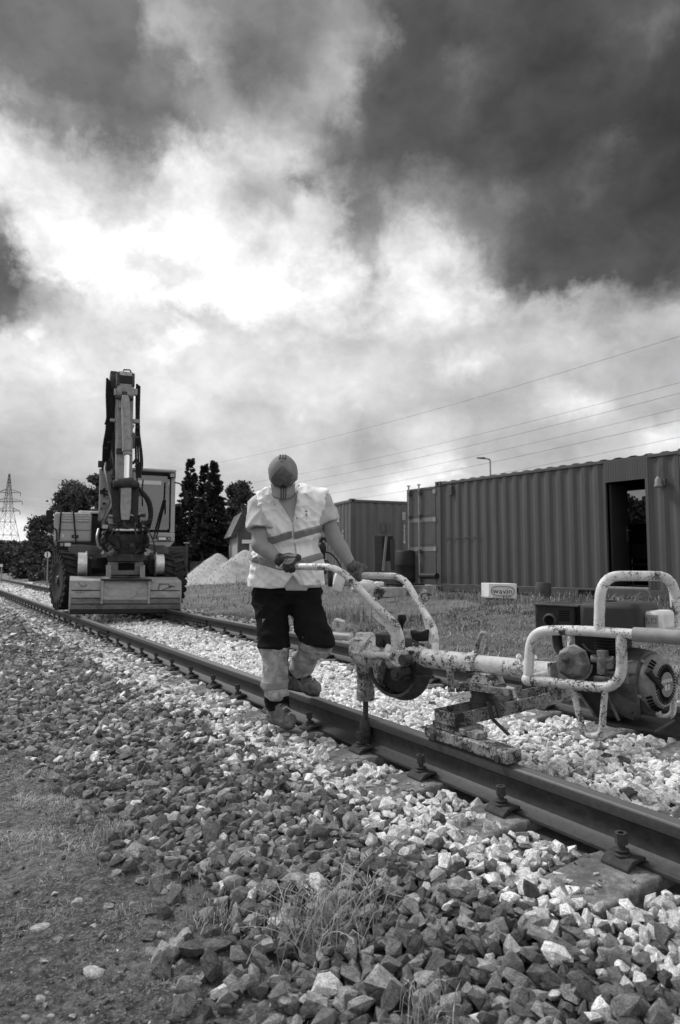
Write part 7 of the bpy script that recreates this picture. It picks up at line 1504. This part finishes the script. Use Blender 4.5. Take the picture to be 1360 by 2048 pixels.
    hose([(197, 1058, -0.4), (193, 1075, -0.6), (197, 1094, -0.6), (203, 1098, -0.6)], 0.022, mat='zinc'); hose([(286, 960, -0.3), (284, 985, -0.4), (285, 1012, -0.4)], 0.014)
    # clamps and valve blocks
    for (x0, x1, y0, y1, yy, mt) in ((234, 245, 870, 897, -0.70, AR), (232, 247, 898, 908, -0.70, 'greasy_steel'), (220, 233, 838, 843, -0.42, 'zinc'), (266, 278, 839, 846, -0.45, 'zinc'), (205, 216, 890, 898, -0.05, 'greasy_steel'), (262, 270, 868, 896, -0.62, DK), (238, 243, 800, 816, -0.68, 'zinc'), (203, 222, 925, 940, 0.0, 'dark_steel'), (196, 206, 922, 934, 0.0, 'greasy_steel'), (266, 275, 778, 790, -0.5, 'zinc'), (228, 234, 778, 790, -0.5, 'zinc'), (272, 285, 930, 942, -0.5, 'greasy_steel'), (221, 236, 905, 930, -0.3, 'greasy_steel')):
        a, b = EL(x0, y1, yy), EL(x1, y0, yy); m = MB(); m.box((a.x, yy - 0.03, a.z), (b.x, yy + 0.08, b.z)); m.build('valve_block' if y1 - y0 > 12 else 'hose_clamp', mt, t, 0.008)
    # small fittings, couplings and brackets crowding the linkage and the tilt rotator
    rr = random.Random(5)
    spots = [(rr.uniform(204, 300), rr.uniform(1028, 1112), -1.05 - rr.uniform(0.05, 0.22)) for _ in range(34)] + [(rr.uniform(224, 280), rr.uniform(955, 1030), -0.85 - rr.uniform(0, 0.2)) for _ in range(14)] + [(rr.uniform(198, 226), rr.uniform(850, 1050), 0.0 - rr.uniform(0, 0.3)) for _ in range(16)] + [(rr.uniform(262, 284), rr.uniform(850, 960), -0.5) for _ in range(10)]
    for k, (px, py, y) in enumerate(spots):
        p = EL(px, py, y); d = Vector((rr.uniform(-1, 1), rr.uniform(-0.3, 0.3), rr.uniform(-1, 1))).normalized(); l = rr.uniform(0.03, 0.08); rd = rr.uniform(0.012, 0.030)
        m = MB()
        if k % 3: m.cyl(p - d * l, p + d * l, rd, n=8); m.cyl(p - d * l * 0.35, p + d * l * 0.35, rd * 1.4, n=6)
        else: m.cbox(p, (l * 1.3, 0.06, l))
        m.build('hydraulic_fitting', rr.choice(['zinc', 'greasy_steel', 'greasy_steel', 'exc_dark_paint', 'dark_steel', 'dark_steel']), t)
    for k in range(9):
        x0 = rr.uniform(206, 298); x1 = x0 + rr.uniform(-22, 22); y0 = rr.uniform(1028, 1062); y1 = y0 + rr.uniform(25, 60)
        hose([(x0, y0, -1.1), ((x0 + x1) / 2 + rr.uniform(-14, 14), (y0 + y1) / 2, -1.25), (x1, y1, -1.12)], rr.uniform(0.010, 0.018), mat=rr.choice(['hose_rubber', 'greasy_steel', 'exc_dark_paint']), rad=0.2)
excavator()
# ------------------------------------------------------------------ the worker: smooth implicit bodies turned into meshes
def surf_nets(fn, lo, hi, h):
    lo = np.array(lo, float); hi = np.array(hi, float); n = np.ceil((hi - lo) / h).astype(int) + 1
    ax = [lo[i] + h * np.arange(n[i]) for i in range(3)]
    G3 = np.stack(np.meshgrid(*ax, indexing='ij'), -1); V = fn(G3.reshape(-1, 3)).reshape(n)
    S = V < 0; c = np.zeros(np.array(n) - 1, int)
    corners = [(i, j, k) for i in (0, 1) for j in (0, 1) for k in (0, 1)]
    for (i, j, k) in corners: c += S[i:n[0] - 1 + i, j:n[1] - 1 + j, k:n[2] - 1 + k]
    act = (c > 0) & (c < 8); idx = -np.ones(act.shape, int); cells = np.argwhere(act); idx[act] = np.arange(len(cells))
    acc = np.zeros((len(cells), 3)); cnt = np.zeros(len(cells))
    for a in range(3):
        for b in range(2):
            for d in range(2):
                o0 = [0, 0, 0]; o1 = [0, 0, 0]; others = [x for x in range(3) if x != a]
                o0[others[0]] = o1[others[0]] = b; o0[others[1]] = o1[others[1]] = d; o1[a] = 1
                v0 = V[tuple((cells + o0).T)]; v1 = V[tuple((cells + o1).T)]; x = (v0 < 0) != (v1 < 0)
                tt = np.where(x, v0 / np.where(v0 - v1 == 0, 1, v0 - v1), 0); p = np.tile(np.array(o0, float), (len(cells), 1)); p[:, a] = tt
                acc += p * x[:, None]; cnt += x
    verts = lo + h * (cells + acc / np.maximum(cnt, 1)[:, None]); faces = []
    for a in range(3):
        b, d = [x for x in range(3) if x != a]
        sl0 = [slice(1, n[i] - 1) for i in range(3)]; sl0[a] = slice(0, n[a] - 1); sl1 = list(sl0); sl1[a] = slice(1, n[a])
        s0 = S[tuple(sl0)]; s1 = S[tuple(sl1)]; e = np.argwhere(s0 != s1)
        if not len(e): continue
        flip = s0[tuple(e.T)]; off = np.ones(3, int); off[a] = 0; e = e + off
        def ci(db, dd):
            q = e.copy(); q[:, b] += db; q[:, d] += dd; return idx[tuple(q.T)]
        quad = np.stack([ci(-1, -1), ci(0, -1), ci(0, 0), ci(-1, 0)], 1)
        if a == 1: flip = ~flip
        quad = np.where(flip[:, None], quad, quad[:, ::-1]); faces.append(quad)
    return verts, np.concatenate(faces)
def cap(p, a, b, ra, rb=None):
    a = np.array(a, float); b = np.array(b, float); rb = ra if rb is None else rb; ab = b - a; t = np.clip(((p - a) @ ab) / max(1e-9, ab @ ab), 0, 1)
    return np.linalg.norm(p - a - t[:, None] * ab, axis=1) - (ra + (rb - ra) * t)
def ell(p, c, r, M=None):
    q = p - np.array(c, float)
    if M is not None: q = q @ np.array(M, float)
    r = np.array(r, float); k = np.linalg.norm(q / r, axis=1); return (k - 1) * r.min()
def smin(a, b, k):
    h = np.clip(0.5 + 0.5 * (b - a) / k, 0, 1); return b * (1 - h) + a * h - k * h * (1 - h)
def su(k, *ds):
    r = ds[0]
    for d in ds[1:]: r = smin(r, d, k)
    return r
def chain(p, pts, rs, k=0.03):
    return su(k, *[cap(p, pts[i], pts[i + 1], rs[i], rs[i + 1]) for i in range(len(pts) - 1)])
def folds(p, seed, amp, freq, n=7, dirbias=None):
    """creased cloth: sharp-crested warped ridges"""
    r = np.random.default_rng(seed); o = np.zeros(len(p))
    for i in range(n):
        d = r.normal(size=3)
        if dirbias is not None: d = d * 0.45 + np.array(dirbias)
        d /= np.linalg.norm(d); q = r.normal(size=3); s = np.sin(p @ d * freq * r.uniform(0.5, 1.6) + r.uniform(0, 6.28) + 1.6 * np.sin(p @ q * freq * 0.35 + r.uniform(0, 6)))
        w = 0.5 + 0.5 * np.sin(p @ r.normal(size=3) * freq * 0.3 + r.uniform(0, 6))
        o += (0.36 - (1 - np.abs(s)) ** 1.6) * w
    return o * amp * 1.5 / math.sqrt(n)
def worker():
    root_l = G(568, 1455, 0.0); t = thing('person', 'worker in cap, pale hi-vis vest, dark trousers and gloves, bending over the wrench handles', 'person', root_l)
    W = lambda x, y, Z: np.array(P(x, y, Z)[:])
    def mesh(name, fn, lo, hi, h, mat, parent=t, smooth=True):
        V, F = surf_nets(fn, lo, hi, h); me = np_mesh(name, V - np.array(root_l[:]), F, smooth=smooth); o = link(name, me, mat, parent); return o
    # joints
    shR, shL = W(519, 1014, 4.50), W(640, 1005, 4.52); neck = W(573, 992, 4.47)
    elR, elL = W(519, 1090, 4.38), W(669, 1077, 4.52); wrR, wrL = W(561, 1121, 4.29), W(704, 1133, 4.47)
    hipR, hipL = W(543, 1205, 4.66), W(606, 1204, 4.68); knR, knL = W(549, 1298, 4.56), W(634, 1284, 4.52)
    anR, anL = W(554, 1412, 4.60), W(592, 1350, 4.76)
    ch = [W(548, 1048, 4.52), W(608, 1046, 4.53)]; be = [W(541, 1125, 4.60), W(604, 1123, 4.60)]; hm = [W(540, 1168, 4.64), W(604, 1166, 4.64)]
    hc = W(566, 947, 4.30); B = R(57); U = np.array([0.03, -math.sin(B), math.cos(B)]); U /= np.linalg.norm(U); F_ = np.array([0.03, -math.cos(B), -math.sin(B)]); F_ -= U * (F_ @ U); F_ /= np.linalg.norm(F_); X_ = np.cross(F_, U); HM = np.stack([X_, F_, U], 1)
    if X_[0] < 0: X_ = -X_; HM = np.stack([X_, F_, U], 1)
    hp = lambda x, f, u: hc + X_ * x + F_ * f + U * u
    def body(p):
        head = su(0.02, ell(p, hp(0, -0.01, 0.0), (0.078, 0.098, 0.10), HM), ell(p, hp(0, 0.015, -0.075), (0.062, 0.075, 0.085), HM))
        nose = cap(p, hp(0, 0.085, -0.035), hp(0, 0.108, -0.075), 0.010, 0.014); chin = cap(p, hp(-0.015, 0.072, -0.145), hp(0.015, 0.072, -0.145), 0.022)
        brow = cap(p, hp(-0.035, 0.085, -0.02), hp(0.035, 0.085, -0.02), 0.012); lips = cap(p, hp(-0.02, 0.086, -0.105), hp(0.02, 0.086, -0.105), 0.010)
        ears = np.minimum(ell(p, hp(-0.082, -0.01, -0.045), (0.012, 0.022, 0.034), HM), ell(p, hp(0.082, -0.01, -0.045), (0.012, 0.022, 0.034), HM))
        head = su(0.012, head, nose, chin, brow, lips, ears)
        eyes = np.minimum(ell(p, hp(-0.032, 0.092, -0.04), (0.016, 0.01, 0.01), HM), ell(p, hp(0.032, 0.092, -0.04), (0.016, 0.01, 0.01), HM)); head = np.maximum(head, -eyes)
        torso = su(0.07, cap(p, shR, shL, 0.055), cap(p, ch[0], ch[1], 0.095), cap(p, be[0], be[1], 0.10), cap(p, hipR, hipL, 0.085), cap(p, neck, hp(0, -0.03, -0.10), 0.055, 0.056))
        armR = chain(p, [shR, elR], [0.056, 0.050]); armR = su(0.02, armR, chain(p, [elR, elR * 0.6 + wrR * 0.4, wrR], [0.049, 0.050, 0.033], 0.01))
        armL = chain(p, [shL, elL], [0.058, 0.051]); armL = su(0.02, armL, chain(p, [elL, elL * 0.62 + wrL * 0.38, wrL], [0.050, 0.051, 0.033], 0.01))
        legs = np.minimum(chain(p, [hipR, knR, anR], [0.072, 0.052, 0.042]), chain(p, [hipL, knL, anL], [0.072, 0.052, 0.042]))
        return su(0.035, su(0.03, torso, head), armR, armL, legs)
    allp = np.array([shR, shL, elR, elL, wrR, wrL, hipR, hipL, knR, knL, anR, anL, hc]); lo = allp.min(0) - 0.17; hi = allp.max(0) + 0.17
    mesh('body', body, lo, hi, 0.0105, 'skin')
    # ---- T-shirt
    def torso_sdf(p, g=0.0):
        d = su(0.075, cap(p, shR, shL, 0.078 + g), cap(p, (shR + neck) / 2, (shL + neck) / 2, 0.082 + g), cap(p, ch[0], ch[1], 0.122 + g), cap(p, be[0], be[1], 0.127 + g), cap(p, hm[0], hm[1], 0.132 + g))
        return d
    slR = shR * 0.42 + elR * 0.58; slL = shL * 0.45 + elL * 0.55
    def sleeves(p, g=0.0):
        dR = (elR - shR) / np.linalg.norm(elR - shR); dR = dR * 0.6 + np.array([0, 0, -1.0]) * 0.4; dR /= np.linalg.norm(dR); dL = (elL - shL) / np.linalg.norm(elL - shL)
        r = np.maximum(cap(p, shR, slR + (slR - shR), 0.080 + g, 0.112 + g), (p - slR) @ dR - 0.010); l = np.maximum(cap(p, shL, slL + (slL - shL), 0.080 + g, 0.098 + g), (p - slL) @ dL - 0.005)
        return r, l
    zhem = W(575, 1182, 4.5)[2]
    def shirt(p):
        r, l = sleeves(p); d = su(0.03, torso_sdf(p, -0.004), r + folds(p, 3, 0.013, 26, 7), l + folds(p, 4, 0.013, 26, 7))
        d = np.maximum(d, -cap(p, neck + (0, 0, 0.03), neck + (0, -0.16, 0.06), 0.068, 0.075))
        d = np.maximum(d, np.maximum(zhem + 0.0 - p[:, 2], np.where(np.abs(p[:, 0] - W(592, 1180, 4.5)[0]) < 0.07, -1, W(575, 1176, 4.5)[2] - p[:, 2])))
        inner = np.minimum(np.maximum(cap(p, shR, elR, 0.066, 0.072), -cap(p, shR, shR + (elR - shR) * 0.35, 0.09)), np.maximum(cap(p, shL, elL, 0.066, 0.066), -cap(p, shL, shL + (elL - shL) * 0.35, 0.09)))
        return np.maximum(d, -inner)
    mesh('tshirt', shirt, np.minimum(shR, hm[0]) - 0.24, np.maximum(shL, neck) + 0.24, 0.0085, 'tshirt_cloth')
    # ---- vest
    k = 4.42 / FPX; xw = lambda px: (px - 680) * k; zw = lambda py: CAMZ + (1130 - py) * k
    def polycut(p, poly):               # inside distance of a convex polygon in the X-Z plane (negative inside)
        d = np.full(len(p), -1e9)
        for i in range(len(poly)):
            a = np.array(poly[i]); b = np.array(poly[(i + 1) % len(poly)]); e = b - a; n = np.array([e[1], -e[0]]) / np.linalg.norm(e); d = np.maximum(d, (p[:, (0, 2)] - a) @ n)
        return d
    Vn = [(xw(538), zw(968)), (xw(586), zw(1050)), (xw(598), zw(968))]
    front = lambda p: p[:, 1] - (neck[1] + 0.05)
    def vest_base(p, g=0.020):
        d = torso_sdf(p, g)
        hole = np.minimum(cap(p, shR + (shR - shL) * 0.16, elR + (-0.05, 0, 0.02), 0.098, 0.10), cap(p, shL + (shL - shR) * 0.14, elL + (0.02, 0, 0.0), 0.088, 0.092))
        hole = np.minimum(hole, np.minimum(cap(p, shR + (-0.055, 0, 0.02), shR + (-0.16, 0, 0.02), 0.075), cap(p, shL + (0.07, 0, 0.02), shL + (0.2, 0, 0.02), 0.075)))
        d = su(0.001, d) + folds(p, 5, 0.020, 17, 6, (0.9, 0.2, 0.25)) + folds(p, 15, 0.013, 36, 7, (0.6, 0, 0.4))
        d = np.maximum(d, -hole); d = np.maximum(d, -cap(p, neck + (0, 0.02, 0.03), neck + (0, -0.2, 0.05), 0.072, 0.08)); return d
    def vest(p):
        d = vest_base(p); d = np.maximum(d, -np.maximum(polycut(p, Vn), front(p)))
        hem = np.interp(p[:, 0], [xw(500), xw(540), xw(565), xw(585), xw(600), xw(640)], [zw(1175), zw(1178), zw(1176), zw(1150), zw(1172), zw(1172)]); return np.maximum(d, hem - p[:, 2])
    lo = np.minimum(shR, hm[0]) - (0.2, 0.24, 0.1); hi = np.maximum(shL, neck) + (0.2, 0.22, 0.17)
    vm = mesh('vest', vest, lo, hi, 0.0075, 'vest_cloth')
    def band(lst, hgt):
        xs_, zs_ = [xw(a) for a, b in lst], [zw(b) for a, b in lst]
        def fn(p):
            d = vest_base(p, 0.0235); zc = np.interp(p[:, 0], xs_, zs_); d = np.maximum(d, np.abs(p[:, 2] - zc) - hgt / 2); return np.maximum(d, -np.maximum(np.maximum(np.abs(p[:, 0] - xw(586)) - 0.004, front(p)), -1))
        return fn
    mesh('reflective_band', band([(480, 1094), (540, 1082), (584, 1069), (592, 1071), (640, 1057), (660, 1050)], 0.050), (lo[0], lo[1], zw(1106)), (hi[0], hi[1], zw(1036)), 0.0075, 'reflective', vm)
    mesh('reflective_band', band([(485, 1110), (503, 1117), (560, 1134), (584, 1129), (640, 1112), (660, 1106)], 0.050), (lo[0], lo[1], zw(1152)), (hi[0], hi[1], zw(1092)), 0.0075, 'reflective', vm)
    def hit(fn, px, py, z0=3.7, z1=4.9):
        zz = np.linspace(z0, z1, 600); pts = np.array([P(px, py, z)[:] for z in zz]); d = fn(pts); i = int(np.argmax(d < 0)); return Vector(pts[i]) if d[i] < 0 else Vector(P(px, py, 4.45))
    rl = Vector(root_l)
    def edge(pxs, name, mat, r, off=0.002):
        q = [hit(vest, x, y) - rl + Vector((0, -off, 0)) for x, y in pxs]; m = MB(); m.tube(q, r, 6); return m.build(name, mat, vm, fix=False)
    edge([(586, 1048), (587, 1060), (588, 1075), (590, 1090), (592, 1105), (593, 1120), (592, 1140)], 'front_fastening', 'tshirt_cloth', 0.0045)
    edge([(549, 985), (556, 1000), (566, 1018), (577, 1036), (585, 1048)], 'neck_binding', 'vest_cloth', 0.005, 0.0); edge([(593, 990), (590, 1010), (588, 1030), (586, 1048)], 'neck_binding', 'vest_cloth', 0.005, 0.0)
    for (x, y, w, h_) in ((611, 1023, 8, 6), (613, 1029, 4, 5), (607, 1035, 3, 3), (594, 1036, 3, 4), (612, 1038, 4, 2)):
        q = hit(vest, x, y) - rl; m = MB(); m.ball(q, (w * k / 2, 0.004, h_ * k / 2), 8, 6); m.build('stain', 'reflective', vm)
    # ---- trousers
    legR = lambda p, g: chain(p, [hipR, knR, anR], [0.112 + g, 0.092 + g, 0.084 + g], 0.04)
    legL = lambda p, g: chain(p, [hipL, knL, anL], [0.112 + g, 0.096 + g, 0.072 + g], 0.04)
    pel = lambda p, g: cap(p, hipR * 0.5 + hm[0] * 0.5, hipL * 0.5 + hm[1] * 0.5, 0.122 + g)
    z_ = lambda py, Z: CAMZ + (1130 - py) * Z / FPX
    def upper(p):
        a = np.maximum(legR(p, 0.010), z_(1297, 4.52) - p[:, 2]); b = np.maximum(legL(p, 0.012), z_(1288, 4.50) - p[:, 2] + (p[:, 0] - knL[0]) * -0.15)
        d = su(0.03, pel(p, 0.008), a, b) + folds(p, 8, 0.016, 20, 7, (0.35, 0, 0.7)); d = np.maximum(d, p[:, 2] - z_(1150, 4.6))
        return d
    lo = np.minimum(hipR, knR) - (0.24, 0.3, 0.12); hi = np.maximum(hipL, knL) + (0.24, 0.3, 0.22); tm = mesh('trousers', upper, lo, hi, 0.0085, 'trouser_dark')
    axR = (anR - knR) / np.linalg.norm(anR - knR); axL = (anL - knL) / np.linalg.norm(anL - knL)
    def seg(leg, kn, ax, t0, t1, g, seed, amp=0.005):
        return lambda p: np.maximum(np.maximum(leg(p, g) + folds(p, seed, amp, 24, 7, (0.25, 0, 0.75)), (p - kn) @ ax - t1), t0 - (p - kn) @ ax)
    LR = np.linalg.norm(anR - knR); LL = np.linalg.norm(anL - knL)
    for (leg, kn, an, ax, Ln, zs_) in ((legR, knR, anR, axR, LR, 21), (legL, knL, anL, axL, LL, 31)):
        lo = np.minimum(kn, an) - 0.17; hi = np.maximum(kn, an) + 0.17
        mesh('lower_leg_panel', seg(leg, kn, ax, -0.03, Ln * 0.86, 0.0, zs_, 0.026), lo, hi, 0.008, 'trouser_pale', tm)
        mesh('leg_band', seg(leg, kn, ax, Ln * 0.52, Ln * 0.66, 0.004, zs_, 0.026), lo, hi, 0.008, 'trouser_band', tm)
        mesh('cuff', seg(leg, kn, ax, Ln * 0.80, Ln * 1.03, 0.000, zs_ + 1, 0.026), lo, hi, 0.008, 'trouser_dark', tm)
    q = hit(upper, 529, 1232) - rl; m = MB(); m.box((q.x - 0.022, q.y - 0.008, q.z - 0.055), (q.x + 0.026, q.y + 0.012, q.z + 0.05)); m.build('thigh_pocket', 'trouser_dark', tm, 0.006)
    m = MB(); m.box((q.x - 0.014, q.y - 0.011, q.z - 0.046), (q.x + 0.016, q.y - 0.0085, q.z - 0.018)); m.build('pocket_badge', 'trouser_band', tm, 0.002)
    # ---- boots
    def hitp(fn, a, b):
        uu = np.linspace(0, 1, 120); pts = np.array([a.lerp(b, x)[:] for x in uu]); dd = fn(pts); i = int(np.argmax(dd < 0.001)); return Vector(pts[i])
    def boot(an, toe, heel_z, name_seed, ball=None):
        an = np.array(an); toe = np.array(toe); d = toe - an; d[2] = 0; L_ = np.linalg.norm(d); d /= L_; heel = an - d * 0.055; heel[2] = toe[2] + heel_z; up = np.array([0, 0, 1.0]); sd = np.cross(d, up)
        fn = lambda p: su(0.035, cap(p, heel + up * 0.015, an, 0.050, 0.055), cap(p, an, an + up * 0.06 - d * 0.008, 0.056, 0.060), cap(p, heel + d * 0.03, toe - d * 0.05 + up * 0.002, 0.042, 0.042), cap(p, toe - d * 0.055 - sd * 0.010, toe - d * 0.038 + sd * 0.010, 0.043, 0.040), cap(p, an + d * 0.03, toe - d * 0.07 + up * 0.012, 0.048, 0.044)) + folds(p, name_seed, 0.006, 60)
        nrm = (toe - heel) / np.linalg.norm(toe - heel); n = np.cross(sd, nrm); n = n if n[2] > 0 else -n
        base = (heel + toe) / 2 - n * 0.037
        f2 = lambda p: np.maximum(fn(p), -((p - base) @ n)); lo = np.minimum(np.minimum(an, toe), heel) - 0.10; hi = np.maximum(np.maximum(an, toe), heel) + 0.13
        b = mesh('boot', f2, lo, hi, 0.0065, 'boot_leather')
        f3 = lambda p: np.maximum(np.maximum(fn(p) - 0.004, ((p - base) @ n) - 0.008), -((p - base) @ n) - 0.016); mesh('boot_sole', f3, lo, hi, 0.0065, 'boot_sole', b)
        for j in range(5):
            c = an + d * (0.035 + j * 0.021) + up * (0.045 - j * 0.017); m = MB(); w = 0.03 - j * 0.002
            cc = hitp(fn, Vector(c) + Vector(d) * 0.10 + Vector((0, 0, 0.06)), Vector(c)) - rl; s_ = Vector(sd); m.tube([cc - s_ * w + Vector((0, 0, -0.004)), cc + Vector((0, 0, 0.010)), cc + s_ * w + Vector((0, 0, -0.004))], 0.0046, 6); m.build('lace', 'boot_sole' if j % 2 else 'tshirt_cloth', b)
    boot(W(556, 1418, 4.60), W(586, 1446, 4.47), 0.0, 41)
    boot(W(592, 1352, 4.75), W(641, 1379, 4.66), 0.022, 42)
    # ---- gloves gripping the handlebars
    def glove(tube_px, tube_y, wrist, flip, mat):
        c = np.array((MMAT @ ML(tube_px, 1132 if flip > 0 else 1151, tube_y))[:]); d = np.array(MX[:]); u = np.array([0, 0, 1.0]); w = np.cross(d, u)        # w points to the camera side or away
        if w[1] > 0: w = -w
        at = lambda a, ang, r: c + d * a + (u * math.cos(ang) + w * math.sin(ang)) * r
        segs = []
        for j in range(4):
            a = (j - 1.5) * 0.0225; ln = (2.5, 2.75, 2.65, 2.2)[j]; R0 = 0.033; an_ = [R(20) + ln * x for x in (0, 0.36, 0.70, 1.0)]
            segs.append(([at(a, R(-25), 0.052)] + [at(a * 1.05, x, R0) for x in an_], [0.0125, 0.0128, 0.0122, 0.0115, 0.0105]))
        th = ([at(-0.045 * 1, R(-40), 0.05), at(-0.055, R(-95), 0.040), at(-0.035, R(-140), 0.034), at(-0.012, R(-165), 0.034)], [0.017, 0.0145, 0.0125, 0.011])
        if flip < 0: th = ([p_ + d * 0.0 for p_ in th[0]], th[1])
        kn_a, kn_b = at(-0.034, R(-15), 0.052), at(0.034, R(-15), 0.052); wr = np.array(wrist); back = (at(-0.02, R(-35), 0.062) * 0.6 + wr * 0.4)
        def fn(p):
            palm = su(0.02, cap(p, kn_a, kn_b, 0.020), cap(p, kn_a, back, 0.022, 0.026), cap(p, kn_b, back, 0.020, 0.028), cap(p, back, wr, 0.034, 0.040))
            f = np.full(len(p), 1e3)
            for pts, rs in segs: f = np.minimum(f, chain(p, pts, rs, 0.006))
            return su(0.006, palm, f, chain(p, th[0], th[1], 0.006)) + folds(p, 50 + flip, 0.0012, 130)
        pts = np.array([c, wr]); g = mesh('glove', fn, np.minimum(c, wr) - 0.11, np.maximum(c, wr) + 0.11, 0.0042, mat)
        ax = (wr - back) / np.linalg.norm(wr - back); f2 = lambda p: np.maximum(np.abs((p - wr) @ ax) - 0.011, np.abs(np.linalg.norm((p - wr) - np.outer((p - wr) @ ax, ax), axis=1) - 0.041) - 0.005)
        mesh('glove_cuff', f2, wr - 0.07, wr + 0.07, 0.0042, mat, g)
    glove(584, -0.25, wrR, 1, 'glove'); glove(716, 0.20, wrL, -1, 'glove_worn')
    # ---- cap
    cp = MB(); rx, rf, ru = 0.093, 0.106, 0.112; nu, nv = 40, 12; vs = []
    dome = lambda az_, el_, s_=1.0: hp(rx * s_ * math.sin(az_) * math.cos(el_), rf * s_ * math.cos(az_) * math.cos(el_) - 0.006, ru * s_ * math.sin(el_) + 0.004) - np.array(rl[:])
    for i in range(nv):
        e = R(-16) + (R(90) - R(-16)) * i / nv
        for kk in range(nu): vs.append(dome(2 * math.pi * kk / nu, e, 1 + 0.035 * noise.noise(Vector(dome(2 * math.pi * kk / nu, e)) * 16) + 0.015 * noise.noise(Vector(dome(2 * math.pi * kk / nu, e)) * 40)))
    fs = [(i * nu + kk, i * nu + (kk + 1) % nu, (i + 1) * nu + (kk + 1) % nu, (i + 1) * nu + kk) for i in range(nv - 1) for kk in range(nu)]; vs.append(dome(0, R(90))); fs += [((nv - 1) * nu + kk, (nv - 1) * nu + (kk + 1) % nu, nv * nu) for kk in range(nu)]
    cp.add(vs, fs); co = solid(cp.build('cap', 'cap_cloth', t), 0.003)
    def patch(a0, a1, e0, e1, s_, name, mat, na=10, ne=6, shp=None):
        m = MB(); v = []
        for i in range(ne + 1):
            for j in range(na + 1):
                f = 1.0 if shp is None else shp(i / ne); a = (a0 + a1) / 2 + (a1 - a0) / 2 * (2 * j / na - 1) * f; v.append(dome(a, e0 + (e1 - e0) * i / ne, s_))
        m.add(v, [(i * (na + 1) + j, i * (na + 1) + j + 1, (i + 1) * (na + 1) + j + 1, (i + 1) * (na + 1) + j) for i in range(ne) for j in range(na)]); return solid(m.build(name, mat, co, fix=False), 0.0012)
    patch(R(-58), R(58), R(-10), R(66), 1.026, 'front_panel', 'cap_panel', 14, 10, lambda u: 1 - 0.75 * u ** 2.2)
    patch(R(-1.5), R(1.5), R(-8), R(66), 1.032, 'panel_seam', 'cap_panel')
    for j in range(3):                                          # badge: three slanted bars rising to the right, over a line
        a0 = R(-6.5 + j * 4.6 + 3.0); patch(a0 - R(1.7), a0 + R(1.7), R(-2), R(1.5 + 3.2 * j if j < 2 else 6.0), 1.040, 'badge_bar', 'print_black', 2, 2)
    patch(R(-7.5), R(13), R(-5.2), R(-3.6), 1.040, 'badge_line', 'print_black', 8, 1)
    for j in (-1, 0, 1):
        m = MB(); v = []
        for i in range(7):
            e = R(84) - R(62) * i / 6
            for s2 in (-1, 1): v.append(hp(j * 0.017 + s2 * 0.0042 , -rf * 1.022 * math.cos(e) - 0.006, ru * 1.022 * math.sin(e) + 0.004) - np.array(rl[:]))
        m.add(v, [(2 * i, 2 * i + 1, 2 * i + 3, 2 * i + 2) for i in range(6)]); solid(m.build('stripe', 'print_black', co, fix=False), 0.004)
    m = MB(); m.ball(Vector(hp(0, -0.004, ru + 0.006)) - rl, 0.009, 10, 6); m.build('cap_button', 'cap_cloth', co)
    vis = lambda th, v, o=0.0: hp(math.sin(th) * (rx - 0.010 * v), math.cos(th) * rf + v * 0.082 * (1 - 0.35 * math.sin(th) ** 4) * (math.cos(th) ** 0.25) - 0.006, -0.020 - 0.045 * math.sin(th) ** 2 * (0.35 + v) - 0.016 * v * v + o) - np.array(rl[:])
    def vpatch(t0, t1, v0, v1, o, name, mat, th_, n=16, par=co):
        m = MB(); v = [vis(t0 + (t1 - t0) * j / n, v0 + (v1 - v0) * i / 6, o) for i in range(7) for j in range(n + 1)]
        m.add(v, [(i * (n + 1) + j, i * (n + 1) + j + 1, (i + 1) * (n + 1) + j + 1, (i + 1) * (n + 1) + j) for i in range(6) for j in range(n)]); return solid(m.build(name, mat, par, fix=False), th_)
    vz = vpatch(R(-56), R(56), 0, 1, 0.0, 'visor', 'cap_cloth', 0.004, 24)
    for j in (-1, 0, 1): vpatch(R(j * 9.5 - 2.6 + 3), R(j * 9.5 + 2.6 + 3), 0.02, 0.99, 0.0032, 'visor_stripe', 'print_black', 0.001, 3, vz)
    # hair at the temples and the nape
    hair = lambda p: np.maximum(np.maximum(ell(p, hp(0, -0.018, -0.01), (0.086, 0.098, 0.103), HM), (p - hp(0, 0.03, 0)) @ F_), -((p - hp(0, 0, -0.075)) @ U))
    mesh('hair', hair, hc - 0.16, hc + 0.16, 0.0075, 'hair')
worker()
